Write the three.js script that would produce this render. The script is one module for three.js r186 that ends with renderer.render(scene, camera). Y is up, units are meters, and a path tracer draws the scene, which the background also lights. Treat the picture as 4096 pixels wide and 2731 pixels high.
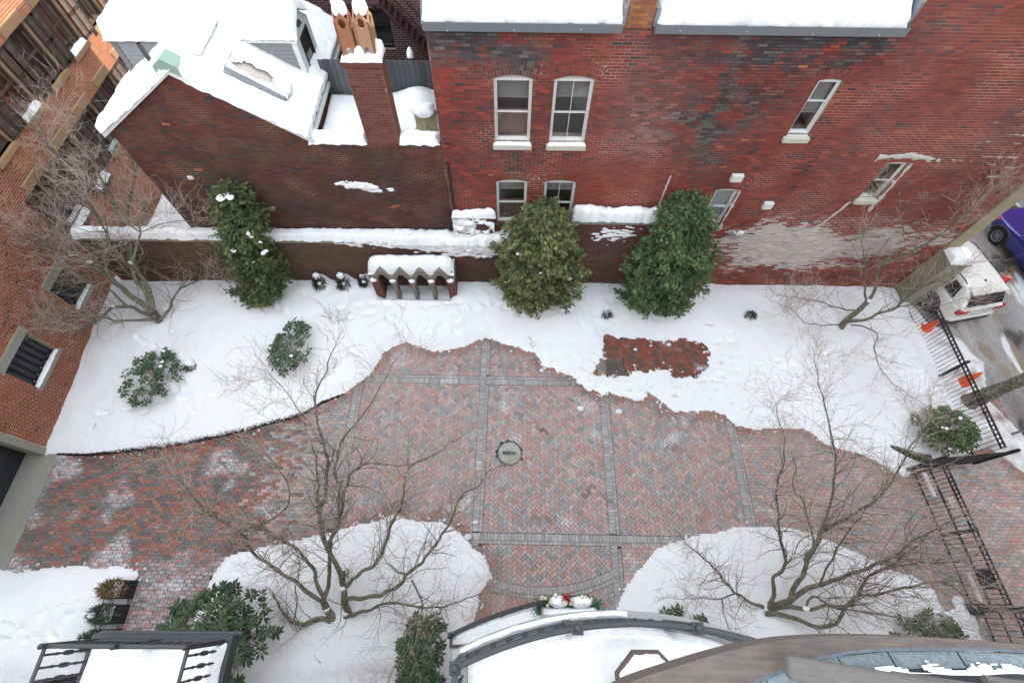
import * as THREE from 'three';
import { ImprovedNoise } from 'three/addons/math/ImprovedNoise.js';
import { mergeGeometries, mergeVertices } from 'three/addons/utils/BufferGeometryUtils.js';
import { RoundedBoxGeometry } from 'three/addons/geometries/RoundedBoxGeometry.js';
import { MarchingCubes } from 'three/addons/objects/MarchingCubes.js';

// ---------- camera, sky, sun, exposure ----------
const scene = new THREE.Scene();
const camera = new THREE.PerspectiveCamera(70.47, 4096 / 2731, 0.1, 400);
{
  const pitch = THREE.MathUtils.degToRad(61.85), roll = THREE.MathUtils.degToRad(1.1), yaw = THREE.MathUtils.degToRad(0.6);
  const fwd = new THREE.Vector3(Math.sin(yaw) * Math.cos(pitch), -Math.sin(pitch), -Math.cos(yaw) * Math.cos(pitch));
  const right = new THREE.Vector3(Math.cos(yaw), 0, Math.sin(yaw));
  const up = new THREE.Vector3().crossVectors(right, fwd);
  const r2 = right.clone().multiplyScalar(Math.cos(roll)).addScaledVector(up, Math.sin(roll));
  const u2 = up.clone().multiplyScalar(Math.cos(roll)).addScaledVector(right, -Math.sin(roll));
  camera.position.set(0, 15, 0);
  camera.quaternion.setFromRotationMatrix(new THREE.Matrix4().makeBasis(r2, u2, fwd.clone().negate()));
  camera.updateMatrixWorld(true);
}
camera.updateProjectionMatrix();
const SUN = new THREE.Vector3(0.62, 0.36, -0.66).normalize();
{ // a bright winter sky with thin high cloud, a little brighter round the sun
  const w = 256, h = 128, d = new Float32Array(w * h * 4);
  for (let j = 0; j < h; j++) for (let i = 0; i < w; i++) {
    const el = ((j + 0.5) / h - 0.5) * Math.PI, az = ((i + 0.5) / w - 0.5) * 2 * Math.PI;
    const dir = new THREE.Vector3(Math.cos(el) * Math.cos(az), Math.sin(el), Math.cos(el) * Math.sin(az));
    const k = Math.max(0, dir.y), s = Math.max(0, dir.dot(SUN));
    const g = 0.98 + 0.16 * (1 - k) + 0.55 * Math.pow(s, 6);
    const o = (j * w + i) * 4;
    d[o] = g * (0.95 - 0.06 * k); d[o + 1] = g * 0.985; d[o + 2] = g * (1.04 + 0.05 * k); d[o + 3] = 1;
  }
  const t = new THREE.DataTexture(d, w, h, THREE.RGBAFormat, THREE.FloatType);
  t.mapping = THREE.EquirectangularReflectionMapping; t.magFilter = t.minFilter = THREE.LinearFilter; t.needsUpdate = true;
  scene.background = t; scene.environment = t;
}
const sun = new THREE.DirectionalLight(0xfff0dc, 3.0);
sun.position.copy(SUN).multiplyScalar(70); sun.target.position.set(0, 3, -5); sun.castShadow = true;
sun.shadow.mapSize.set(4096, 4096);
Object.assign(sun.shadow.camera, { left: -40, right: 40, top: 40, bottom: -40, near: 1, far: 160 });
scene.add(sun, sun.target);
const renderer = new THREE.WebGLRenderer({ antialias: true });
renderer.setSize(1024, 682);
renderer.toneMapping = THREE.LinearToneMapping;
renderer.toneMappingExposure = 2.7;
renderer.shadowMap.enabled = true;

// ---------- helpers ----------
function rand(seed) { let a = seed >>> 0; return () => { a = (a + 0x6D2B79F5) | 0; let t = Math.imul(a ^ (a >>> 15), 1 | a); t = (t + Math.imul(t ^ (t >>> 7), 61 | t)) ^ t; return ((t ^ (t >>> 14)) >>> 0) / 4294967296; }; }
const NZ = new ImprovedNoise();
const n3 = (x, y, z = 0) => NZ.noise(x + 31.7, y + 12.3, z + 7.1);
const fbm = (x, y, o = 4, z = 0) => { let s = 0, a = 0.5; for (let i = 0; i < o; i++) { s += a * n3(x, y, z + i * 9.3); x *= 2.03; y *= 2.03; a *= 0.5; } return s; };
const sst = (a, b, x) => { const t = Math.min(1, Math.max(0, (x - a) / (b - a))); return t * t * (3 - 2 * t); };
const lerp = (a, b, t) => a + (b - a) * t;
const mix3 = (a, b, t) => [lerp(a[0], b[0], t), lerp(a[1], b[1], t), lerp(a[2], b[2], t)];
const jit = (c, r, a, b) => { const k = a + b * r(); return c.map(v => Math.min(1, Math.max(0, v * k))); };
const V = (x, y, z) => new THREE.Vector3(x, y, z);
const used = {};
function nm(n) { const k = used[n] = (used[n] ?? -1) + 1; return k ? `${n}_${String(k).padStart(3, '0')}` : n; }
function mesh(name, geo, mat, parent) { const m = new THREE.Mesh(geo, mat); m.name = name; m.castShadow = m.receiveShadow = true; parent?.add(m); return m; }
function tag(o, label, category, group) { o.userData.label = label; o.userData.category = category; if (group) o.userData.group = group; return o; }
function thing(name, label, category, pos = [0, 0, 0], turn = 0, group) { const o = new THREE.Group(); o.name = nm(name); o.position.set(...pos); o.rotation.y = turn; scene.add(o); return tag(o, label, category, group); }
function solo(name, geo, mat, label, category, group) { const m = mesh(nm(name), geo, mat, scene); return tag(m, label, category, group); }
function struct(name, geo, mat) { const m = mesh(nm(name), geo, mat, scene); m.userData.kind = 'structure'; return m; }
class GB { // gathers triangles
  constructor() { this.p = []; this.n = []; this.c = []; this.u = []; this.i = []; }
  vert(p, n, u = 0, v = 0, c) { this.p.push(p.x, p.y, p.z); this.n.push(n.x, n.y, n.z); this.u.push(u, v); if (c) this.c.push(c[0], c[1], c[2]); return this.p.length / 3 - 1; }
  tri(a, b, c) { this.i.push(a, b, c); }
  quad(a, b, c, d, col, uv) { // flat quad a b c d counter-clockwise
    const n = V().subVectors(b, a).cross(V().subVectors(d, a)).normalize(); const k = this.p.length / 3;
    [a, b, c, d].forEach((q, j) => this.vert(q, n, uv ? uv[j][0] : 0, uv ? uv[j][1] : 0, col)); this.i.push(k, k + 1, k + 2, k, k + 2, k + 3);
  }
  face(a, b, c, col) { const n = V().subVectors(b, a).cross(V().subVectors(c, a)).normalize(); const k = this.p.length / 3; [a, b, c].forEach(q => this.vert(q, n, q.x, q.y, col)); this.i.push(k, k + 1, k + 2); }
  tube(pts, rad, seg = 6, col, cap = true) {
    const N = pts.length; if (N < 2) return; let nrm = null; const rings = []; let len = 0;
    for (let j = 0; j < N; j++) {
      const t = V().subVectors(pts[Math.min(N - 1, j + 1)], pts[Math.max(0, j - 1)]).normalize();
      if (!nrm) { nrm = Math.abs(t.y) < 0.9 ? V(0, 1, 0) : V(1, 0, 0); }
      nrm.addScaledVector(t, -nrm.dot(t)).normalize(); const b = V().crossVectors(t, nrm);
      if (j) len += pts[j].distanceTo(pts[j - 1]);
      const ring = [];
      for (let s = 0; s < seg; s++) { const a = s / seg * 2 * Math.PI; const d = nrm.clone().multiplyScalar(Math.cos(a)).addScaledVector(b, Math.sin(a)); const r = typeof rad === 'function' ? rad(j / (N - 1), a) : rad[j]; ring.push(this.vert(pts[j].clone().addScaledVector(d, r), d, s / seg * 0.4, len, col)); }
      rings.push(ring);
    }
    for (let j = 0; j < N - 1; j++) for (let s = 0; s < seg; s++) { const a = rings[j][s], b = rings[j][(s + 1) % seg], c = rings[j + 1][(s + 1) % seg], d = rings[j + 1][s]; this.i.push(a, b, c, a, c, d); }
    if (cap) for (const [R, sgn] of [[rings[0], -1], [rings[N - 1], 1]]) for (let s = 1; s < seg - 1; s++) sgn < 0 ? this.i.push(R[0], R[s + 1], R[s]) : this.i.push(R[0], R[s], R[s + 1]);
  }
  box(x0, x1, y0, y1, z0, z1, col, us = 1) {
    const P = (x, y, z) => V(x, y, z); const w = x1 - x0, h = y1 - y0, d = z1 - z0; const q = (w, h) => [[0, 0], [w * us, 0], [w * us, h * us], [0, h * us]];
    this.quad(P(x0, y0, z1), P(x1, y0, z1), P(x1, y1, z1), P(x0, y1, z1), col, q(w, h)); this.quad(P(x1, y0, z0), P(x0, y0, z0), P(x0, y1, z0), P(x1, y1, z0), col, q(w, h));
    this.quad(P(x1, y0, z1), P(x1, y0, z0), P(x1, y1, z0), P(x1, y1, z1), col, q(d, h)); this.quad(P(x0, y0, z0), P(x0, y0, z1), P(x0, y1, z1), P(x0, y1, z0), col, q(d, h));
    this.quad(P(x0, y1, z1), P(x1, y1, z1), P(x1, y1, z0), P(x0, y1, z0), col, q(w, d)); this.quad(P(x0, y0, z0), P(x1, y0, z0), P(x1, y0, z1), P(x0, y0, z1), col, q(w, d));
    return this;
  }
  geo() {
    const g = new THREE.BufferGeometry(); g.setAttribute('position', new THREE.Float32BufferAttribute(this.p, 3)); g.setAttribute('normal', new THREE.Float32BufferAttribute(this.n, 3)); g.setAttribute('uv', new THREE.Float32BufferAttribute(this.u, 2));
    if (this.c.length === this.p.length) g.setAttribute('color', new THREE.Float32BufferAttribute(this.c, 3)); g.setIndex(this.i); return g;
  }
}
const bx = (x0, x1, y0, y1, z0, z1, us) => new GB().box(x0, x1, y0, y1, z0, z1, null, us).geo();
// rounded box with uv in metres
function rbx(x0, x1, y0, y1, z0, z1, r = 0.01) { const g = new RoundedBoxGeometry(x1 - x0, y1 - y0, z1 - z0, 2, Math.min(r, (x1 - x0) / 2.01, (y1 - y0) / 2.01, (z1 - z0) / 2.01)); g.translate((x0 + x1) / 2, (y0 + y1) / 2, (z0 + z1) / 2); return g; }
const clean = g => { const q = g.index ? g.toNonIndexed() : g; for (const k of Object.keys(q.attributes)) if (!['position', 'normal', 'uv'].includes(k)) q.deleteAttribute(k); return q; };
const join = (...gs) => mergeGeometries(gs.flat().map(clean));
function lathe(pts, seg = 12) { return new THREE.LatheGeometry(pts.map(p => new THREE.Vector2(...p)), seg); }

// ---------- textures ----------
function vnoise(per, seed) { const r = rand(seed), t = new Float32Array(per * per).map(() => r()); return (x, y) => { const xi = Math.floor(x), yi = Math.floor(y); let fx = x - xi, fy = y - yi; fx = fx * fx * (3 - 2 * fx); fy = fy * fy * (3 - 2 * fy); const w = (a, b) => t[(((b % per) + per) % per) * per + (((a % per) + per) % per)]; return lerp(lerp(w(xi, yi), w(xi + 1, yi), fx), lerp(w(xi, yi + 1), w(xi + 1, yi + 1), fx), fy); }; }
function tex(n, fn, srgb = true, rep = 1, m = n) {
  const d = new Uint8Array(n * m * 4); for (let j = 0; j < m; j++) for (let i = 0; i < n; i++) { const c = fn(i / n, j / m); const o = (j * n + i) * 4; d[o] = c[0] * 255; d[o + 1] = c[1] * 255; d[o + 2] = c[2] * 255; d[o + 3] = 255; }
  const t = new THREE.DataTexture(d, n, m, THREE.RGBAFormat); t.wrapS = t.wrapT = THREE.RepeatWrapping; t.magFilter = THREE.LinearFilter; t.minFilter = THREE.LinearMipmapLinearFilter; t.generateMipmaps = true; if (srgb) t.colorSpace = THREE.SRGBColorSpace; t.repeat.set(rep, rep); t.needsUpdate = true; return t;
}
const vA = vnoise(8, 1), vB = vnoise(32, 2), vC = vnoise(128, 3), vD = vnoise(256, 4);
const clamp = x => Math.min(1, Math.max(0, x));
const grainFn = (x, y) => { const g = 0.25 * vB(x * 32, y * 32) + 0.35 * vC(x * 128, y * 128) + 0.4 * vD(x * 256, y * 256); const pit = vC(x * 128 + 40, y * 128 + 9) > 0.86 ? -0.16 : 0; const v = clamp(0.90 + 0.36 * (g - 0.45) + pit * .7); return [v, v, v]; };
const T_grain = tex(512, grainFn), T_grainB = tex(512, grainFn, false);
const T_lump = tex(512, (x, y) => { const v = clamp(0.5 * vA(x * 8, y * 8) + 0.3 * vB(x * 32, y * 32) + 0.2 * vC(x * 128, y * 128)); return [v, v, v]; }, false);
const T_snow = tex(512, (x, y) => { const v = clamp(0.35 * vB(x * 32, y * 32) + 0.35 * vC(x * 128, y * 128) + 0.3 * vD(x * 256, y * 256)); return [v, v, v]; }, false);
const T_wood = tex(512, (x, y) => { const w = vA(x * 8, y * 2) * 3; const g = vC((x * 128), y * 4 + w) * 0.6 + vD(x * 256, y * 8) * 0.4; const v = clamp(0.6 + 0.45 * (g - 0.4)); return [v, v, v]; });
const T_bark = tex(256, (x, y) => { const g = 0.4 * vB(x * 32, y * 16) + 0.35 * vC(x * 128, y * 64) + 0.25 * vD(x * 256, y * 256); const v = clamp(0.55 + 0.8 * (g - 0.4)); const moss = vA(x * 8 + 3, y * 8) > 0.68 ? 1 : 0; return [v * (1 - 0.12 * moss), v, v * (1 - 0.2 * moss)]; });
const T_barkB = tex(256, (x, y) => { const g = 0.5 * vB(x * 32, y * 12) + 0.5 * vC(x * 128, y * 64); return [g, g, g]; }, false);
function std(color, rough = 0.85, o = {}) { const m = new THREE.MeshStandardMaterial({ roughness: rough, ...o }); if (Array.isArray(color)) m.color.setRGB(...color); else m.color.set(color); return m; }
const M = {
  brickVC: std([1, 1, 1], 0.88, { vertexColors: true, map: T_grain, bumpMap: T_grainB, bumpScale: 0.004 }),
  snow: std([0.88, 0.885, 0.9], 0.8, { bumpMap: T_snow, bumpScale: 0.014 }),
  snowVC: std([1, 1, 1], 0.8, { vertexColors: true, bumpMap: T_snow, bumpScale: 0.018 }),
  white: std([0.80, 0.79, 0.76], 0.5, { map: T_grain }),
  whiteOld: std([0.60, 0.57, 0.5], 0.6, { map: T_grain }),
  stone: std([0.25, 0.225, 0.18], 0.85, { map: T_grain, bumpMap: T_lump, bumpScale: 0.006 }),
  sill: std([0.62, 0.59, 0.51], 0.8, { map: T_grain, bumpMap: T_grainB, bumpScale: 0.004 }),
  brown: std([0.36, 0.21, 0.11], 0.85, { map: T_grain }),
  concrete: std([0.32, 0.31, 0.265], 0.9, { map: T_grain, bumpMap: T_lump, bumpScale: 0.006 }),
  gutter: std([0.17, 0.18, 0.19], 0.45, { metalness: 0.2 }),
  iron: std([0.012, 0.013, 0.016], 0.45, { bumpMap: T_grainB, bumpScale: 0.002 }),
  ironGrey: std([0.042, 0.045, 0.05], 0.45, { bumpMap: T_grainB, bumpScale: 0.002, map: T_grain }),
  ironRust: std([0.07, 0.03, 0.03], 0.7),
  dark: std([0.012, 0.012, 0.014], 0.9),
  room: std([0.10, 0.095, 0.095], 0.95),  // shade of deep rooms painted as a dark tone on shallow boxes
  blind: std([0.20, 0.20, 0.19], 0.8),
  glass: new THREE.MeshPhysicalMaterial({ color: 0xffffff, roughness: 0.03, transmission: 1, thickness: 0, ior: 1.5 }),
  shutter: std([0.035, 0.022, 0.016], 0.6),
  lead: std([0.20, 0.22, 0.25], 0.6, { bumpMap: T_lump, bumpScale: 0.02 }),
  copper: std([0.30, 0.42, 0.34], 0.75, { map: T_grain }),
  clap: std([0.62, 0.63, 0.65], 0.75, { map: T_wood }),
  board: std([0.15, 0.155, 0.165], 0.9, { map: T_wood, bumpMap: T_wood, bumpScale: 0.004 }),
  bark: std([0.47, 0.41, 0.325], 0.95, { map: T_bark, bumpMap: T_barkB, bumpScale: 0.012 }),
  twig: std([0.44, 0.355, 0.30], 0.9),
  leafVC: new THREE.MeshStandardMaterial({ vertexColors: true, roughness: 0.6, side: THREE.DoubleSide }),
  needleVC: new THREE.MeshStandardMaterial({ vertexColors: true, roughness: 0.8, side: THREE.DoubleSide }),
  slate: std([0.20, 0.24, 0.25], 0.7, { map: T_grain, bumpMap: T_lump, bumpScale: 0.004 }),
  orange: std([0.85, 0.10, 0.03], 0.5),
  rubber: std([0.015, 0.015, 0.016], 0.8),
};
const inkCache = {};
function tint(c) { // a shared material of a rounded tone, for pieces that stand alone
  const l = Math.round(Math.sqrt(clamp(c[0])) * 22), a = Math.round(c[1] / c[0] * 14), b = Math.round(c[2] / c[0] * 14); const key = [l, a, b].join(), L = (l / 22) ** 2; if (!inkCache[key]) inkCache[key] = std([L, L * a / 14, L * b / 14].map(clamp), 0.88, { map: T_grain, bumpMap: T_grainB, bumpScale: 0.004 }); return inkCache[key];
}
// size of a piece in the picture, in pixels of area
const _v = V(), _w = V();
function pix(p, n, area) { _v.copy(p).project(camera); if (Math.abs(_v.x) > 1 || Math.abs(_v.y) > 1 || _v.z > 1) return 0; _w.subVectors(camera.position, p); const d = _w.length(); const c = _w.normalize().dot(n); return c > 0 ? area * c / (d * d) : 0; }

// ---------- bricks: a wall in its own frame (x along, y up, z out of the face) ----------
const BRICK = (() => { const g = new GB(); const a = 0.5; // unit brick with worn (chamfered) face edges, no back
  const f = [V(-.46, -.42, 1), V(.46, -.42, 1), V(.46, .42, 1), V(-.46, .42, 1)], e = [V(-a, -a, .6), V(a, -a, .6), V(a, a, .6), V(-a, a, .6)], b = [V(-a, -a, 0), V(a, -a, 0), V(a, a, 0), V(-a, a, 0)];
  g.quad(f[0], f[1], f[2], f[3], null, [[0, 0], [.2, 0], [.2, .07], [0, .07]]);
  for (let i = 0; i < 4; i++) { const j = (i + 1) % 4; g.quad(e[i], e[j], f[j], f[i]); g.quad(b[i], b[j], e[j], e[i]); } return g.geo(); })();
function addBrick(gb, u, v, w, h, z0, z1, col, rot) { // into a merged mesh
  const cs = Math.cos(rot), sn = Math.sin(rot); const P = (x, y, z) => V(u + x * cs - y * sn, v + x * sn + y * cs, z); const a = w / 2, b = h / 2, k = Math.min(0.006, a * .3);
  const f = [P(-a + k, -b + k, z1), P(a - k, -b + k, z1), P(a - k, b - k, z1), P(-a + k, b - k, z1)], zm = z0 + (z1 - z0) * .5, e = [P(-a, -b, zm), P(a, -b, zm), P(a, b, zm), P(-a, b, zm)], o = [P(-a, -b, z0), P(a, -b, z0), P(a, b, z0), P(-a, b, z0)];
  gb.quad(f[0], f[1], f[2], f[3], col, [[u, v], [u + w, v], [u + w, v + h], [u, v + h]]);
  for (let i = 0; i < 4; i++) { const j = (i + 1) % 4; gb.quad(e[i], e[j], f[j], f[i], col); gb.quad(o[i], o[j], e[j], e[i], col); }
}
function bricks(parent, o) {
  // o: v0,v1 heights; spans(v) -> [[a,b],...]; tone(u,v,rnd) -> rgb; pitch, course, joint, proud, keep, extra: [{u,v,w,h,rot}]
  const r = rand(o.seed), list = []; const pitch = o.pitch ?? 0.2185, course = o.course ?? 0.0735, jt = o.joint ?? 0.0115, proud = o.proud ?? 0.008;
  let row = 0;
  for (let v = o.v0; v < o.v1 - course * .5; v += course, row++) {
    const vc = v + course / 2, h = course - jt; const wav = o.wavy ? o.wavy * n3(v * 1.3, o.seed) : 0;
    for (const [a, b] of o.spans(vc)) {
      const off = (row % 2) * pitch / 2 + (r() - .5) * 0.04; const header = o.headers && row % 7 === 3; const pw = header ? pitch / 2 : pitch;
      let k = Math.floor((a - off) / pw); let u = off + k * pw;
      while (u < b) { const u0 = Math.max(a, u), u1 = Math.min(b, u + pw); if (u1 - u0 > 0.035) list.push({ u: (u0 + u1) / 2, v: vc + (o.wavy ? o.wavy * n3(u0 * .6, v * .9, o.seed) : 0), w: u1 - u0 - jt - r() * .004, h: h - r() * .004, rot: (r() - .5) * 0.012 }); u += pw; }
    }
  }
  for (const e of o.extra ?? []) list.push({ ...e, rot: e.rot });
  parent.updateWorldMatrix(true, false); const n = V(0, 0, 1).transformDirection(parent.matrixWorld); const p = V();
  for (const q of list) { q.c = o.tone(q.u, q.v, r); q.z = proud + (r() - .5) * 0.005; p.set(q.u, q.v, 0).applyMatrix4(parent.matrixWorld); q.s = pix(p, n, q.w * q.h); }
  const keep = o.keep ?? 300; const byS = [...list].filter(q => q.s > 0).sort((a, b) => b.s - a.s); const one = new Set(byS.slice(0, keep));
  const gb = new GB();
  for (const q of list) {
    if (one.has(q)) { const m = mesh('brick', BRICK, tint(q.c), parent); m.position.set(q.u, q.v, 0); m.rotation.z = q.rot; m.scale.set(q.w, q.h, q.z); }
    else addBrick(gb, q.u, q.v, q.w, q.h, 0, q.z, q.c, q.rot);
  }
  if (gb.i.length) { const m = mesh('brickwork', gb.geo(), M.brickVC, parent); m.userData.kind = 'stuff'; }
}
// wall core with real openings; holes [[x0,x1,y0,y1,(rise)]]
function core(outline, holes, depth, mat) {
  const s = new THREE.Shape(outline.map(p => new THREE.Vector2(...p)));
  for (const [x0, x1, y0, y1, rise] of holes) { const h = new THREE.Path(); h.moveTo(x0, y0); h.lineTo(x0, y1); if (rise) { const N = 8; for (let i = 1; i < N; i++) { const t = i / N; h.lineTo(lerp(x0, x1, t), y1 + rise * 4 * t * (1 - t)); } } h.lineTo(x1, y1); h.lineTo(x1, y0); h.closePath(); s.holes.push(h); }
  const g = new THREE.ExtrudeGeometry(s, { depth, bevelEnabled: false }); g.translate(0, 0, -depth); return g;
}
const cut = (spans, holes) => v => { let L = spans(v); for (const [x0, x1, y0, y1, rise] of holes) { const top = y1 + (rise ?? 0) * .6; if (v > y0 - .02 && v < top + .02) { const R = []; for (const [a, b] of L) { if (x1 <= a || x0 >= b) R.push([a, b]); else { if (x0 > a) R.push([a, x0]); if (x1 < b) R.push([x1, b]); } } L = R; } } return L; };

// ---------- snow lying on things ----------
// grid over a patch P(s,t), lifted along N by thickness, rounded off towards its rim
function snowSheet(P, N, ns, nt, size, thick, rim, seed, o = {}) {
  const g = new GB(); const [W, D] = size; const idx = [];
  for (let j = 0; j <= nt; j++) for (let i = 0; i <= ns; i++) {
    let s = i / ns, t = j / nt; const p = P(s, t); const nn = typeof N === 'function' ? N(s, t) : N;
    const ds = Math.min(s, 1 - s) * W, dt = Math.min(t, 1 - t) * D; let d = Math.min(o.openS ? 9 : ds, o.openT ? 9 : dt); if (!o.openS && !o.openT) { const a = Math.max(0, 1 - ds / rim), b = Math.max(0, 1 - dt / rim); d = rim * (1 - Math.min(1, Math.hypot(a, b))); }
    const e = 1 - Math.min(1, d / rim); const prof = Math.sqrt(Math.max(0, 1 - e * e));
    const wob = o.lump ?? 0.25; const h = thick * prof * (1 + wob * 1.6 * fbm(p.x * 1.3 + seed, p.z * 1.3 + p.y, 4, seed)) + (prof > 0 ? (o.fine ?? 0.02) * fbm(p.x * 6, p.z * 6 + p.y * 5, 3, seed) : 0);
    const q = p.clone().addScaledVector(nn, Math.max(0, h)); if (prof < 0.98 && prof >= 0) { const k = o.ragged ?? 0.02; q.x += k * fbm(p.x * 5, p.z * 5 + p.y * 4, 2, seed + 3) * 2; q.y += k * fbm(p.x * 5, p.z * 5 + p.y * 4, 2, seed + 8) * 1.0; q.z += k * fbm(p.x * 5, p.z * 5 + p.y * 4, 2, seed + 5) * 2; }
    g.p.push(q.x, q.y, q.z); g.u.push(s * W, t * D); idx.push(0);
  }
  for (let j = 0; j < nt; j++) for (let i = 0; i < ns; i++) { const a = j * (ns + 1) + i; if (o.hole && o.hole((i + .5) / ns, (j + .5) / nt)) continue; g.i.push(a, a + 1, a + ns + 2, a, a + ns + 2, a + ns + 1); }
  const b = new THREE.BufferGeometry(); b.setAttribute('position', new THREE.Float32BufferAttribute(g.p, 3)); b.setAttribute('uv', new THREE.Float32BufferAttribute(g.u, 2)); b.setIndex(g.i); b.computeVertexNormals();
  if (o.flip) { const ix = b.index.array; for (let i = 0; i < ix.length; i += 3) { const t = ix[i]; ix[i] = ix[i + 1]; ix[i + 1] = t; } b.computeVertexNormals(); } return b;
}
const snowTop = (x0, x1, z0, z1, y, thick, rim, seed, o = {}) => { const st = o.step ?? 0.06; return snowSheet((s, t) => V(lerp(x0, x1, s), y, lerp(z1, z0, t)), V(0, 1, 0), Math.ceil((x1 - x0) / st), Math.max(6, Math.ceil((z1 - z0) / st)), [x1 - x0, z1 - z0], thick, rim, seed, o); };
// patch of snow stuck to a wall facing +z: mask(u,v)>0 keeps
function splat(x0, x1, y0, y1, z, mask, thick, step = 0.03) {
  const ns = Math.ceil((x1 - x0) / step), nt = Math.ceil((y1 - y0) / step), H = [], g = new GB();
  for (let j = 0; j <= nt; j++) for (let i = 0; i <= ns; i++) { const u = lerp(x0, x1, i / ns), v = lerp(y0, y1, j / nt); const m = mask(u, v); H.push(m); g.p.push(u, v, z + (m > 0 ? thick * Math.min(1, Math.sqrt(m)) * (0.8 + 0.9 * fbm(u * 5, v * 5, 3)) : -0.02)); g.u.push(u, v); }
  for (let j = 0; j < nt; j++) for (let i = 0; i < ns; i++) { const a = j * (ns + 1) + i, q = [a, a + 1, a + ns + 2, a + ns + 1]; if (q.every(k => H[k] <= 0)) continue; g.i.push(q[0], q[1], q[2], q[0], q[2], q[3]); }
  const b = new THREE.BufferGeometry(); b.setAttribute('position', new THREE.Float32BufferAttribute(g.p, 3)); b.setAttribute('uv', new THREE.Float32BufferAttribute(g.u, 2)); b.setIndex(g.i); b.computeVertexNormals(); return b;
}
function lumpGeo(rx, ry, rz, seed, sub = 3) { let g = new THREE.IcosahedronGeometry(1, sub); g.deleteAttribute('uv'); g.deleteAttribute('normal'); g = mergeVertices(g); const p = g.attributes.position, q = V(); for (let i = 0; i < p.count; i++) { q.fromBufferAttribute(p, i); const k = 1 + 0.45 * fbm(q.x * 1.6 + seed, q.y * 1.6, 3, q.z * 1.6); p.setXYZ(i, q.x * rx * k, Math.max(-0.25, q.y) * ry * k, q.z * rz * k); } g.computeVertexNormals(); g.setAttribute('uv', new THREE.Float32BufferAttribute(new Float32Array(p.count * 2).map((_, i) => i % 2 ? p.getZ(i >> 1) : p.getX(i >> 1)), 2)); return g; }

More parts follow.
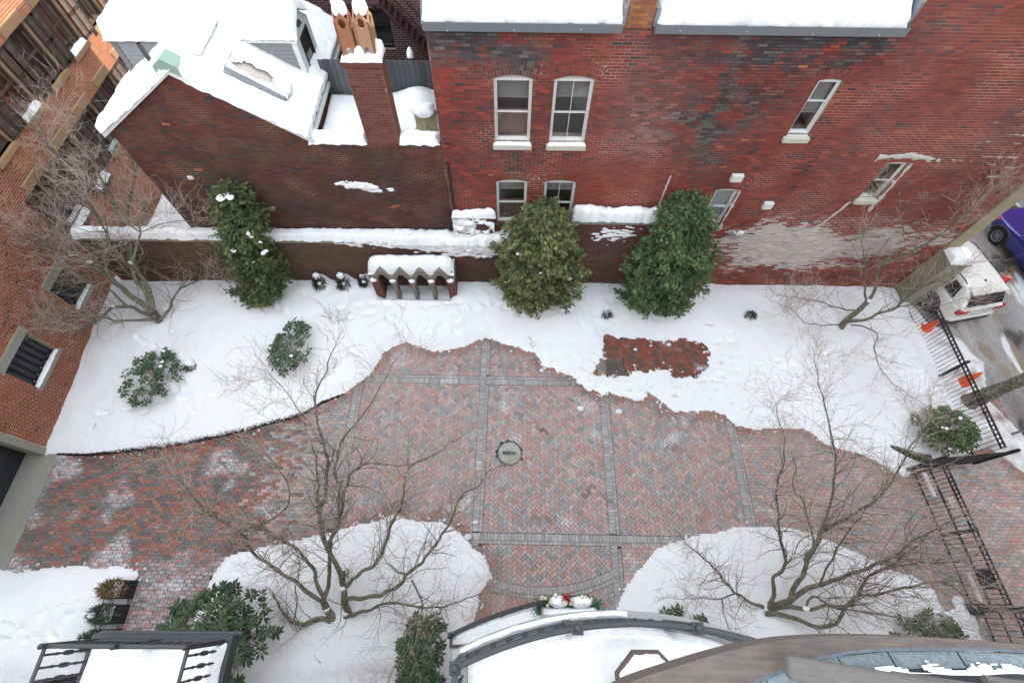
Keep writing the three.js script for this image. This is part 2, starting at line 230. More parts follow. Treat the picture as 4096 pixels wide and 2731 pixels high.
const T = {"upper":[[-14.42,-3.89],[-14.02,-3.9],[-13.07,-3.87],[-12.36,-3.95],[-11.4,-4.09],[-10.24,-4.28],[-9.22,-4.51],[-8.45,-4.73],[-7.41,-5.03],[-6.63,-5.29],[-6.13,-5.67],[-5.47,-5.98],[-5.1,-6.38],[-4.71,-6.7],[-4.51,-7.16],[-4.38,-7.53],[-4.06,-7.75],[-3.68,-7.97],[-3.2,-7.8],[-2.73,-7.62],[-2.13,-7.66],[-1.53,-7.8],[-1.08,-8.08],[-0.78,-8.16],[-0.31,-7.92],[0.45,-7.75],[0.98,-7.52],[1.14,-7.12],[1.49,-6.93],[1.93,-6.8],[2.19,-6.61],[2.56,-6.25],[3.06,-6.08],[3.49,-6.03],[3.91,-5.94],[4.46,-5.88],[4.68,-6.07],[4.93,-5.95],[4.97,-5.7],[5.31,-5.55],[5.86,-5.44],[6.73,-5.49],[7.09,-5.3],[7.29,-5.1],[7.72,-4.84],[8.37,-4.93],[9.55,-4.9],[9.84,-4.69],[10.06,-4.48],[10.3,-4.34],[10.57,-4.24],[11.0,-4.18],[11.38,-4.0],[11.66,-3.8],[11.91,-3.57],[12.31,-3.41],[12.6,-3.7],[15.3,-4.35],[16.2,-3.4],[16.9,-2.6],[16.6,-4.8],[16.0,-6.0],[16.5,-7.4],[16.1,-8.3],[15.2,-9.0],[14.6,-10.6],[14.6,-11.2],[-14.8,-11.2],[-14.8,-4.0]],"hole":[[3.27,-8.34],[3.55,-8.38],[3.85,-8.23],[4.61,-8.15],[4.91,-8.08],[5.52,-8.07],[6.01,-8.2],[6.6,-8.08],[6.81,-7.91],[6.96,-7.66],[6.92,-7.23],[6.74,-6.95],[6.47,-6.9],[6.34,-6.75],[6.0,-6.72],[5.63,-6.76],[5.5,-6.89],[5.37,-7.02],[5.15,-7.05],[4.92,-6.95],[4.62,-6.93],[4.32,-6.98],[4.16,-6.84],[3.85,-6.76],[3.23,-6.72],[2.97,-6.85],[3.07,-7.19],[3.29,-7.45],[3.32,-7.87]],"mid":[[-7.17,-1.25],[-6.29,-1.45],[-5.43,-1.65],[-4.64,-1.83],[-4.34,-1.93],[-3.93,-1.97],[-3.57,-2.14],[-3.26,-2.21],[-2.92,-2.06],[-2.4,-2.01],[-1.96,-2.01],[-1.54,-1.83],[-1.21,-1.56],[-0.97,-1.28],[-0.69,-1.11],[-0.5,-0.83],[-0.44,-0.55],[-0.63,-0.33],[-0.8,-0.07],[-0.76,0.14],[-0.87,0.4],[-0.88,0.75],[-0.95,1.23],[-1.2,2.6],[-9.3,2.6],[-8.39,0.69],[-8.29,-0.13],[-8.19,-0.59],[-8.05,-0.83],[-7.95,-1.03]],"left":[[-14.84,-0.63],[-14.14,-0.66],[-13.62,-0.58],[-12.95,-0.7],[-12.13,-0.76],[-11.38,-0.71],[-10.92,-0.77],[-10.66,-0.72],[-10.31,-0.63],[-10.23,-0.5],[-10.35,-0.42],[-10.4,2.6],[-17,2.6]],"right":[[7.64,-1.95],[6.65,-1.9],[6.16,-1.77],[5.31,-1.65],[4.78,-1.49],[4.28,-1.31],[4.1,-1.14],[3.82,-0.86],[3.48,-0.56],[3.28,-0.36],[3.12,-0.04],[2.99,0.22],[2.94,0.57],[3.2,2.6],[13.6,2.6],[12.69,0.77],[12.74,0.29],[12.58,0.08],[12.61,-0.1],[12.5,-0.21],[12.28,-0.13],[12.27,0.13],[12.0,0.19],[11.87,-0.02],[11.91,-0.31],[11.71,-0.53],[11.4,-0.67],[10.9,-0.8],[10.74,-0.94],[10.39,-1.11],[9.99,-1.3],[9.56,-1.47],[8.95,-1.76],[8.27,-1.91]],"treeA":[[[-12.14,0.3,-8.43,0.15],[-12.12,0.65,-8.46,0.132],[-12.09,0.95,-8.5,0.12]],[[-12.09,0.95,-8.5,0.1],[-12.48,1.31,-8.74,0.088],[-12.87,1.68,-9.01,0.079],[-13.22,2.03,-9.27,0.071],[-13.52,2.35,-9.47,0.064],[-13.82,2.69,-9.72,0.057],[-14.04,3.0,-10.03,0.051],[-14.1,3.26,-10.33,0.046],[-14.1,3.56,-10.69,0.041],[-14.1,3.84,-11.04,0.035],[-14.1,4.13,-11.39,0.03],[-14.1,4.52,-11.88,0.023],[-14.1,4.81,-12.16,0.019],[-14.1,5.2,-12.39,0.012]],[[-12.09,0.95,-8.5,0.085],[-12.15,1.53,-9.03,0.073],[-12.31,1.87,-9.19,0.067],[-12.28,2.27,-9.55,0.062],[-12.16,2.8,-10.01,0.054],[-12.16,3.13,-10.25,0.05],[-12.22,3.64,-10.55,0.044],[-12.21,4.09,-10.83,0.038],[-12.26,4.56,-11.0,0.033],[-12.15,5.31,-11.36,0.024],[-12.09,6.09,-11.5,0.015],[-12.03,6.6,-11.49,0.01]],[[-12.09,0.95,-8.5,0.075],[-12.04,1.26,-8.82,0.068],[-12.11,1.61,-9.15,0.062],[-12.26,2.05,-9.49,0.056],[-12.22,2.57,-9.97,0.049],[-12.12,3.02,-10.39,0.043],[-12.14,3.3,-10.6,0.04],[-11.75,3.87,-11.05,0.033],[-11.45,4.38,-11.44,0.027],[-10.79,5.22,-11.96,0.018],[-10.39,5.74,-12.23,0.013],[-10.2,6.0,-12.36,0.01]],[[-12.15,0.8,-8.42,0.065],[-12.47,0.93,-8.5,0.058],[-12.84,1.09,-8.62,0.053],[-13.18,1.27,-8.5,0.047],[-13.28,1.45,-8.01,0.041],[-13.59,1.62,-7.9,0.037],[-13.89,1.79,-7.84,0.032],[-14.1,2.06,-7.67,0.025],[-14.1,2.28,-7.53,0.02],[-14.1,2.6,-7.6,0.012]],[[-12.12,0.7,-8.35,0.05],[-12.62,1.04,-8.14,0.038],[-12.9,1.26,-7.96,0.032],[-13.15,1.42,-7.99,0.028],[-13.26,1.61,-7.67,0.023],[-13.41,1.86,-7.29,0.017],[-13.86,2.2,-7.4,0.01]],[[-12.08,0.6,-8.36,0.05],[-11.64,0.82,-8.67,0.04],[-11.59,0.94,-8.95,0.036],[-11.33,1.13,-9.32,0.03],[-10.74,1.35,-9.48,0.023],[-10.12,1.57,-9.52,0.017],[-9.52,1.74,-9.31,0.012],[-9.01,1.9,-9.03,0.008]],[[-12.66,1.9,-8.86,0.055],[-12.72,2.37,-8.99,0.046],[-12.59,2.89,-9.28,0.039],[-12.27,3.23,-9.43,0.035],[-12.1,3.68,-9.65,0.03],[-12.05,4.16,-9.76,0.025],[-11.96,4.63,-9.87,0.02],[-11.74,5.11,-10.01,0.015],[-11.53,5.6,-10.1,0.01]],[[-11.38,3.2,-8.85,0.04],[-11.18,3.6,-9.56,0.03],[-11.05,3.87,-10.04,0.025],[-10.91,4.04,-10.32,0.022],[-10.41,4.32,-10.62,0.017],[-9.71,4.61,-10.68,0.012],[-8.78,5.0,-10.72,0.006]],[[-13.15,2.1,-9.22,0.045],[-13.4,2.54,-9.28,0.036],[-13.65,3.05,-9.39,0.028],[-13.86,3.58,-9.33,0.021],[-13.99,4.04,-9.31,0.015],[-14.1,4.6,-9.37,0.008]],[[-12.65,1.3,-8.49,0.045],[-13.06,1.79,-8.8,0.034],[-13.37,2.16,-8.84,0.028],[-13.65,2.53,-9.03,0.023],[-13.85,2.83,-8.97,0.018],[-13.98,3.17,-9.29,0.014],[-14.1,3.6,-9.35,0.008]],[[-11.19,4.6,-9.66,0.025],[-10.83,4.55,-9.34,0.021],[-10.29,4.48,-8.98,0.017],[-9.87,4.39,-9.38,0.013],[-9.22,4.29,-9.56,0.009],[-8.59,4.2,-9.69,0.005]]],"treeC":[[[-4.47,0.1,0.57,0.11],[-4.6,0.33,0.42,0.099],[-4.69,0.57,0.24,0.091],[-4.75,0.75,0.09,0.085]],[[-4.43,0.15,0.54,0.1],[-4.22,0.39,0.34,0.092],[-4.23,0.66,0.06,0.086],[-4.24,0.95,-0.24,0.08]],[[-4.24,0.95,-0.24,0.075],[-4.25,1.15,-0.48,0.07],[-4.32,1.31,-0.68,0.066],[-4.45,1.52,-0.89,0.062],[-4.56,1.74,-1.13,0.059],[-4.62,1.94,-1.36,0.056],[-4.67,2.24,-1.71,0.051],[-4.7,2.46,-1.96,0.048],[-4.54,2.58,-2.04,0.046],[-4.44,2.97,-2.48,0.041],[-4.37,3.36,-2.91,0.035],[-4.4,3.72,-3.29,0.031],[-4.48,4.05,-3.61,0.027],[-4.43,4.67,-4.23,0.019],[-4.14,5.03,-4.51,0.015],[-3.93,5.4,-4.82,0.01],[-3.83,5.6,-4.99,0.008]],[[-4.23,0.95,-0.26,0.055],[-3.92,1.21,-0.48,0.049],[-3.61,1.46,-0.65,0.046],[-3.36,1.64,-0.77,0.043],[-3.14,1.89,-1.0,0.039],[-2.98,2.17,-1.3,0.036],[-2.86,2.42,-1.57,0.033],[-2.68,2.67,-1.81,0.03],[-2.52,3.06,-2.22,0.025],[-2.36,3.51,-2.69,0.02],[-1.79,3.98,-2.9,0.015],[-1.26,4.45,-3.08,0.011],[-0.88,4.8,-3.19,0.007]],[[-4.2,0.8,0.01,0.06],[-3.6,1.14,-0.04,0.052],[-2.98,1.51,-0.14,0.046],[-2.6,1.79,-0.33,0.042],[-2.48,1.94,-0.49,0.04],[-2.17,2.2,-0.69,0.036],[-1.86,2.51,-0.98,0.032],[-1.62,2.78,-1.25,0.029],[-1.29,3.19,-1.65,0.023],[-1.03,3.64,-2.13,0.018],[-0.78,3.85,-2.21,0.016],[-0.4,4.23,-2.49,0.011],[0.03,4.6,-2.61,0.007]],[[-4.75,0.75,0.09,0.06],[-4.64,1.01,-0.23,0.054],[-4.56,1.24,-0.53,0.05],[-4.53,1.53,-0.89,0.046],[-4.44,1.88,-1.32,0.041],[-4.22,2.2,-1.67,0.037],[-4.07,2.62,-2.16,0.031],[-3.89,3.02,-2.61,0.027],[-3.58,3.29,-2.81,0.023],[-3.12,3.59,-2.82,0.02],[-2.52,3.98,-2.67,0.016],[-1.96,4.37,-2.68,0.012],[-1.44,4.8,-2.81,0.007]],[[-4.75,0.75,0.09,0.055],[-5.11,1.06,-0.16,0.048],[-5.32,1.26,-0.35,0.045],[-5.61,1.52,-0.51,0.041],[-5.84,1.76,-0.74,0.037],[-6.15,2.05,-0.92,0.033],[-6.47,2.48,-1.36,0.027],[-6.85,2.9,-1.65,0.022],[-7.04,3.09,-1.77,0.02],[-7.39,3.6,-2.2,0.014],[-7.64,3.96,-2.49,0.01],[-7.74,4.2,-2.72,0.007]],[[-4.74,0.8,0.01,0.055],[-4.88,1.11,-0.36,0.048],[-4.93,1.35,-0.65,0.044],[-5.11,1.58,-0.86,0.041],[-5.27,1.81,-1.07,0.038],[-5.5,2.07,-1.24,0.034],[-5.84,2.43,-1.4,0.03],[-5.99,2.62,-1.52,0.027],[-5.09,3.29,-1.91,0.019],[-5.1,3.78,-2.43,0.014],[-5.2,4.0,-2.62,0.011],[-5.44,4.4,-2.88,0.007]],[[-4.62,0.35,0.54,0.075],[-4.95,0.42,0.49,0.063],[-5.25,0.48,0.59,0.054],[-5.52,0.54,0.51,0.047],[-5.78,0.6,0.37,0.04]],[[-5.5,0.6,0.49,0.022],[-5.31,1.02,0.14,0.017],[-5.25,1.45,-0.22,0.014],[-5.11,1.86,-0.55,0.011],[-5.04,2.03,-0.68,0.01],[-5.08,2.55,-1.05,0.007],[-5.14,2.8,-1.19,0.005]],[[-4.19,0.45,0.41,0.045],[-3.79,0.62,0.33,0.04],[-3.49,0.75,0.23,0.036],[-3.14,0.92,0.08,0.032],[-2.47,1.2,0.12,0.027],[-2.03,1.39,0.18,0.023],[-1.6,1.58,0.16,0.02],[-1.19,1.77,0.06,0.016],[-0.9,1.93,-0.08,0.014],[-0.27,2.23,-0.15,0.009],[0.06,2.4,-0.11,0.006]],[[-4.41,2.2,-1.09,0.045],[-4.28,2.39,-1.32,0.041],[-4.12,2.61,-1.56,0.038],[-4.02,2.84,-1.83,0.035],[-4.02,3.14,-2.2,0.032],[-4.05,3.6,-2.73,0.027],[-3.73,4.17,-3.34,0.021],[-3.24,4.64,-3.7,0.016],[-2.95,5.0,-4.01,0.013],[-2.67,5.37,-4.32,0.01],[-2.31,5.8,-4.63,0.006]],[[-4.39,3.0,-1.61,0.03],[-4.45,3.29,-2.04,0.025],[-4.43,3.73,-2.69,0.02],[-4.6,4.19,-3.33,0.015],[-4.76,4.5,-3.74,0.012],[-5.01,4.81,-4.06,0.009],[-5.37,5.2,-4.42,0.005]],[[-2.27,2.2,-0.39,0.025],[-2.16,2.12,-0.23,0.023],[-2.0,1.95,0.13,0.019],[-2.12,1.81,0.45,0.016],[-2.26,1.61,0.9,0.012],[-2.61,1.37,1.36,0.009],[-2.76,1.2,1.71,0.006]]],"treeR":[[[6.92,0.15,0.2,0.12],[7.07,0.32,0.12,0.11],[7.24,0.53,0.06,0.101],[7.37,0.7,0.01,0.095]],[[7.37,0.7,0.01,0.07],[7.48,0.97,-0.32,0.063],[7.6,1.19,-0.56,0.059],[7.68,1.39,-0.81,0.056],[7.76,1.64,-1.1,0.052],[7.94,2.02,-1.52,0.046],[8.13,2.25,-1.68,0.043],[8.39,2.59,-1.89,0.038],[8.8,3.14,-2.17,0.031],[9.01,3.54,-2.47,0.026],[9.16,4.17,-3.08,0.019],[9.3,4.72,-3.54,0.012],[9.24,5.2,-4.0,0.007]],[[7.37,0.7,0.01,0.07],[7.5,0.9,-0.14,0.064],[7.91,1.42,-0.41,0.054],[8.25,1.9,-0.52,0.046],[8.5,2.3,-0.69,0.04],[8.7,2.63,-0.84,0.035],[8.9,3.01,-0.93,0.029],[9.03,3.36,-1.15,0.024],[9.15,3.66,-1.3,0.02],[9.3,4.1,-1.47,0.014],[9.44,4.6,-1.66,0.008]],[[7.2,0.6,0.09,0.06],[7.63,0.97,0.15,0.051],[8.03,1.3,0.07,0.045],[8.33,1.57,0.05,0.041],[8.55,1.8,-0.17,0.037],[8.68,2.02,-0.44,0.034],[8.84,2.2,-0.63,0.032],[9.05,2.42,-0.76,0.029],[9.3,2.68,-0.91,0.025],[9.58,3.09,-0.79,0.02],[9.95,3.57,-0.87,0.013],[10.24,4.0,-1.04,0.008]],[[6.82,0.4,0.27,0.065],[7.24,0.58,0.29,0.058],[7.54,0.75,0.43,0.053],[7.84,0.91,0.54,0.048],[8.27,1.11,0.43,0.043],[8.5,1.28,0.07,0.039],[8.84,1.45,-0.15,0.035],[9.35,1.7,-0.22,0.03],[9.88,1.96,-0.36,0.025],[10.38,2.22,-0.45,0.019],[10.58,2.46,-0.17,0.015],[10.89,2.8,0.13,0.008]],[[6.85,0.4,0.12,0.045],[6.4,0.68,0.02,0.038],[5.89,1.05,-0.2,0.031],[5.4,1.48,-0.54,0.024],[4.97,1.9,-0.88,0.018],[4.47,2.32,-1.14,0.012],[3.98,2.8,-1.48,0.006]],[[6.87,0.6,0.04,0.055],[6.98,0.83,-0.19,0.05],[6.92,1.15,-0.56,0.045],[7.09,1.39,-0.7,0.042],[7.02,1.69,-1.04,0.038],[6.81,2.12,-1.5,0.033],[6.69,2.55,-1.96,0.028],[6.52,2.92,-2.32,0.025],[6.56,3.48,-2.85,0.019],[6.5,3.91,-3.25,0.015],[6.19,4.46,-3.73,0.009],[5.97,4.8,-3.99,0.006]],[[7.06,2.6,-0.97,0.04],[7.17,2.83,-1.19,0.034],[6.97,3.23,-1.62,0.027],[6.65,3.71,-2.1,0.019],[6.44,3.86,-2.19,0.017],[6.38,4.3,-2.65,0.01],[6.21,4.6,-2.93,0.006]],[[7.14,2.4,-0.87,0.045],[7.37,2.77,-1.29,0.038],[7.51,3.34,-2.01,0.03],[7.52,3.92,-2.75,0.024],[7.38,4.33,-3.27,0.019],[7.09,4.84,-3.86,0.014],[6.81,5.27,-4.33,0.009],[6.66,5.6,-4.7,0.006]],[[7.81,1.6,-0.43,0.03],[7.96,2.1,-0.92,0.024],[8.03,2.37,-1.16,0.021],[8.17,2.82,-1.56,0.017],[8.35,3.25,-1.86,0.013],[8.5,3.82,-2.29,0.009],[8.66,4.2,-2.45,0.006]],[[7.63,1.0,0.13,0.03],[7.73,1.06,-0.07,0.028],[7.87,1.1,-0.14,0.027],[8.18,1.25,0.12,0.023],[8.82,1.47,0.21,0.019],[9.44,1.69,0.29,0.015],[10.03,1.9,0.37,0.011],[10.72,2.2,0.57,0.006]],[[5.78,1.3,-0.2,0.022],[5.26,1.45,-0.05,0.016],[4.66,1.62,-0.09,0.01],[4.07,1.8,-0.04,0.005]],[[5.3,1.5,-0.1,0.018],[5.39,1.35,0.19,0.013],[5.47,1.16,0.54,0.008],[5.7,1.0,0.78,0.005]]],"treeQ":[[[11.61,0.25,-8.45,0.1],[11.82,0.6,-8.73,0.089],[12.08,0.95,-8.92,0.08],[12.23,1.2,-9.07,0.075]],[[12.23,1.2,-9.07,0.055],[12.41,1.59,-9.48,0.047],[12.36,1.79,-9.74,0.044],[12.49,2.08,-10.02,0.04],[12.76,2.47,-10.22,0.035],[12.82,2.81,-10.57,0.031],[13.05,3.16,-10.64,0.027],[13.19,3.43,-10.8,0.024],[13.4,3.82,-10.8,0.019],[13.61,4.41,-10.47,0.013],[13.75,5.0,-10.18,0.007]],[[12.16,1.2,-9.03,0.04],[11.86,1.69,-9.27,0.031],[11.65,2.19,-9.49,0.025],[11.28,2.76,-9.7,0.018],[10.94,3.32,-9.89,0.012],[10.71,3.9,-10.04,0.006]],[[11.63,0.8,-8.53,0.06],[11.9,1.21,-8.33,0.05],[12.08,1.5,-8.37,0.044],[12.33,1.91,-8.36,0.037],[12.56,2.39,-8.51,0.03],[12.75,2.84,-8.57,0.023],[12.96,3.43,-8.6,0.015],[13.11,4.0,-8.56,0.007]],[[11.89,1.1,-8.74,0.03],[10.95,1.43,-8.65,0.022],[10.17,1.74,-8.7,0.016],[9.33,2.05,-8.57,0.011],[8.43,2.4,-8.49,0.005]],[[11.65,0.75,-8.47,0.028],[10.67,1.1,-8.17,0.02],[9.55,1.55,-8.02,0.012],[9.2,1.78,-8.24,0.008],[8.76,2.0,-8.31,0.005]],[[11.71,0.75,-8.43,0.028],[12.08,0.88,-8.23,0.023],[12.27,0.98,-7.92,0.02],[11.94,1.09,-7.37,0.017],[11.79,1.18,-6.93,0.015],[11.74,1.33,-6.29,0.011],[11.85,1.49,-5.79,0.008],[11.97,1.6,-5.46,0.005]],[[11.79,2.8,-9.46,0.045],[12.11,3.24,-9.42,0.037],[12.62,4.12,-9.5,0.026],[12.81,4.57,-9.68,0.021],[12.96,4.99,-9.77,0.017],[13.07,5.5,-10.0,0.012],[13.16,6.0,-9.91,0.007]],[[12.24,2.0,-8.31,0.022],[12.59,2.21,-8.26,0.017],[12.98,2.49,-8.05,0.012],[13.42,2.78,-8.06,0.008],[13.74,3.0,-8.08,0.005]],[[11.78,3.8,-9.71,0.025],[11.65,4.16,-10.15,0.018],[11.27,4.46,-10.39,0.014],[10.58,4.76,-10.29,0.01],[9.94,5.2,-10.55,0.005]]]};
// ---------- the yard: outlines of the snow, in metres on the ground (x, z) ----------
function sd(poly, x, z) { let d = 1e9, ins = false; for (let i = 0, j = poly.length - 1; i < poly.length; j = i++) { const [ax, az] = poly[i], [bx_, bz] = poly[j]; const ex = bx_ - ax, ez = bz - az; const t = clamp(((x - ax) * ex + (z - az) * ez) / (ex * ex + ez * ez)); d = Math.min(d, Math.hypot(x - ax - ex * t, z - az - ez * t)); if ((az > z) !== (bz > z) && x < (bx_ - ax) * (z - az) / (bz - az) + ax) ins = !ins; } return ins ? d : -d; }
const STEPS = (() => { const r = rand(55), L = []; for (const [a, b, n] of [[[-13, -5.2], [-9.3, -6.0], 14], [[-9.3, -6.0], [-6.2, -8.8], 16], [[-6.2, -8.8], [0.5, -9.0], 30], [[-12.6, -7.8], [-9.8, -5.2], 14], [[0.5, -9.0], [8.2, -8.2], 26], [[6.5, -6.6], [11.5, -7.4], 16], [[-3.5, -8.2], [-.5, -8.6], 14], [[-8.6, -9.1], [-7, -8.2], 8], [[-15.5, .3], [-11.2, 1.2], 18], [[-14, 1.2], [-11, .2], 14]]) for (let i = 0; i < n; i++) { const t = i / n, s = i % 2 ? .13 : -.13; const dx = b[0] - a[0], dz = b[1] - a[1], l = Math.hypot(dx, dz); L.push([lerp(a[0], b[0], t) - dz / l * s + (r() - .5) * .3, lerp(a[1], b[1], t) + dx / l * s + (r() - .5) * .3, Math.atan2(dz, dx) + (r() - .5) * .6, .5 + r() * .7]); } return L; })();
function steps(x, z) { let s = 0; for (const [a, b, c, k] of STEPS) { const dx = x - a, dz = z - b; if (dx * dx + dz * dz > .12) continue; const u = dx * Math.cos(c) + dz * Math.sin(c), v = -dx * Math.sin(c) + dz * Math.cos(c), e = (u / .19) ** 2 + (v / .10) ** 2; s += e < 1 ? .075 * k * (1 - e * e) : e < 2.6 ? -.018 * k * Math.sin((e - 1) / 1.6 * Math.PI) : 0; } return s; }
function snowInfo(x, z) {
  const rag = 0.12 * fbm(x * 2.3, z * 2.3, 4) + 0.07 * fbm(x * 9, z * 9, 3, 4);
  let h = -1, dirt = 0;
  if (z < -2.8) {
    let d = sd(T.upper, x, z); if (d > -0.6) {
      const dh = -sd(T.hole, x, z); const scraped = sst(-2.2, -0.4, x) * (1 - sst(7.2, 8.6, x));
      d = Math.min(d, dh) + rag * lerp(0.55, 2.0, scraped);
      const back = sst(5.0, 10.0, -z); let top = lerp(0.22, 0.80, back) * lerp(1, 0.52, sst(4.5, 8.5, x)) * lerp(1, 0.8, sst(-9, -12.5, x)) ;
      if (z > -8.6) top = lerp(top, 0.11 + 0.05 * fbm(x * 1.5, z * 1.5, 3), scraped * sst(-8.7, -7.9, z));
      top = lerp(top, 0.33, sst(8.5, 10, x) * sst(-9.6, -8, z));
      const w = lerp(0.42, 0.26, scraped); const prof = Math.pow(sst(0, 1, clamp(d / w) * .5 + (d > 0 ? .5 * clamp(d / w) ** .5 : 0)), 1);
      h = d > 0 ? top * lerp(0.38, 1, sst(0, 1.3, d)) * Math.min(1, prof + .12) : -0.10 + d * 0.3;
      if (d > 0) { h += 0.075 * fbm(x * .55, z * .55, 3, 2) * sst(0, .8, d) + 0.06 * fbm(x * 2.1, z * 2.1, 4, 5) * sst(0, .4, d) + (0.035 + .02 * scraped) * fbm(x * 6.5, z * 6.5, 3, 8) * lerp(.25, 1, Math.max(scraped, 1 - sst(.3, .9, d)));
        // footprints and dents
        h -= steps(x, z) * sst(.1, .5, d);
        // hollow under the arcade
        if (x > -4.75 && x < -1.9 && z < -9.25) h = lerp(h, 0.52 + 0.03 * fbm(x * 4, z * 4, 3), sst(0, .3, Math.min(x + 4.75, -1.9 - x)) * sst(-9.0, -9.45, z));
        // drift risen round the little shrubs
        for (const [sx, sz] of [[-6.62, -9.95], [-5.76, -9.95], [-5.05, -9.98]]) h += 0.42 * Math.exp(-((x - sx) ** 2 * 22 + (z - sz) ** 2 * 14));
        // drift at the left house wall
        if (x < -13.2) h += 0.16 * sst(-13.2, -14.4, x) * (0.5 + n3(z * .9, 3)); }
      // slush thrown up beside the road is brown with sand
      dirt = sst(14.5, 15.2, x) * clamp(0.25 + 1.5 * fbm(x * 2.2, z * 2.2, 4, 3)) + (x > 14.4 ? .12 : 0) + scraped * sst(-8.2, -7.4, z) * clamp(fbm(x * 3.4, z * 9, 4, 6) * 1.7 - .28) * (d < 1.2 ? 1 : .5) + (d < .16 && x < -5 ? clamp(fbm(x * 12, z * 12, 2, 7) * 2.2 - .35) * .8 : 0);
    }
  }
  for (const [k, top] of [['mid', 0.34], ['left', 0.36], ['right', 0.36]]) {
    if (k === 'mid' && (x < -10 || x > 0.2 || z < -3) || k === 'left' && x > -9.5 || k === 'right' && (x < 2.5 || z < -3)) continue;
    const d = sd(T[k], x, z) + rag * .5; if (d < -0.5) continue; const prof = clamp(d / 0.30);
    const q = d > 0 ? top * lerp(0.35, 1, sst(0, 1.1, d)) * Math.min(1, Math.sqrt(prof) * 1.02) + (0.05 * fbm(x * .8, z * .8, 3, 2) + 0.03 * fbm(x * 3, z * 3, 4, 5)) * sst(0, .4, d) + 0.03 * fbm(x * 8, z * 8, 3, 9) * (1 - sst(.15, .6, d)) + (k === 'left' ? 0.06 * fbm(x * 2.4, z * 2.4, 3, 1) - steps(x, z) * sst(.1, .4, d) : 0) : -0.1 + d * .3;
    if (q > h) { h = q; dirt = d < .1 ? clamp(fbm(x * 12, z * 12, 2, 7) * 2 - .45) * .6 : 0; if (k === 'mid') { const e = Math.exp(-(((x + 3.3) / 1.5) ** 2 + ((z - 1.75) / .28) ** 2)); dirt += e * clamp(.25 + fbm(x * 9, z * 9, 3)) * .9; h -= e * .12; } }
  }
  return [h, clamp(dirt)];
}
const snowH = (x, z) => snowInfo(x, z)[0];
{
  const x0 = -17, x1 = 17, z0 = -11, z1 = 2.45, st = 0.065, nx = Math.round((x1 - x0) / st), nz = Math.round((z1 - z0) / st); const pos = [], uv = [], col = [], idx = [], H = [];
  const cw = [0.88, 0.885, 0.9], cd = [0.30, 0.245, 0.20];
  for (let j = 0; j <= nz; j++) for (let i = 0; i <= nx; i++) { const x = lerp(x0, x1, i / nx), z = lerp(z0, z1, j / nz); const [h, d] = snowInfo(x, z); H.push(h); pos.push(x, Math.max(h, -0.04), z); uv.push(x, z); col.push(...mix3(cw, cd, d)); }
  for (let j = 0; j < nz; j++) for (let i = 0; i < nx; i++) { const a = j * (nx + 1) + i, q = [a, a + nx + 1, a + nx + 2, a + 1]; if (q.every(k => H[k] < -0.03)) continue; idx.push(q[0], q[1], q[2], q[0], q[2], q[3]); }
  const g = new THREE.BufferGeometry(); g.setAttribute('position', new THREE.Float32BufferAttribute(pos, 3)); g.setAttribute('uv', new THREE.Float32BufferAttribute(uv, 2)); g.setAttribute('color', new THREE.Float32BufferAttribute(col, 3)); g.setIndex(idx); g.computeVertexNormals();
  struct('snow_cover', g, M.snowVC);
}
// ---------- ground, road, sidewalk ----------
{
  const T_soil = tex(256, (x, y) => { const v = 0.5 + 0.5 * (vB(x * 32, y * 32) - .5) + .3 * (vD(x * 256, y * 256) - .5); return [clamp(.34 * v + .05), clamp(.29 * v + .05), clamp(.25 * v + .05)]; });
  const gs = new THREE.Shape([[-150, -110], [150, -110], [150, 190], [-150, 190]].map(p => new THREE.Vector2(...p))); gs.holes.push(new THREE.Path([[3.36, 6.82], [3.36, 7.34], [3.88, 7.34], [3.88, 6.82]].map(p => new THREE.Vector2(...p)))); // the drain shaft
  const ground = struct('ground', new THREE.ShapeGeometry(gs).rotateX(-Math.PI / 2).translate(0, -0.09, 0), std([1, 1, 1], 0.95, { map: T_soil })); T_soil.repeat.set(.5, .5);
  const T_road = tex(1024, (x, y) => { // asphalt with salt film, meltwater, brown slush and rutted snow
    const X = x * 14, Y = y * 40; const rut = fbm(X * .9 + Y * .12, Y * .22, 5, 1), sl = fbm(X * 1.3 + 9, Y * .5, 5, 2), g = vD(x * 1024, y * 1024);
    let c = mix3([.44, .42, .41], [.66, .64, .63], clamp(.5 + 1.5 * rut + .25 * (g - .5))); c = mix3(c, [.25, .235, .235], sst(.1, .24, fbm(X * .7 + 20, Y * .35, 4, 4))); c = mix3(c, [.52, .45, .38], sst(.1, .2, sl) * .75); c = mix3(c, [.86, .86, .87], sst(.17, .27, fbm(X * 1.1 + 40, Y * .3, 5, 6)) * .85); return c.map(v => clamp(v + (g - .5) * .08)); }, true, 1, 1024);
  T_road.repeat.set(1 / 14, 1 / 40); const rs = new THREE.Shape([[15.0, 44], [15.0, 4.7], [16.7, 3.4], [16.7, -16], [27, -16], [27, 44]].map(p => new THREE.Vector2(...p))); const g = new THREE.ShapeGeometry(rs).rotateX(-Math.PI / 2).translate(0, -0.010, 0); struct('road', g, std([1, 1, 1], 0.75, { map: T_road, bumpMap: T_lump, bumpScale: 0.03 }));
}
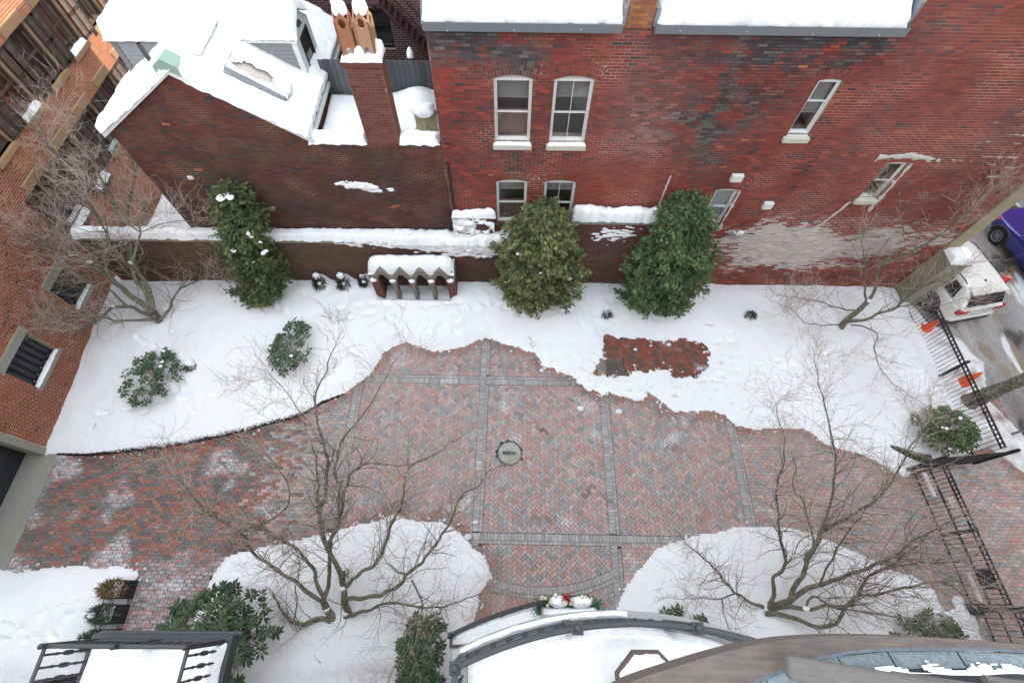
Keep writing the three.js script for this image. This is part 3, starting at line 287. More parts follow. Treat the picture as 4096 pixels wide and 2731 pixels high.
// ---------- brick paving ----------
const PAVE_YAW = -0.010;
const paving = struct('brick_paving', (() => { const s = new THREE.Shape([[-17, -7.25], [17, -7.25], [17, 7.25], [-17, 7.25]].map(p => new THREE.Vector2(...p))); s.holes.push(new THREE.Path([[3.14, 1.8], [3.14, 2.35], [3.7, 2.35], [3.7, 1.8]].map(p => new THREE.Vector2(...p)))); return new THREE.ShapeGeometry(s); })(), std([0.06, 0.055, 0.05], 0.95, { map: T_grain }));
paving.quaternion.setFromAxisAngle(V(0, 1, 0), PAVE_YAW).multiply(new THREE.Quaternion().setFromAxisAngle(V(1, 0, 0), -Math.PI / 2));
paving.position.set(0.2, -0.022, -5.0); // its own y runs away from the camera; pavers are children, tops near y = 0
{
  const OX = 0.2, OZ = -5.0; const toWorld = (u, v) => { const x = u, z = -v; const c = Math.cos(PAVE_YAW), s = Math.sin(PAVE_YAW); return [OX + x * c + z * s, OZ - x * s + z * c]; };
  const r = rand(77), list = []; const L = 0.197, B = 0.0985; // a paver is twice as long as wide
  const U = x => x - OX, Vv = z => -(z - OZ);
  const bands = [-5.05, -0.85, 3.15, 7.2].map(U), hb = [Vv(-6.52), Vv(-1.56)];
  const man = [U(0.03), Vv(-4.06)], gr = [U(3.62), Vv(-7.08)];
  const free = (u, v) => Math.hypot(u - man[0], v - man[1]) > 0.40 && !(Math.abs(u - gr[0]) < 0.29 && Math.abs(v - gr[1]) < 0.29);
  const add = (poly, kind, full) => { let u = 0, v = 0; for (const p of poly) { u += p[0]; v += p[1]; } u /= poly.length; v /= poly.length; if (!free(u, v)) return; const [x, z] = toWorld(u, v); if (z > 2 || snowH(x, z) > 0.06 || x < -16.5) return; list.push({ poly, kind, full, u, v, x, z }); };
  const rect = (u, v, w, h, kind) => add([[u, v], [u + w, v], [u + w, v + h], [u, v + h]], kind, { u: u + w / 2, v: v + h / 2, w, h, rot: 0 });
  // bands
  const vmin = Vv(1.9), vmax = Vv(-9.3);
  for (const c of bands) for (let v = vmin; v < vmax; v += B) { if (hb.some(q => Math.abs(v + B / 2 - q) < 0.16)) continue; rect(c - .15, v, L, B, 'band'); } 
  for (const c of bands) for (let v = vmin; v < vmax; v += .125) { if (hb.some(q => v + .1 > q - .15 && v < q + .15)) continue; rect(c - .15 + L, v, B, .125, 'band'); }
  for (const [k, c] of hb.entries()) { const up = k === 0; for (let u = bands[0] + .15; u < bands[3] - .15; u += B) rect(u, up ? c - .15 : c - .05, B, L, bands.some(b => Math.abs(b - u) < 0.2) ? 'band' : 'band'); for (let u = bands[0] + .15; u < bands[3] - .15; u += .125) rect(u, up ? c + .05 : c - .15, .125, B, 'band'); }
  // curved band by the door
  const ac = [U(0.95), Vv(-5.05)], inArc = (u, v) => Math.hypot(u - ac[0], v - ac[1]);
  for (let a = -2.3; a < -0.8; a += B / 4.8) { for (const [ra, rb] of [[4.72, 4.915], [4.92, 5.02]]) { const q = (rr, t) => [ac[0] + rr * Math.cos(t), ac[1] + rr * Math.sin(t)]; const a2 = a + B / 4.8; const m = q(ra, a); if (m[0] < bands[1] + .15 || m[0] > bands[2] - .15) continue; add([q(ra, a), q(rb, a), q(rb, a2), q(ra, a2)], 'band'); } }
  // clipping of convex polygons
  const clip = (poly, f) => { const out = []; for (let i = 0; i < poly.length; i++) { const a = poly[i], b = poly[(i + 1) % poly.length], fa = f(a), fb = f(b); if (fa >= 0) out.push(a); if (fa * fb < 0) { const t = fa / (fa - fb); out.push([lerp(a[0], b[0], t), lerp(a[1], b[1], t)]); } } return out; };
  const area = p => { let s = 0; for (let i = 0; i < p.length; i++) { const a = p[i], b = p[(i + 1) % p.length]; s += a[0] * b[1] - b[0] * a[1]; } return s / 2; };
  const cs = Math.SQRT1_2;
  const herring = (u0, u1, v0, v1, circ, below) => { // 45 degree herringbone inside a rectangle
    const R = 60; for (let k = -R * 2; k < R * 2; k++) for (let m = -R; m < R; m++) for (const t of [0, 1]) {
      const x = t ? k : k, y = (t ? k + 1 : k) + 4 * m; const w = t ? 1 : 2, h = t ? 2 : 1; const cx = (x + w / 2) * B, cy = (y + h / 2) * B; const pu = (cx - cy) * cs, pv = (cx + cy) * cs; if (pu < u0 - .2 || pu > u1 + .2 || pv < v0 - .2 || pv > v1 + .2) continue;
      let poly = [[x, y], [x + w, y], [x + w, y + h], [x, y + h]].map(([a, b]) => [(a - b) * B * cs, (a + b) * B * cs]);
      let cutB = false; const whole0 = poly.every(p => p[0] >= u0 && p[0] <= u1 && p[1] >= v0 && p[1] <= v1) && (!circ || poly.every(p => inArc(...p) < 4.72)) ;
      if (below) { const l = inArc(pu, pv), nx = (pu - ac[0]) / l, ny = (pv - ac[1]) / l; const f = p => (p[0] - ac[0]) * nx + (p[1] - ac[1]) * ny - 5.024; if (poly.some(p => f(p) < 0)) { poly = clip(poly, f); cutB = true; } }
      poly = clip(poly, p => p[0] - u0); poly = clip(poly, p => u1 - p[0]); poly = clip(poly, p => p[1] - v0); poly = clip(poly, p => v1 - p[1]); if (circ && !whole0) { const c = poly.reduce((s, p) => [s[0] + p[0] / poly.length, s[1] + p[1] / poly.length], [0, 0]); if (poly.length) { const l = Math.hypot(c[0] - ac[0], c[1] - ac[1]), nx = (c[0] - ac[0]) / l, ny = (c[1] - ac[1]) / l; poly = clip(poly, p => 4.715 - ((p[0] - ac[0]) * nx + (p[1] - ac[1]) * ny)); } }
      if (poly.length < 3 || area(poly) < 0.0006) continue;
      add(poly, 'herring', whole0 && !cutB ? { u: pu, v: pv, w: w * B, h: h * B, rot: Math.PI / 4 } : null);
    }
  };
  const cols = [[bands[0] + .155, bands[1] - .155], [bands[1] + .155, bands[2] - .155], [bands[2] + .155, bands[3] - .155]];
  for (const [i, [a, b]] of cols.entries()) { herring(a, b, hb[1] + .155, hb[0] - .155); herring(a, b, hb[0] + .155, vmax); if (i < 2) { herring(a, b, Vv(0.3), hb[1] - .155, i === 1); if (i === 1) herring(a, b, vmin, Vv(-1.1), false, true); } }
  const running = (u0, u1, v0, v1) => { let k = 0; for (let v = v0; v < v1; v += B, k++) { for (let u = u0 - (k % 2) * B; u < u1; u += L) { const a = Math.max(u, u0), b = Math.min(u + L, u1); if (b - a > .03) rect(a, v, b - a, B, 'run'); } } };
  running(U(-15), bands[0] - .155, vmin, vmax); running(bands[3] + .155, U(16.4), vmin, Vv(-6.2)); running(bands[2] + .155, bands[3] - .155, vmin, hb[1] - .155);
  // tones of the clay
  const red = [.44, .20, .155], org = [.48, .18, .115], pink = [.45, .275, .24], grey = [.27, .266, .257], brn = [.34, .24, .21], dk = [.15, .15, .155];
  const stains = [[1.1, -7.0 + 2.2, .5, .12, .7], [2.4, -2.9, .55, .1, -.9], [3.0, -2.7, .4, .08, .8], [-1.6, -6.1, .3, .08, .6], [.35, -5.3, .3, .06, .8], [1.1, -2.1, .6, .1, .1], [5.2, -4.3, .35, .14, .3], [-1.15, -4.1, .2, .07, .9]];
  // dried road salt: grains and crusts, laid on in blotches finer than a paver
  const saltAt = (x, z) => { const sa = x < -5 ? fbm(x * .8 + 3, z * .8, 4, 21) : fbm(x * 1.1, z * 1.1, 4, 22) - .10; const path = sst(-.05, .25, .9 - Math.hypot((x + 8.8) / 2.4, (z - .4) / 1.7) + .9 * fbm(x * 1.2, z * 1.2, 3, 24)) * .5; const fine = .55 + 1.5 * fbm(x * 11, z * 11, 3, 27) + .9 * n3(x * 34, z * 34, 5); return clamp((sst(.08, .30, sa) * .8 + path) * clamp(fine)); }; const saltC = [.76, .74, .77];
  const tone = q => {
    const t = r(), big = fbm(q.x * .35, q.z * .35, 3, 11), clump = fbm(q.x * 1.7, q.z * 1.7, 2, 13) * .35; let c;
    if (q.kind === 'band') c = mix3(mix3(grey, [.31, .295, .275], r()), brn, r() < .12 ? .6 : 0);
    else { const g = (q.kind === 'run' ? (q.x < -5 ? .56 : .30) : .34) + big * .5 + clump; c = t < g ? mix3(grey, t < g * .3 ? dk : [.215, .195, .185], r() * .8) : t < g + .24 ? mix3(pink, red, r()) : t < g + .38 ? mix3(brn, red, r()) : mix3(red, r() < .4 ? org : pink, r()); }
    if (q.kind === 'herring' && q.x > 2.9 && q.z < -6.7) c = mix3(c, [c[0] * .78, c[1] * .52, c[2] * .42], .8); // soaked by meltwater, before it dries pale
    else if (q.x > -6 - 2 * r()) c = mix3(c, [.60, .585, .57], .20 + .24 * r()); // salt film, thickened so the colour also carries lifted shade
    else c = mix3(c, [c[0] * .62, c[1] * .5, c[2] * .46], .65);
    const ed = Math.max(sd(T.upper, q.x, q.z), q.x > 2 ? -9 : sd(T.mid, q.x, q.z)); const wet = sst(-.5, -.02, ed + .35 * fbm(q.x * 2, q.z * 2, 3, 25)); c = mix3(c, [c[0] * .62, c[1] * .46, c[2] * .4], wet * .75);
    for (const [sx, sz, a, b, an] of stains) { const dx = q.x - sx, dz = q.z - sz, ca = Math.cos(an), sa2 = Math.sin(an); const e = ((dx * ca + dz * sa2) / a) ** 2 + ((-dx * sa2 + dz * ca) / b) ** 2; if (e < 1) c = mix3(c, [.15, .07, .05], .55 * (1 - e)); }
    return jit(c, r, .88, .24);
  };
  const nUp = V(0, 1, 0), p = V();
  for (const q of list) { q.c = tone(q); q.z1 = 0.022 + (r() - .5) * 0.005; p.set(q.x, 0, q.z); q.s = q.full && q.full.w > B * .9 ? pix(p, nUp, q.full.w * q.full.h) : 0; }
  const one = new Set([...list].sort((a, b) => b.s - a.s).slice(0, 300)); const gb = new GB();
  for (const q of list) {
    if (one.has(q)) { const f = q.full, m = mesh('paver', BRICK, tint(q.c), paving); m.position.set(f.u, f.v, 0); m.rotation.z = f.rot; m.scale.set(f.w - .005, f.h - .005, q.z1); continue; }
    let P = q.poly; if (area(P) < 0) P = [...P].reverse(); const cu = q.u, cv = q.v; const ins = (k, z) => P.map(([a, b]) => { const l = Math.hypot(a - cu, b - cv) || 1; return V(a - (a - cu) / l * k, b - (b - cv) / l * k, z); }); const top = ins(.0085, q.z1), mid = ins(.0038, q.z1 - .006), bot = ins(.0038, 0);
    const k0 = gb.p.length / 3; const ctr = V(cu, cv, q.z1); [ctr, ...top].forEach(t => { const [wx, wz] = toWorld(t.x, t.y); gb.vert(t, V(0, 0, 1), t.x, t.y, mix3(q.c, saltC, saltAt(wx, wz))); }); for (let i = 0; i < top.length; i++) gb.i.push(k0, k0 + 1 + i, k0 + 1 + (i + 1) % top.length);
    for (let i = 0; i < P.length; i++) { const j = (i + 1) % P.length; gb.quad(mid[i], mid[j], top[j], top[i], q.c); gb.quad(bot[i], bot[j], mid[j], mid[i], q.c); }
  }
  const m = mesh('pavers', gb.geo(), M.brickVC, paving); m.userData.kind = 'stuff';
  console.log('pavers', list.length);
}
// manhole cover: ring, disc with packed snow and salt, slot of bare iron
{
  const t = thing('manhole_cover', 'round iron manhole cover filled with pale ice, dark bar across it', 'manhole', [0.03, -0.004, -4.06]);
  mesh('rim', lathe([[.352, 0], [.352, .012], [.375, .014], [.395, .012], [.4, 0]], 40), M.ironGrey, t);
  mesh('lid', lathe([[0, .004], [.345, .004], [.35, 0]], 40), std([.58, .58, .53], .9, { map: tex(256, (x, y) => { const a = Math.abs(((x * 40) % 1) - .5) + Math.abs(((y * 40) % 1) - .5); const v = a > .62 ? .55 : .95; const d = vB(x * 32, y * 32) * .3 + .75; return [v * d, v * d, v * d * .97].map(clamp); }), bumpMap: T_grainB, bumpScale: .006 }), t);
  mesh('bar', rbx(-.22, .22, .004, .016, -.055, .055, .006), M.ironGrey, t).rotation.y = -.05;
}
{
  const t = thing('drain_grate', 'square cast iron drain grate beside the cleared brick patch', 'drain', [3.62, -0.018, -7.08]);
  const gm = std([.17, .15, .125], .75, { map: T_grain }); const n = 7, s = .54 / n; mesh('frame', join(bx(-.285, .285, 0, .02, -.285, -.255), bx(-.285, .285, 0, .02, .255, .285), bx(-.285, -.255, 0, .02, -.255, .255), bx(.255, .285, 0, .02, -.255, .255)), gm, t);
  for (let i = 1; i < n; i++) mesh('bar', bx(-.255, .255, .003, .017, -.27 + i * s - .014, -.27 + i * s + .014), gm, t); for (let i = 1; i < n; i++) mesh('bar', bx(-.27 + i * s - .014, -.27 + i * s + .014, .001, .019, -.255, .255), gm, t);
  const sh = new GB(); const cn = [V(-.262, 0, .262), V(.262, 0, .262), V(.262, 0, -.262), V(-.262, 0, -.262)]; cn.forEach((a, i) => { const b = cn[(i + 1) % 4]; sh.quad(b.clone().setY(-.9), a.clone().setY(-.9), a, b); }); sh.quad(...cn.map(v => v.clone().setY(-.9))); mesh('shaft', sh.geo(), std([.16, .15, .14], .95, { side: THREE.DoubleSide }), t);
}

// ---------- windows (in the frame of their building: x along, y up, z out) ----------
function sash(parent, x0, x1, y0, y1, o = {}) {
  const zf = o.zf ?? -0.04, c = o.casing ?? 0.042, d = 0.07, mat = o.mat ?? M.white; const w = x1 - x0;
  const win = mesh('window', join(bx(x0, x0 + c, y0, y1, zf - d, zf), bx(x1 - c, x1, y0, y1, zf - d, zf), bx(x0 + c, x1 - c, y1 - c, y1, zf - d, zf - .001), bx(x0 + c, x1 - c, y0, y0 + c, zf - d, zf - .001)), mat, parent);
  const a = x0 + c + .004, b = x1 - c - .004, lo = y0 + c + .004, hi = y1 - c - .004, mid = o.mid ?? lerp(lo, hi, .47), s = .026;
  const fr = (p, q, z, extra = []) => join(bx(a, a + s, p, q, z - .03, z), bx(b - s, b, p, q, z - .03, z), bx(a + s, b - s, q - s, q, z - .03, z - .001), bx(a + s, b - s, p, p + s, z - .03, z - .001), ...extra);
  mesh('upper_sash', fr(mid, hi, zf - .02, o.muntin ? [bx((a + b) / 2 - .007, (a + b) / 2 + .007, mid + s, hi - s, zf - .046, zf - .024)] : []), mat, win);
  mesh('lower_sash', fr(lo, mid + .02, zf - .056, o.muntin ? [bx((a + b) / 2 - .007, (a + b) / 2 + .007, lo + s, mid - s, zf - .08, zf - .06)] : []), mat, win);
  mesh('pane', bx(a + s, b - s, mid + s, hi - s, zf - .034, zf - .030), M.glass, win); mesh('pane', bx(a + s, b - s, lo + s, mid - .01, zf - .072, zf - .068), M.glass, win);
  if (o.blind) { const g = new GB(), yb = lerp(hi, lo, o.blind); for (let y = hi - .02; y > yb; y -= .026) g.box(a + .01, b - .01, y - .010, y + .008, zf - .15, zf - .135); g.box(a + .01, b - .01, yb - .05, yb - .01, zf - .155, zf - .13); mesh('blind', g.geo(), M.blind, win); }
  if (o.painted_reflection) mesh('painted_reflection', (() => { const g = new GB(); for (let x = a; x < b - .03; x += .04) g.box(x, x + .024, lo + .05, mid - .02, zf - .2 - .012 * ((x * 50 | 0) % 2), zf - .17); return g.geo(); })(), std([.24, .15, .12], .9), win);  // brown folds behind the lower pane imitate a reflection
  const bz = zf - .75; mesh('interior', join(bx(x0 - .2, x1 + .2, y0 - .2, y1 + .3, bz - .02, bz), bx(x0 - .2, x0 - .18, y0 - .2, y1 + .3, bz, -.36), bx(x1 + .18, x1 + .2, y0 - .2, y1 + .3, bz, -.36), bx(x0 - .18, x1 + .18, y1 + .28, y1 + .3, bz, -.36), bx(x0 - .18, x1 + .18, y0 - .2, y0 - .18, bz, -.36)), M.room, win);
  if (o.sill !== 0) { const e = .055; mesh('sill', rbx(x0 - e, x1 + e, y0 - .19, y0 - .05, -.12, .10, .012), o.sillMat ?? M.sill, win); mesh('sill_slope', rbx(x0 + .01, x1 - .01, y0 - .05, y0 - .004, -.11, .02, .008), mat, win); }
  if (o.rise) { const s2 = new THREE.Shape(); s2.moveTo(x0, y1); s2.lineTo(x1, y1); for (let i = 1; i <= 10; i++) { const t = i / 10; s2.lineTo(lerp(x1, x0, t), y1 + o.rise * 4 * t * (1 - t)); } const g = new THREE.ExtrudeGeometry(s2, { depth: .05, bevelEnabled: false }); g.translate(0, .002, zf - .065); mesh('arch_panel', g, M.whiteOld, win); }
  if (o.snow) mesh('sill_snow', snowTop(x0 - .03, x1 + .03, -.02, .09, y0 - .048, o.snow, .05, x0 * 7 + 3, { step: .025, lump: .5 }), M.snow, win);
  return win;
}
function archBricks(x0, x1, y1, rise, rings = 3) { const w = x1 - x0, R = (w * w / 4 + rise * rise) / (2 * rise), cx = (x0 + x1) / 2, cy = y1 + rise - R, out = []; const half = Math.asin(w / 2 / R) + .06;
  for (let k = 0; k < rings; k++) { const rr = R + .012 + .058 + k * .115, n = Math.round(2 * half * rr / .077); for (let i = 0; i <= n; i++) { const a = -half + 2 * half * (i + .5 * (k % 2)) / n; if (a > half + .01) continue; out.push({ u: cx + rr * Math.sin(a), v: cy + rr * Math.cos(a), w: .066, h: .105, rot: -a }); } } return { out, cx, cy, R, half, top: R + rings * .115 + .01 }; }
const archCut = (spans, A) => v => { let L = spans(v); for (const q of A) { const dy = v - q.cy; if (dy > q.top || dy < (q.R) * Math.cos(q.half) - .03) continue; const o2 = Math.sqrt(q.top * q.top - dy * dy), m = Math.tan(q.half + .01) * dy; const a = Math.min(o2, m) + .008; const R = []; for (const [s, e] of L) { const x0 = q.cx - a, x1 = q.cx + a; if (x1 <= s || x0 >= e) R.push([s, e]); else { if (x0 > s) R.push([s, x0]); if (x1 < e) R.push([x1, e]); } } L = R; } return L; };
const blob = (u, v, cx, cy, rx, ry) => Math.exp(-(((u - cx) / rx) ** 2 + ((v - cy) / ry) ** 2));
// colours of weathered brick: c red, sooted, salted
const bRed = [.255, .045, .03], bBright = [.32, .055, .034], bOr = [.40, .13, .055], bDk = [.06, .046, .05], bPur = [.145, .038, .034], bPale = [.46, .34, .31], bGrn = [.13, .12, .10];

// ---------- the tall brick row house across the yard ----------
{
  const B = thing('brick_row_house', 'tall dark red brick row house with arched sash windows across the snowy yard', 'building', [0, 0, -10.3]);
  const wins = [[-.42, .46, 6.55, 8.22, .09], [.95, 1.85, 6.55, 8.22, .09], [-.42, .45, 3.58, 5.2, .08], [.94, 1.82, 3.58, 5.2, .08], [6.88, 7.42, 6.86, 8.27, .05], [10.03, 10.56, 4.76, 6.0, .03], [5.83, 6.46, 3.62, 4.98, .05]];
  const vents = [[6.02, 6.34, 5.38, 5.62], [7.38, 7.66, 4.36, 4.6]];
  const T_mort = tex(512, (x, y) => { const X = x * 17 - 2, Y = y * 14; const n = fbm(X * .8, Y * .8, 4, 31); let c = mix3([.36, .27, .24], [.70, .62, .56], clamp(.36 + n * 2.0 + (X > 8 ? .2 : 0))); c = mix3(c, [.16, .13, .13], clamp(blob(X, Y, 5.4, 7.9, 1.6, 1.2) + blob(X, Y, -.8, 9.2, 1.5, .6) + blob(X, Y, 7, 9, 2, .7))); const ww = sst(.35, .6, blob(X, Y, 8.6, 2.5, 1.9, 1.2) + blob(X, Y, 12, 2.9, 2.6, 1.0) + n); return mix3(c, [.82, .80, .77], ww); });
  T_mort.repeat.set(1 / 17, 1 / 14); T_mort.offset.set(2 / 17, 0);
  const outline = [[-1.8, 0], [14.25, 0], [14.25, 23], [8.03, 23], [8.03, 9.33], [-1.8, 9.33]];  // unseen part above the frame raised to block the sun
  const wall = mesh('wall', core(outline, wins, .36, null), std([1, 1, 1], .95, { map: T_mort, bumpMap: T_grainB, bumpScale: .004 }), B);
  const A = wins.map(([a, b, , y1, r], i) => archBricks(a, b, y1, r, i < 2 ? 3 : i < 5 ? 2 : 1));
  const base = v => v < 9.33 ? [[-1.79, 14.24]] : [[8.04, 14.24]];
  const holes = wins.map(([a, b, c, d]) => [a, b, c, d]).concat(wins.filter((_, i) => i !== 6).map(([a, b, c]) => [a - .06, b + .06, c - .2, c - .04]));
  bricks(wall, { seed: 5, v0: .25, v1: 13.6, spans: cut(archCut(base, A), holes), extra: A.flatMap(q => q.out), wavy: .006,
    tone: (u, v, r) => {
      const n = fbm(u * .55, v * .55, 4, 41), n2 = fbm(u * 2.2, v * 2.2, 3, 42), t = r(); let c = mix3(bRed, bPur, clamp(.3 + n * 1.6 + (r() - .5) * .7)); if (t < .013) c = bOr; else if (t < .07 + n2 * .2) c = mix3(bDk, bPur, r() * .6); else if (t > .84) c = bBright;
      let soot = blob(u, v, -.9, 9.15, 1.3, .55) * 1.5 + blob(u, v, .15, 8.6, .5, .3) + blob(u, v, 6.2, 9.1, 2.3, .55) * 1.25 + blob(u, v, 5.2, 7.7, 1.3, .9) * .8 + blob(u, v, 4.3, 7.1, .9, .5) * .8 + blob(u, v, 5.1, 6.2, .7, .8) * .6 + blob(u, v, .1, 6.1, .8, .4) * .6 + blob(u, v, .2, 5.6, .2, .7) * .5 + blob(u, v, 12.3, 7.6, .5, 1.1) * .7 + blob(u, v, 3.4, 4.2, 1.4, .25) * .3;
      soot *= 1.25 * clamp(.7 + 2.6 * n2 + (r() - .5) * .5); c = mix3(c, r() < .22 ? bGrn : r() < .5 ? [.075, .07, .078] : bDk, clamp(soot));
      const clean_ = blob(u, v, 3.0, 5.1, 1.5, .9); c = mix3(c, mix3(bBright, [.29, .07, .045], r()), clamp(clean_ * 1.3 - .15));
      const salt = blob(u, v, 3.0, 7.2, .9, 1.4) * .3 + blob(u, v, 3.6, 6.9, .3, 1.0) * .5 * clamp(n2 * 3 + .5); c = mix3(c, [.40, .23, .22], clamp(salt * (.5 + r())));
      const ww = blob(u, v, 8.6, 2.5, 1.7, 1.1) * 1.1 + blob(u, v, 7.9, 3.2, 1.2, .5) * .5 + blob(u, v, 12.2, 2.9, 2.4, .8) * .85 + blob(u, v, 10.5, 2.2, 2, .9) * .55 + 0 - blob(u, v, 10.6, 3.5, .5, .6) * .9 + (v < .9 ? -.5 : 0); const pw = ww > .12 ? sst(.34, .7, ww + 1.4 * fbm(u * .9, v * 2.6, 4, 44) * sst(.12, .4, ww) - .06 + (r() - .5) * .7) : 0; c = mix3(c, mix3([.60, .57, .53], bPale, r() * .6), pw * .9);
      if (u > 8 && v > 3.8) c = mix3(c, [.27, .075, .055], .35);
      return jit(c, r, .8, .4);
    } });
  sash(B, -.42, .46, 6.55, 8.22, { rise: .09, blind: .3, painted_reflection: true, snow: .05 }); sash(B, .95, 1.85, 6.55, 8.22, { rise: .09, muntin: true, blind: .28, snow: .05 });
  sash(B, -.42, .45, 3.58, 5.2, { rise: .08, blind: .22, painted_reflection: true, sill: 0 }); sash(B, .94, 1.82, 3.58, 5.2, { rise: .08, muntin: true, blind: .22, sill: 0 });
  sash(B, 6.88, 7.42, 6.86, 8.27, { rise: .05, blind: .62, casing: .036, mid: 7.72 }); sash(B, 10.03, 10.56, 4.76, 6.0, { rise: .03, casing: .034 }); sash(B, 5.83, 6.46, 3.62, 4.98, { rise: .05, casing: .036, blind: .5, sill: 0 });
  // gutters with brackets, roof slopes, snow on them
  const gut = (a, b) => { const g = mesh('gutter', join(bx(a, b, 9.33, 9.35, .015, .17), bx(a, b, 9.35, 9.5, .155, .17), bx(a, b, 9.35, 9.5, .015, .03), bx(a, a + .012, 9.35, 9.5, .03, .155), bx(b - .012, b, 9.35, 9.5, .03, .155)), M.gutter, B); for (let x = a + .5; x < b; x += 1.35) mesh('rivet', new THREE.SphereGeometry(.012, 6, 5).translate(x, 9.37 + .03 * ((x * 7 | 0) % 2), .172), M.white, g); for (let x = a + 1.2; x < b; x += 2.9) mesh('seam', bx(x, x + .03, 9.325, 9.505, .165, .178), M.gutter, g); };
  gut(-1.82, 2.22); gut(2.88, 7.98);
  const roofP = (a, b) => (s, t) => V(lerp(a, b, s), lerp(9.46, 13.2, t), lerp(.10, -4.6, t)); const rn = V(0, 4.7, 3.74).normalize();
  for (const [a, b, sd_] of [[-1.86, 2.24, 3], [2.86, 8.0, 9]]) { const rf = mesh('roof', join((() => { const g = new GB(); g.quad(V(a, 9.40, .06), V(b, 9.40, .06), V(b, 13.14, -4.64), V(a, 13.14, -4.64)); g.quad(V(b, 9.40, -9.3), V(a, 9.40, -9.3), V(a, 13.14, -4.64), V(b, 13.14, -4.64)); return g.geo(); })(), bx(a, b, 9.2, 9.39, -9.2, -.4)), M.slate, B); mesh('roof_snow', snowSheet(roofP(a + .03, b - .03), rn, 60, 60, [b - a, 6], .17, .13, sd_, { lump: .3, ragged: .05, fine: .03 }), M.snow, rf); }
  const ch = mesh('chimney', bx(2.27, 2.84, 9.34, 11.6, -.62, -.012), std([.45, .36, .28], .95, { map: T_grain }), B);
  bricks(ch, { seed: 61, v0: 9.34, v1: 11.6, spans: () => [[2.27, 2.84]], proud: .010, keep: 120, tone: (u, v, r) => mix3([.42, .17, .075], [.30, .09, .05], r()) });
  mesh('flashing', bx(2.20, 2.265, 9.4, 9.75, -.7, .05), M.lead, ch); mesh('flashing', bx(2.845, 2.91, 9.4, 9.75, -.7, .05), M.lead, ch);
  mesh('vent_pipe', new THREE.CylinderGeometry(.05, .05, 1.3, 12).translate(5.0, 10.3, -.7), M.ironGrey, B);
  // side of the higher part, boarded white above a lead apron
  const side = mesh('side_wall', bx(8.035, 8.3, 9.4, 23, -5, -.365), M.sill, B); for (let i = 0; i < 9; i++) mesh('panel', bx(8.02, 8.034, 9.9, 13.6, -4.6 + i * .46, -4.16 + i * .46), M.whiteOld, side); mesh('apron', bx(7.99, 8.019, 9.4, 9.88, -4.7, -.02), M.lead, side); mesh('roof_top', bx(8.0, 14.3, 23, 23.2, -9, .1), M.slate, B);
  mesh('body', bx(-1.79, 14.2, 0, 9.2, -9, -1.2), M.room, B); mesh('upper_body', bx(8.31, 14.2, 9.21, 22.98, -9, -1.2), M.room, B);
  for (const [a, b, c, d] of vents) mesh('vent_cover', rbx(a, b, c, d, .012, .13, .02), M.white, B);
  mesh('repair_seam', (() => { const g = new GB(), r = rand(3); for (let y = 4.1; y < 5.5; y += .07) g.box(4.335 + r() * .02, 4.385 + r() * .02, y, y + .07, .010, .020 + r() * .004); return g.geo(); })(), std([.62, .6, .57], .95, { map: T_grain }), B);
  // smears of cement round the small far window
  const mor = (x0, x1, y0, y1, f, th = .02) => mesh('mortar_patch', splat(x0, x1, y0, y1, .0105, f, th, .025), std([.62, .59, .54], .95, { map: T_grain }), B);
  mor(9.6, 11.3, 5.9, 6.5, (u, v) => .35 - Math.abs(v - 6.14 - .12 * (1 - Math.abs(u - 10.3))) * 5 + .9 * fbm(u * 3, v * 6, 3)); mor(10.55, 10.85, 4.2, 6.1, (u, v) => .25 - Math.abs(u - 10.6 - .06) * 5 + .7 * fbm(u * 6, v * 3, 3, 2)); mor(9.3, 10.0, 3.0, 4.6, (u, v) => .2 - Math.abs(u - 9.62 - (v - 3.7) * .33) * 5 + .4 * fbm(u * 6, v * 4, 3, 4)); mor(6.4, 6.7, 3.3, 5.0, (u, v) => .2 - Math.abs(u - 6.52) * 5 + .5 * fbm(u * 6, v * 3, 3, 6));
  mor(11.6, 13.6, 5.5, 8.2, (u, v) => fbm(u * 1.6, v * 9, 3, 8) - .26, .012);
  // stone pilaster at the street corner
  const pil = mesh('corner_pilaster', bx(14.26, 14.7, 0, 12, -.36, .03), std([.40, .34, .22], .9, { map: T_grain }), B); for (let i = 0; i < 40; i++) mesh('block', bx(14.27, 14.69, i * .3 + .01, i * .3 + .29, .031, .042), std([.38, .32, .21], .9, { map: T_grain }), pil);
  // cable down the left corner
  const cb = new GB(); for (const dx of [0, .05]) cb.tube(Array.from({ length: 24 }, (_, i) => V(-1.72 + dx + .02 * Math.sin(i * 1.3 + dx * 30), 5.9 - i * .115, .03)), () => .012, 5); mesh('cable', cb.geo(), M.rubber, B);
  // snow caught on the wall
  mesh('wall_snow', splat(7.0, 7.5, 3.0, 3.4, .012, (u, v) => .3 - Math.hypot((u - 7.27) * 2.6, (v - 3.2) * 3.4) + .9 * fbm(u * 9, v * 9, 3), .05, .02), M.snow, B);
}
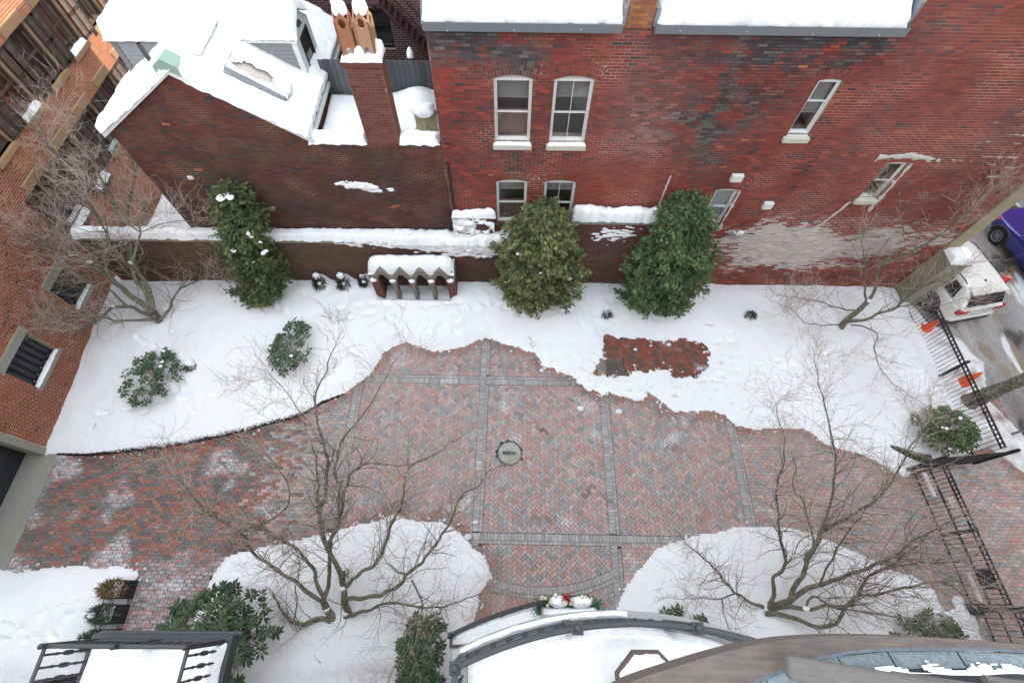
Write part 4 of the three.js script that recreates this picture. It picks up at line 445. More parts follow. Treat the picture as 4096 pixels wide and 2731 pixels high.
// ---------- low brick annex in front of it ----------
{
  const W = solo('brick_annex', core([[1.86, 0], [4.45, 0], [4.45, 3.98], [1.86, 3.98]], [], .29, null), std([.27, .22, .18], .95, { map: T_grain }), 'low dark brick annex wall with a snow cushion on top, between the two tall evergreens', 'wall'); W.position.set(0, 0, -10.0);
  bricks(W, { seed: 8, v0: .3, v1: 3.86, spans: () => [[1.86, 4.45]], keep: 300, tone: (u, v, r) => { let c = mix3([.15, .045, .036], [.085, .042, .036], r() * .9); if (r() < .08) c = bRed; c = mix3(c, [.24, .15, .12], .4 * clamp(blob(u, v, 3, 2.2, 1.2, .6)) * r()); return jit(c, r, .8, .4); } });
  mesh('coping', bx(1.83, 4.5, 3.87, 4.0, -.29, .03), M.concrete, W);
  mesh('snow_cap', snowTop(1.8, 4.5, -.30, .06, 4.0, .40, .12, 14, { step: .04, lump: .35, ragged: .05, fine: .05 }), M.snow, W);
  mesh('wall_snow', splat(2.4, 4.0, 2.9, 3.8, .014, (u, v) => .42 - Math.hypot((u - 3.2 - (v - 3.4) * .6) * 1.0, (v - 3.42) * 1.9) + 1.5 * fbm(u * 3, v * 9, 3, 3), .05, .02), M.snow, W);
}
// ---------- gabled house to the left ----------
{
  const B = thing('gabled_brick_house', 'dark brick gabled house under thick snow with two dormers and a skylight', 'house', [0, 0, -10.35]);
  const rx = -7.65, ry = 8.30; const sl = x => x < rx ? ry - (rx - x) * .64 : ry - (x - rx) * .70; // gable line
  const T_m = tex(256, (x, y) => { const n = fbm(x * 12, y * 12, 4, 51); return mix3([.26, .2, .17], [.62, .54, .44], clamp(.28 + n * 1.9)); }); T_m.repeat.set(1 / 9, 1 / 9);
  const wall = mesh('wall', core([[-10.15, 0], [-1.82, 0], [-1.82, 6.38], [-5.25, 6.38], [-5.25, sl(-5.25)], [rx, ry], [-10.15, sl(-10.15)]], [], .3, null), std([1, 1, 1], .95, { map: T_m }), B);
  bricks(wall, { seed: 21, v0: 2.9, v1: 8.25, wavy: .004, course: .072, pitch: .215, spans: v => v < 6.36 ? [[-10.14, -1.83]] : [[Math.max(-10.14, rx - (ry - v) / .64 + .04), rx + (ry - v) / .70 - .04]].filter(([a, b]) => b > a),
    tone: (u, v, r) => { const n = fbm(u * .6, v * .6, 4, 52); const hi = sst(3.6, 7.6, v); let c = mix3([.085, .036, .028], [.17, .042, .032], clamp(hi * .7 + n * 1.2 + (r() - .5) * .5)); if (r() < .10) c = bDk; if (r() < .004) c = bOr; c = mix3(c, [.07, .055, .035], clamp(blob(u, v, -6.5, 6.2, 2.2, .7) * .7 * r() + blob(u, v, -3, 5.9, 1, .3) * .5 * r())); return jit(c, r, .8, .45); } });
  // roof: two slopes, boards at the verge
  const zb = -4.8, zf = .06; const rg = new GB(); const eL = [-10.32, sl(-10.32)], eR = [-5.12, sl(-5.12)];
  for (const [a, b] of [[eL, [rx, ry]], [[rx, ry], eR]]) { const dy = .07; const P = (p, z, k) => V(p[0], p[1] + k, z); rg.quad(P(a, zf, dy), P(b, zf, dy), P(b, zb, dy), P(a, zb, dy)); rg.quad(P(a, zf, 0), P(a, zb, 0), P(b, zb, 0), P(b, zf, 0)); rg.quad(P(a, zf, 0), P(b, zf, 0), P(b, zf, dy), P(a, zf, dy)); }
  const roof = mesh('roof', rg.geo(), M.slate, B);
  for (const [a, b] of [[eL, [rx, ry]], [[rx, ry], eR]]) { const g = new GB(); const P = (p, z, k) => V(p[0], p[1] + k, z); const k0 = -.05, k1 = .05; g.quad(P(a, .085, k0), P(b, .085, k0), P(b, .085, k1), P(a, .085, k1)); g.quad(P(b, .055, k0), P(a, .055, k0), P(a, .055, k1), P(b, .055, k1)); g.quad(P(a, .085, k1), P(b, .085, k1), P(b, .055, k1), P(a, .055, k1)); g.quad(P(a, .055, k0), P(b, .055, k0), P(b, .085, k0), P(a, .085, k0)); mesh('verge_board', g.geo(), M.white, roof); }
  const slopeSnow = (a, b, n, sd_) => snowSheet((s, t) => V(lerp(a[0], b[0], s), lerp(a[1], b[1], s) + .07, lerp(zf + .05, zb, t)), n, 60, 80, [3, 4.8], .21, .09, sd_, { openS: false, lump: .22, ragged: .05, fine: .035 });
  mesh('roof_snow', slopeSnow(eL, [rx + .12, ry], V(-.54, .84, 0), 3), M.snow, roof); mesh('roof_snow', slopeSnow([rx - .25, ry + .02], eR, V(.57, .82, 0), 5), M.snow, roof);
  mesh('ridge_snow', snowTop(rx - .5, rx + .5, -4.9, -.62, ry - .02, .34, .3, 31, { step: .08 }), M.snow, roof);
  mesh('ridge_cap', join((() => { const g = new GB(); for (const s of [-1, 1]) { const k = s < 0 ? .64 : .70; const a = V(rx, ry + .3, .09), b = V(rx + s * .26, ry + .3 - .26 * k, .09), c = V(rx + s * .26, ry + .3 - .26 * k, -.3), d = V(rx, ry + .3, -.3); s > 0 ? g.quad(a, b, c, d) : g.quad(b, a, d, c); const e = V(rx, ry + .06, .09), f = V(rx + s * .26, ry + .06 - .26 * k, .09); s > 0 ? g.quad(e, f, b, a) : g.quad(f, e, a, b); } return g.geo(); })()), M.copper, roof);
  mesh('vent_pipe', join(new THREE.CylinderGeometry(.055, .055, .75, 14, 1, true).translate(-8.66, 7.95, -.95), new THREE.CylinderGeometry(.046, .046, .75, 14, 1, true).translate(-8.66, 7.95, -.95)), M.ironGrey, B).material.side = THREE.DoubleSide;
  mesh('slate_tile', bx(-9.32, -9.0, 7.46, 7.5, -.62, -.34), M.slate, roof).rotation.set(0, 0, 0);
  // skylight
  { const c = V(-6.19, 7.44 + .16, -.80), ang = -Math.atan(.70); const k = mesh('skylight', join(rbx(-.68, .68, -.12, .10, .23, .28, .01), rbx(-.68, .68, -.12, .10, -.28, -.23, .01), rbx(-.68, -.62, -.12, .095, -.23, .23, .01), rbx(.62, .68, -.12, .095, -.23, .23, .01)), M.clap, B); k.position.copy(c); k.rotation.z = ang; mesh('pane', bx(-.62, .62, .06, .075, -.23, .23), std([.52, .45, .40], .25, { map: T_grain }), k); mesh('frost', snowSheet((s, t) => V(lerp(-.66, .74, s), .08, lerp(.27, -.27, t)), V(0, 1, 0), 40, 20, [1.4, .54], .06, .05, 8, { lump: .6, hole: (s, t) => Math.hypot((s - .38) / .34, (t - .5) / .36) + fbm(s * 6, t * 4, 3) < 1 }), M.snow, k); }
  // dormers: cheeks of single clapboards
  { const d = mesh('dormer', bx(-7.2, -5.46, 6.9, 7.84, -3.05, -1.90), M.clap, B); for (let i = 0; i < 9; i++) { const y = 6.92 + i * .105; const xa = Math.max(-7.0, rx + (ry + .28 - y - .05) / .70); mesh('clapboard', (() => { const g = new GB(); g.quad(V(xa, y, -1.862), V(-5.52, y, -1.862), V(-5.52, y + .105, -1.894), V(xa, y + .105, -1.894)); g.quad(V(xa, y, -1.899), V(-5.52, y, -1.899), V(-5.52, y, -1.862), V(xa, y, -1.862)); return g.geo(); })(), M.clap, d); }
    mesh('corner_board', bx(-5.53, -5.40, 6.72, 7.85, -1.94, -1.855), M.white, d); mesh('eave_board', bx(-6.95, -5.36, 7.84, 7.90, -1.98, -1.83), M.white, d); mesh('corner_board', bx(-5.46, -5.40, 6.72, 7.85, -3.07, -2.98), M.white, d);
    mesh('front_trim', (() => { const s = new THREE.Shape([[-.62, 0], [.62, 0], [.62, 1.15], [0, 1.62], [-.62, 1.15]].map(p => new THREE.Vector2(...p))); const h = new THREE.Path(); h.moveTo(-.34, .22); h.lineTo(-.34, 1.08); h.lineTo(.34, 1.08); h.lineTo(.34, .22); h.closePath(); s.holes.push(h); const g = new THREE.ExtrudeGeometry(s, { depth: .06, bevelEnabled: false }); g.rotateY(Math.PI / 2); g.translate(-5.459, 6.7, -2.48); return g; })(), M.white, d);
    mesh('window_frame', join(bx(-5.42, -5.38, 6.92, 6.97, -2.82, -2.14), bx(-5.42, -5.38, 7.73, 7.78, -2.82, -2.14), bx(-5.42, -5.38, 6.97, 7.73, -2.82, -2.77), bx(-5.42, -5.38, 6.97, 7.73, -2.19, -2.14), bx(-5.43, -5.39, 7.33, 7.37, -2.77, -2.19)), M.dark, d); mesh('pane', bx(-5.428, -5.422, 6.97, 7.73, -2.77, -2.19), std([.03, .035, .035], .08), d); mesh('lamp', join(new THREE.SphereGeometry(.05, 8, 6).translate(-5.36, 8.05, -2.25), new THREE.SphereGeometry(.05, 8, 6).translate(-5.36, 8.03, -2.4), bx(-5.40, -5.34, 8.07, 8.1, -2.42, -2.2)), M.ironGrey, d);
    mesh('dormer_snow', snowSheet((s, t) => { const z = lerp(-1.80, -3.15, t); return V(lerp(-7.75, -5.33, s), 7.92 + .42 * (1 - Math.abs(z + 2.47) / .68), z); }, V(0, 1, 0), 50, 34, [2.4, 1.35], .24, .14, 17, { lump: .18, ragged: .03 }), M.snow, d); }
  { const d = mesh('dormer', bx(-9.82, -8.0, 6.9, 7.93, -3.05, -1.68), M.clap, B); for (let i = 0; i < 9; i++) { const y = 6.96 + i * .108; const xb = Math.min(-8.3, rx - (ry + .28 - y - .05) / .64); mesh('clapboard', (() => { const g = new GB(); g.quad(V(-9.74, y, -1.642), V(xb, y, -1.642), V(xb, y + .108, -1.674), V(-9.74, y + .108, -1.674)); g.quad(V(-9.74, y, -1.679), V(xb, y, -1.679), V(xb, y, -1.642), V(-9.74, y, -1.642)); return g.geo(); })(), M.clap, d); }
    mesh('corner_board', bx(-9.88, -9.75, 6.75, 7.93, -1.72, -1.635), M.gutter, d); mesh('eave_board', bx(-9.92, -8.3, 7.93, 8.0, -1.76, -1.61), M.gutter, d);
    mesh('dormer_snow', snowTop(-9.98, -7.5, -3.2, -1.56, 8.0, .46, .2, 27, { step: .05, lump: .12 }), M.snow, d); }
  // gable end brickwork round the corner, over the terrace
  { const sw = mesh('side_wall', core([[.35, 5.5], [2.6, 5.5], [2.6, 6.55], [.35, 6.55]], [], .2, null), std([.55, .48, .42], .95, { map: T_grain }), B); sw.position.set(-5.24, 0, 0); sw.rotation.y = Math.PI / 2; bricks(sw, { seed: 33, v0: 5.5, v1: 6.55, spans: () => [[.35, 2.6]], keep: 60, tone: (u, v, r) => mix3([.36, .15, .09], [.22, .08, .06], r()) }); mesh('downspout', new THREE.CylinderGeometry(.035, .035, 1.0, 8).translate(.9, 6.05, .06), M.ironGrey, sw); }
  // eave gutter at the right
  mesh('eave_gutter', bx(-5.14, -5.06, 6.46, 6.56, -4.7, .09), M.white, B);
  mesh('body', bx(-10.1, -5.3, 0, 6.3, -4.7, -.31), M.room, B); mesh('terrace_deck', bx(-5.2, -1.83, 5.7, 5.95, -2.3, -.31), M.concrete, B);
  // chimney rising from the wall, two clay pots
  const ch = mesh('chimney', bx(-3.71, -2.90, 6.36, 8.42, -.45, -.003), std([.34, .27, .22], .95, { map: T_grain }), B);
  bricks(ch, { seed: 71, v0: 6.3, v1: 8.43, spans: () => [[-3.71, -2.9]], keep: 200, proud: .011, tone: (u, v, r) => jit(mix3([.20, .055, .038], [.14, .045, .035], r()), r, .85, .4) });
  { const sd_ = mesh('chimney_side', bx(0, .44, 6.36, 8.42, -.02, 0), std([.42, .34, .28], .95, { map: T_grain }), B); sd_.position.set(-2.899, 0, 0); sd_.rotation.y = Math.PI / 2; const g = new GB(), r = rand(4); for (let v = 6.4, k = 0; v < 8.4; v += .0735, k++) for (let u = (k % 2) * -.1; u < .44; u += .22) { const a = Math.max(.005, u), b = Math.min(.435, u + .21); if (b - a > .04) addBrick(g, (a + b) / 2, v + .03, b - a, .062, 0, .01, mix3([.30, .10, .06], [.2, .06, .045], r()), 0); } const m = mesh('brickwork', g.geo(), M.brickVC, sd_); m.userData.kind = 'stuff'; }
  mesh('chimney_cap', bx(-3.76, -2.85, 8.43, 8.55, -.5, .05), std([.17, .05, .038], .9, { map: T_grain }), ch);
  mesh('chimney_snow', join(snowTop(-3.76, -2.84, -.5, .05, 8.55, .09, .06, 41, { step: .03, lump: .8 }), lumpGeo(.11, .2, .1, 3, 2).translate(-3.33, 8.62, -.1), lumpGeo(.12, .24, .12, 5, 2).translate(-2.93, 8.64, -.3)), M.snow, ch);
  [[-3.55, -.26, [.40, .17, .08], 'clay_pot'], [-3.13, -.28, [.46, .26, .15], 'clay_pot']].forEach(([x, z, c], k) => {
    const mt = std(c, .8, { map: T_grain, side: THREE.DoubleSide }); const pg = []; const w = .165, H = .74; // square pot, open mouths cut as pointed tops
    for (let f = 0; f < 4; f++) { const s = new THREE.Shape([[-w, 0], [w, 0], [w, H], [0, H + .17], [-w, H]].map(p => new THREE.Vector2(...p))); const h1 = new THREE.Path(); h1.absellipse(0, H - .03, .075, .10, 0, Math.PI * 2); const h2 = new THREE.Path(); h2.absellipse(0, .13, .06, .10, 0, Math.PI * 2); s.holes.push(h1, h2); const g = new THREE.ExtrudeGeometry(s, { depth: .03, bevelEnabled: false }); g.translate(0, 0, w - .03); g.rotateY(f * Math.PI / 2); pg.push(g); }
    const p = mesh('chimney_pot', join(pg), mt, B); p.position.set(x, 8.56, z); p.rotation.y = .12 - k * .2; mesh('pot_snow', lumpGeo(.15, .26, .14, 11 + k, 3).translate(0, .9, 0), M.snow, p);
  });
  // snow on the parapet and stuck to the wall
  mesh('parapet_snow', snowTop(-5.22, -3.73, -.32, .06, 6.39, .20, .1, 51, { step: .035, lump: .4, ragged: .04 }), M.snow, B); mesh('parapet_snow', snowTop(-2.88, -1.85, -.32, .06, 6.39, .22, .1, 53, { step: .035, lump: .4, ragged: .04 }), M.snow, B);
  mesh('wall_snow', splat(-5.1, -3.3, 4.4, 5.4, .014, (u, v) => .42 - Math.hypot((u + 4.22) * .62, (v - 4.92 + (u + 4.2) * .16) * 2.9) + .55 * fbm(u * 3, v * 7, 4, 3), .10, .02), M.snow, B);
  mesh('small_vent', rbx(-9.02, -8.86, 5.15, 5.25, .01, .06, .01), M.white, B);
}
// terrace behind the parapet: board fence, drifts, covered furniture
{
  const f = thing('board_fence', 'grey weathered board fence behind the snowy roof terrace', 'fence', [0, 5.95, -12.62]); const r = rand(12);
  mesh('rail', bx(-5.2, -1.83, .25, .34, -.06, -.031), M.board, f); mesh('rail', bx(-5.2, -1.83, .95, 1.04, -.06, -.031), M.board, f);
  for (let x = -5.2, k = 0; x < -1.9; x += .142, k++) { const m = mesh('board', bx(0, .136, 0, 1.2 + .02 * r(), -.03, -.006 + r() * .006), std((k_ => [k_, k_ * 1.03, k_ * 1.1])(.15 + r() * .12), .9, { map: T_wood, bumpMap: T_wood, bumpScale: .004 }), f); m.position.x = x; }
  solo('snow_drift', snowSheet((s, t) => { const x = lerp(-5.15, -1.84, s), z = lerp(-10.66, -12.6, t); return V(x, 5.96 + .12 + .55 * Math.exp(-(((x + 2.6) / .7) ** 2 + ((z + 11.9) / .8) ** 2)) + .10 * fbm(x, z, 3), z); }, V(0, 1, 0), 60, 36, [3.3, 1.95], .12, .05, 7), M.snow, 'deep snow drifted over the roof terrace behind the brick chimney', 'snow');
  const c = thing('garden_chair', 'tan canvas cover sagging over terrace furniture half buried in snow', 'furniture cover', [-2.25, 6.15, -11.1]); const g = new GB(); const pk = [V(-.42, .02, .28), V(-.3, .6, -.05), V(.1, .5, -.25), V(.32, .62, -.2), V(.38, .0, .18), V(0, .12, .34)]; const ctr = V(-.02, .38, .02); const fold = (a, b) => { const m = a.clone().lerp(b, .5).lerp(ctr, .28); m.y -= .07; return m; }; for (let i = 0; i < 6; i++) { const a = pk[i], b = pk[(i + 1) % 6], m = fold(a, b); g.face(ctr, a, m); g.face(ctr, m, b); } mesh('canvas', g.geo(), std([.36, .30, .17], .95, { side: THREE.DoubleSide, map: T_grain }), c); mesh('cushion_snow', lumpGeo(.3, .22, .24, 5).translate(-.05, .55, -.15), M.snow, c); mesh('seat', rbx(-.3, .3, .05, .12, -.2, .2, .02), M.ironGrey, c); for (const [a, b] of [[-.26, -.16], [.26, -.16], [-.26, .16], [.26, .16]]) mesh('leg', bx(a - .02, a + .02, -.12, .06, b - .02, b + .02), M.ironGrey, c);
}
// ---------- garden wall along the back of the yard ----------
{
  const W = solo('garden_wall', core([[-13.9, 0], [1.84, 0], [1.84, 2.86], [-13.9, 2.86]], [], .32, null), std([.20, .16, .115], .95, { map: T_grain }), 'long dark mossy brick garden wall capped with snow behind the flower bed', 'wall'); W.position.set(0, 0, -10.0);
  bricks(W, { seed: 91, v0: .3, v1: 2.84, course: .072, pitch: .21, spans: () => [[-13.89, 1.83]], tone: (u, v, r) => { const n = fbm(u * .5, v * .9, 4, 61); let c = mix3([.075, .034, .024], [.15, .045, .034], clamp(.4 + n * 1.6 + (r() - .5) * .6)); const moss = clamp(blob(u, v, -8, 2.2, 4, 1.0) * .9 + n * .8) * sst(-3.5, -5, u); c = mix3(c, [.115, .085, .035], clamp(moss) * (.4 + .5 * r())); if (r() < .06) c = bDk; return jit(c, r, .8, .45); } });
  const cg = new GB(); for (let x = -13.9; x < 1.8; x += .9) cg.box(x + .004, Math.min(1.84, x + .896), 2.865, 2.97, -.345, .035, null, 1); mesh('coping', cg.geo(), std([.30, .27, .17], .9, { map: T_grain, bumpMap: T_lump, bumpScale: .006 }), W);
  mesh('snow_cap', snowTop(-13.85, -3.6, -.345, .05, 2.97, .26, .12, 63, { step: .05, lump: .3, ragged: .05, fine: .04 }), M.snow, W);
  mesh('snow_cap', snowTop(-3.9, 1.83, -.34, .16, 2.97, .30, .2, 65, { step: .05, lump: .5, ragged: .08, fine: .07 }), M.snow, W);
  mesh('wall_snow', splat(-5.6, 1.2, 1.9, 2.99, .012, (u, v) => { const lo = lerp(2.75, 2.28, sst(-4.6, -1.4, u)); return (v - lo) * 2.2 + 1.1 * fbm(u * 2.2, v * 7, 4, 4) - .05; }, .13, .025), M.snow, W);
}
// the snowed-over ledge in the corner by the lower windows
{
  const t = thing('brick_ledge', 'stepped brick ledge buried under lumpy snow beside the lower left window', 'ledge', [0, 2.97, -10.28]);
  const b = mesh('block', bx(-1.75, -.5, 0, 1.02, .01, .2), std([.12, .05, .04], .9, { map: T_grain }), t); for (const y of [.2, .5, .8]) mesh('course', bx(-1.76, -.49, y, y + .07, .2, .215), std([.15, .055, .042], .9, { map: T_grain }), b);
  mesh('snow', snowTop(-1.78, -.46, .0, .24, 1.02, .24, .1, 3, { step: .03, lump: .8, fine: .08 }), M.snow, t); mesh('snow', splat(-1.75, -.5, 0, 1.1, .2, (u, v) => .22 + 1.6 * fbm(u * 2.6, v * 3, 4, 7) + (u < -1.1 ? .25 : -.2), .16, .025), M.snow, t);
  const c = new GB(); c.tube([V(-.9, .25, .32), V(-.8, .05, .42), V(-.68, -.1, .4), V(-.62, .06, .34)], () => .012, 5); c.tube([V(-1.75, .7, .26), V(-1.6, .45, .3), V(-1.3, .42, .32), V(-1.1, .46, .3)], () => .012, 5); mesh('cable', c.geo(), M.rubber, t);
}

// snow lying in the passage between the gabled house and the left building
{ const m = solo('passage_snow', snowSheet((s, t) => V(lerp(-14.2, -10.2, s), .3, lerp(-10.4, -18, t)), V(0, 1, 0), 50, 60, [4, 7.6], .22, .3, 44, { lump: .6, fine: .05 }), M.snow, 'trodden snow in the passage between the gabled house and the left building', 'snow'); }

const SLAT = new GB().box(-.14, .14, -.012, .012, -.015, .015).geo().rotateX(-.5);
// ---------- long brick building on the left: its face looks along +x; local x runs away from the camera ----------
{
  const B = thing('brick_apartment_house', 'long orange red brick apartment house with shuttered windows along the left edge', 'building', [-14.4, 0, 0], Math.PI / 2);
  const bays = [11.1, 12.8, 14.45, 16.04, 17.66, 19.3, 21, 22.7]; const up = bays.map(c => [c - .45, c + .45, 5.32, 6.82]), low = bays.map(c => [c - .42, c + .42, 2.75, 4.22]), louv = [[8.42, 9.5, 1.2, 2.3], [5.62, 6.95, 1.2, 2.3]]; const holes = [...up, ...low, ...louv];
  const T_m = tex(256, (x, y) => { const n = fbm(x * 14, y * 14, 4, 71); return mix3([.60, .53, .44], [.76, .70, .60], clamp(.5 + n * 1.4)); }); T_m.repeat.set(1 / 8, 1 / 8);
  const wall = mesh('wall', core([[4.08, 0], [27, 0], [27, 9.2], [4.08, 9.2]], holes, .34, null), std([1, 1, 1], .95, { map: T_m }), B);
  const trims = [...up, ...low].flatMap(([a, b, c, d]) => [[a - .08, b + .08, d, d + .26], [a - .08, b + .08, c - .16, c]]).concat(louv.flatMap(([a, b, c, d]) => [[a - .06, b + .06, d, d + .27], [a - .06, b + .06, c - .13, c]]));
  bricks(wall, { seed: 101, v0: .1, v1: 8.2, pitch: .205, course: .068, joint: .013, spans: cut(v => [[4.1, 24]], holes.concat(trims)), tone: (u, v, r) => { const n = fbm(u * .4, v * .4, 3, 81); let c = mix3([.33, .095, .05], [.26, .065, .04], clamp(.5 + n + (r() - .5) * .8)); if (r() < .05) c = [.12, .045, .045]; if (u > 11) c = mix3(c, [.46, .15, .065], .75); return jit(c, r, .85, .3); } });  // far stretch mixed more orange: sunlight painted into the brick tone
  // louvred service openings with concrete lintels and sills
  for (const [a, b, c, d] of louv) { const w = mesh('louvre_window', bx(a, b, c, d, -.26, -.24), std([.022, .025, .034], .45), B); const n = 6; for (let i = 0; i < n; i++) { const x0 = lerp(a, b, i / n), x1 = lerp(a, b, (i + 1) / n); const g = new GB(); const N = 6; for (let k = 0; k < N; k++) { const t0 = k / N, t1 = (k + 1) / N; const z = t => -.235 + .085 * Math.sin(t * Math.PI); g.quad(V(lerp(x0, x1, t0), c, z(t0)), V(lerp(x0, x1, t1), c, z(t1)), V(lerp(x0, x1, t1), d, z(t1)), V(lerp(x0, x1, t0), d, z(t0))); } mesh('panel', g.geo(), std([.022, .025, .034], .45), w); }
    mesh('lintel', rbx(a - .06, b + .06, d, d + .27, -.2, .012, .008), M.concrete, w); mesh('sill', rbx(a - .06, b + .06, c - .13, c, -.2, .06, .01), M.concrete, w); mesh('sill_snow', snowTop(a, b, -.12, .05, c, .035, .04, a, { step: .03, lump: .6 }), M.snow, w); }
  // shuttered windows
  const glassD = std([.035, .034, .036], .06); const wins = (L, k) => L.forEach(([a, b, c, d], i) => {
    const w = mesh('window', join(bx(a, a + .06, c, d, -.2, -.10), bx(b - .06, b, c, d, -.2, -.10), bx(a + .06, b - .06, d - .06, d, -.2, -.101), bx(a + .06, b - .06, c, c + .06, -.2, -.101), bx(a + .06, b - .06, (c + d) / 2 - .025, (c + d) / 2 + .025, -.19, -.11), bx((a + b) / 2 - .012, (a + b) / 2 + .012, c + .06, (c + d) / 2 - .025, -.18, -.12), bx((a + b) / 2 - .012, (a + b) / 2 + .012, (c + d) / 2 + .025, d - .06, -.18, -.12)), std([.09, .05, .04], .6), B);
    mesh('pane', bx(a + .06, b - .06, c + .06, d - .06, -.165, -.155), M.glass, w); mesh('interior', bx(a - .1, b + .1, c - .1, d + .1, -.5, -.48), std([.10 + .12 * (i % 2), .05, .045], .9), w);
    mesh('lintel', rbx(a - .08, b + .08, d, d + .26, -.2, .03, .008), M.brown, w); mesh('sill', rbx(a - .08, b + .08, c - .16, c, -.2, .10, .01), M.brown, w); if ((i + k) % 2) mesh('sill_snow', snowTop(a, b, -.1, .1, c, .13, .07, a, { step: .035, lump: .5 }), M.snow, w);
    for (const s of [-1, 1]) { const x0 = s < 0 ? a - .40 : b + .02, x1 = x0 + .38; const sh = mesh('shutter', join(bx(x0, x0 + .05, c, d, .035, .075), bx(x1 - .05, x1, c, d, .035, .075), bx(x0 + .05, x1 - .05, c, c + .08, .035, .075), bx(x0 + .05, x1 - .05, d - .06, d, .035, .075), bx(x0 + .05, x1 - .05, (c + d) / 2 - .04, (c + d) / 2 + .04, .035, .075)), M.shutter, B); for (let y = c + .10; y < d - .08; y += .055) if (Math.abs(y - (c + d) / 2) > .05) mesh('slat', SLAT, M.shutter, sh).position.set(x0 + .19, y, .055); }
  });
  wins(up.slice(0, 6), 0); wins(low.slice(0, 6), 1);
  for (const [a, b, c, d] of [...up.slice(6), ...low.slice(6)]) mesh('window', bx(a, b, c, d, -.2, -.12), glassD, B);
  // iron window box rails
  for (const c of bays.slice(0, 4)) { const rl = mesh('window_rail', join(bx(c - .42, c + .42, 3.28, 3.31, .08, .11), bx(c - .42, c + .42, 2.78, 2.8, .08, .11)), M.iron, B); for (let x = c - .4; x <= c + .41; x += .1) mesh('bar', bx(x - .008, x + .008, 2.801, 3.279, .087, .103), M.iron, rl); }
  for (const c of [11.1, 12.8]) { mesh('planter_box', bx(c - .4, c + .4, 2.44, 2.58, .02, .22), M.shutter, B); mesh('planter_snow', snowTop(c - .4, c + .4, .03, .22, 2.58, .2, .08, c, { step: .03, lump: .6 }), M.snow, B); }
  // garage opening at the near end: concrete jamb, recessed dark door, lintel
  mesh('jamb', rbx(3.86, 4.07, 0, 2.9, -.34, .03, .01), M.concrete, B); const dr = mesh('garage_door', bx(-.8, 3.855, 0, 2.9, -.62, -.58), std([.025, .03, .035], .35), B); for (let i = 0; i < 6; i++) mesh('panel_rib', bx(-.8, 3.85, .3 + i * .45, .33 + i * .45, -.579, -.555), std([.03, .035, .04], .35), dr); mesh('lintel', bx(-.8, 3.855, 2.6, 3.0, -.5, .02), M.concrete, B); mesh('upper_wall', bx(-.8, 4.07, 3.0, 9.2, -.34, 0), std([.27, .08, .05], .9, { map: T_grain }), B);
  mesh('apron', bx(-.8, 4.0, -.03, .012, -.57, .42), M.concrete, B); mesh('body', bx(-.8, 27, 0, 9.1, -6, -.7), M.room, B); mesh('roof', bx(-.8, 27, 9.21, 9.4, -6, .05), M.slate, B);
}
// ---------- stone pier at the street ----------
{
  const t = thing('stone_pier', 'square greenish grey concrete pier with a cap of snow at the street corner', 'pier', [14.62, 0, -10.02]);
  mesh('shaft', rbx(-.30, .34, -.05, 2.42, -.27, .33, .02), std([.27, .26, .18], .9, { map: T_grain, bumpMap: T_lump, bumpScale: .01 }), t); mesh('cap', rbx(-.34, .38, 2.42, 2.5, -.31, .37, .02), std([.27, .26, .18], .9, { map: T_grain }), t); mesh('snow', snowTop(-.33, .37, -.3, .36, 2.5, .2, .12, 5, { step: .04 }), M.snow, t);
}
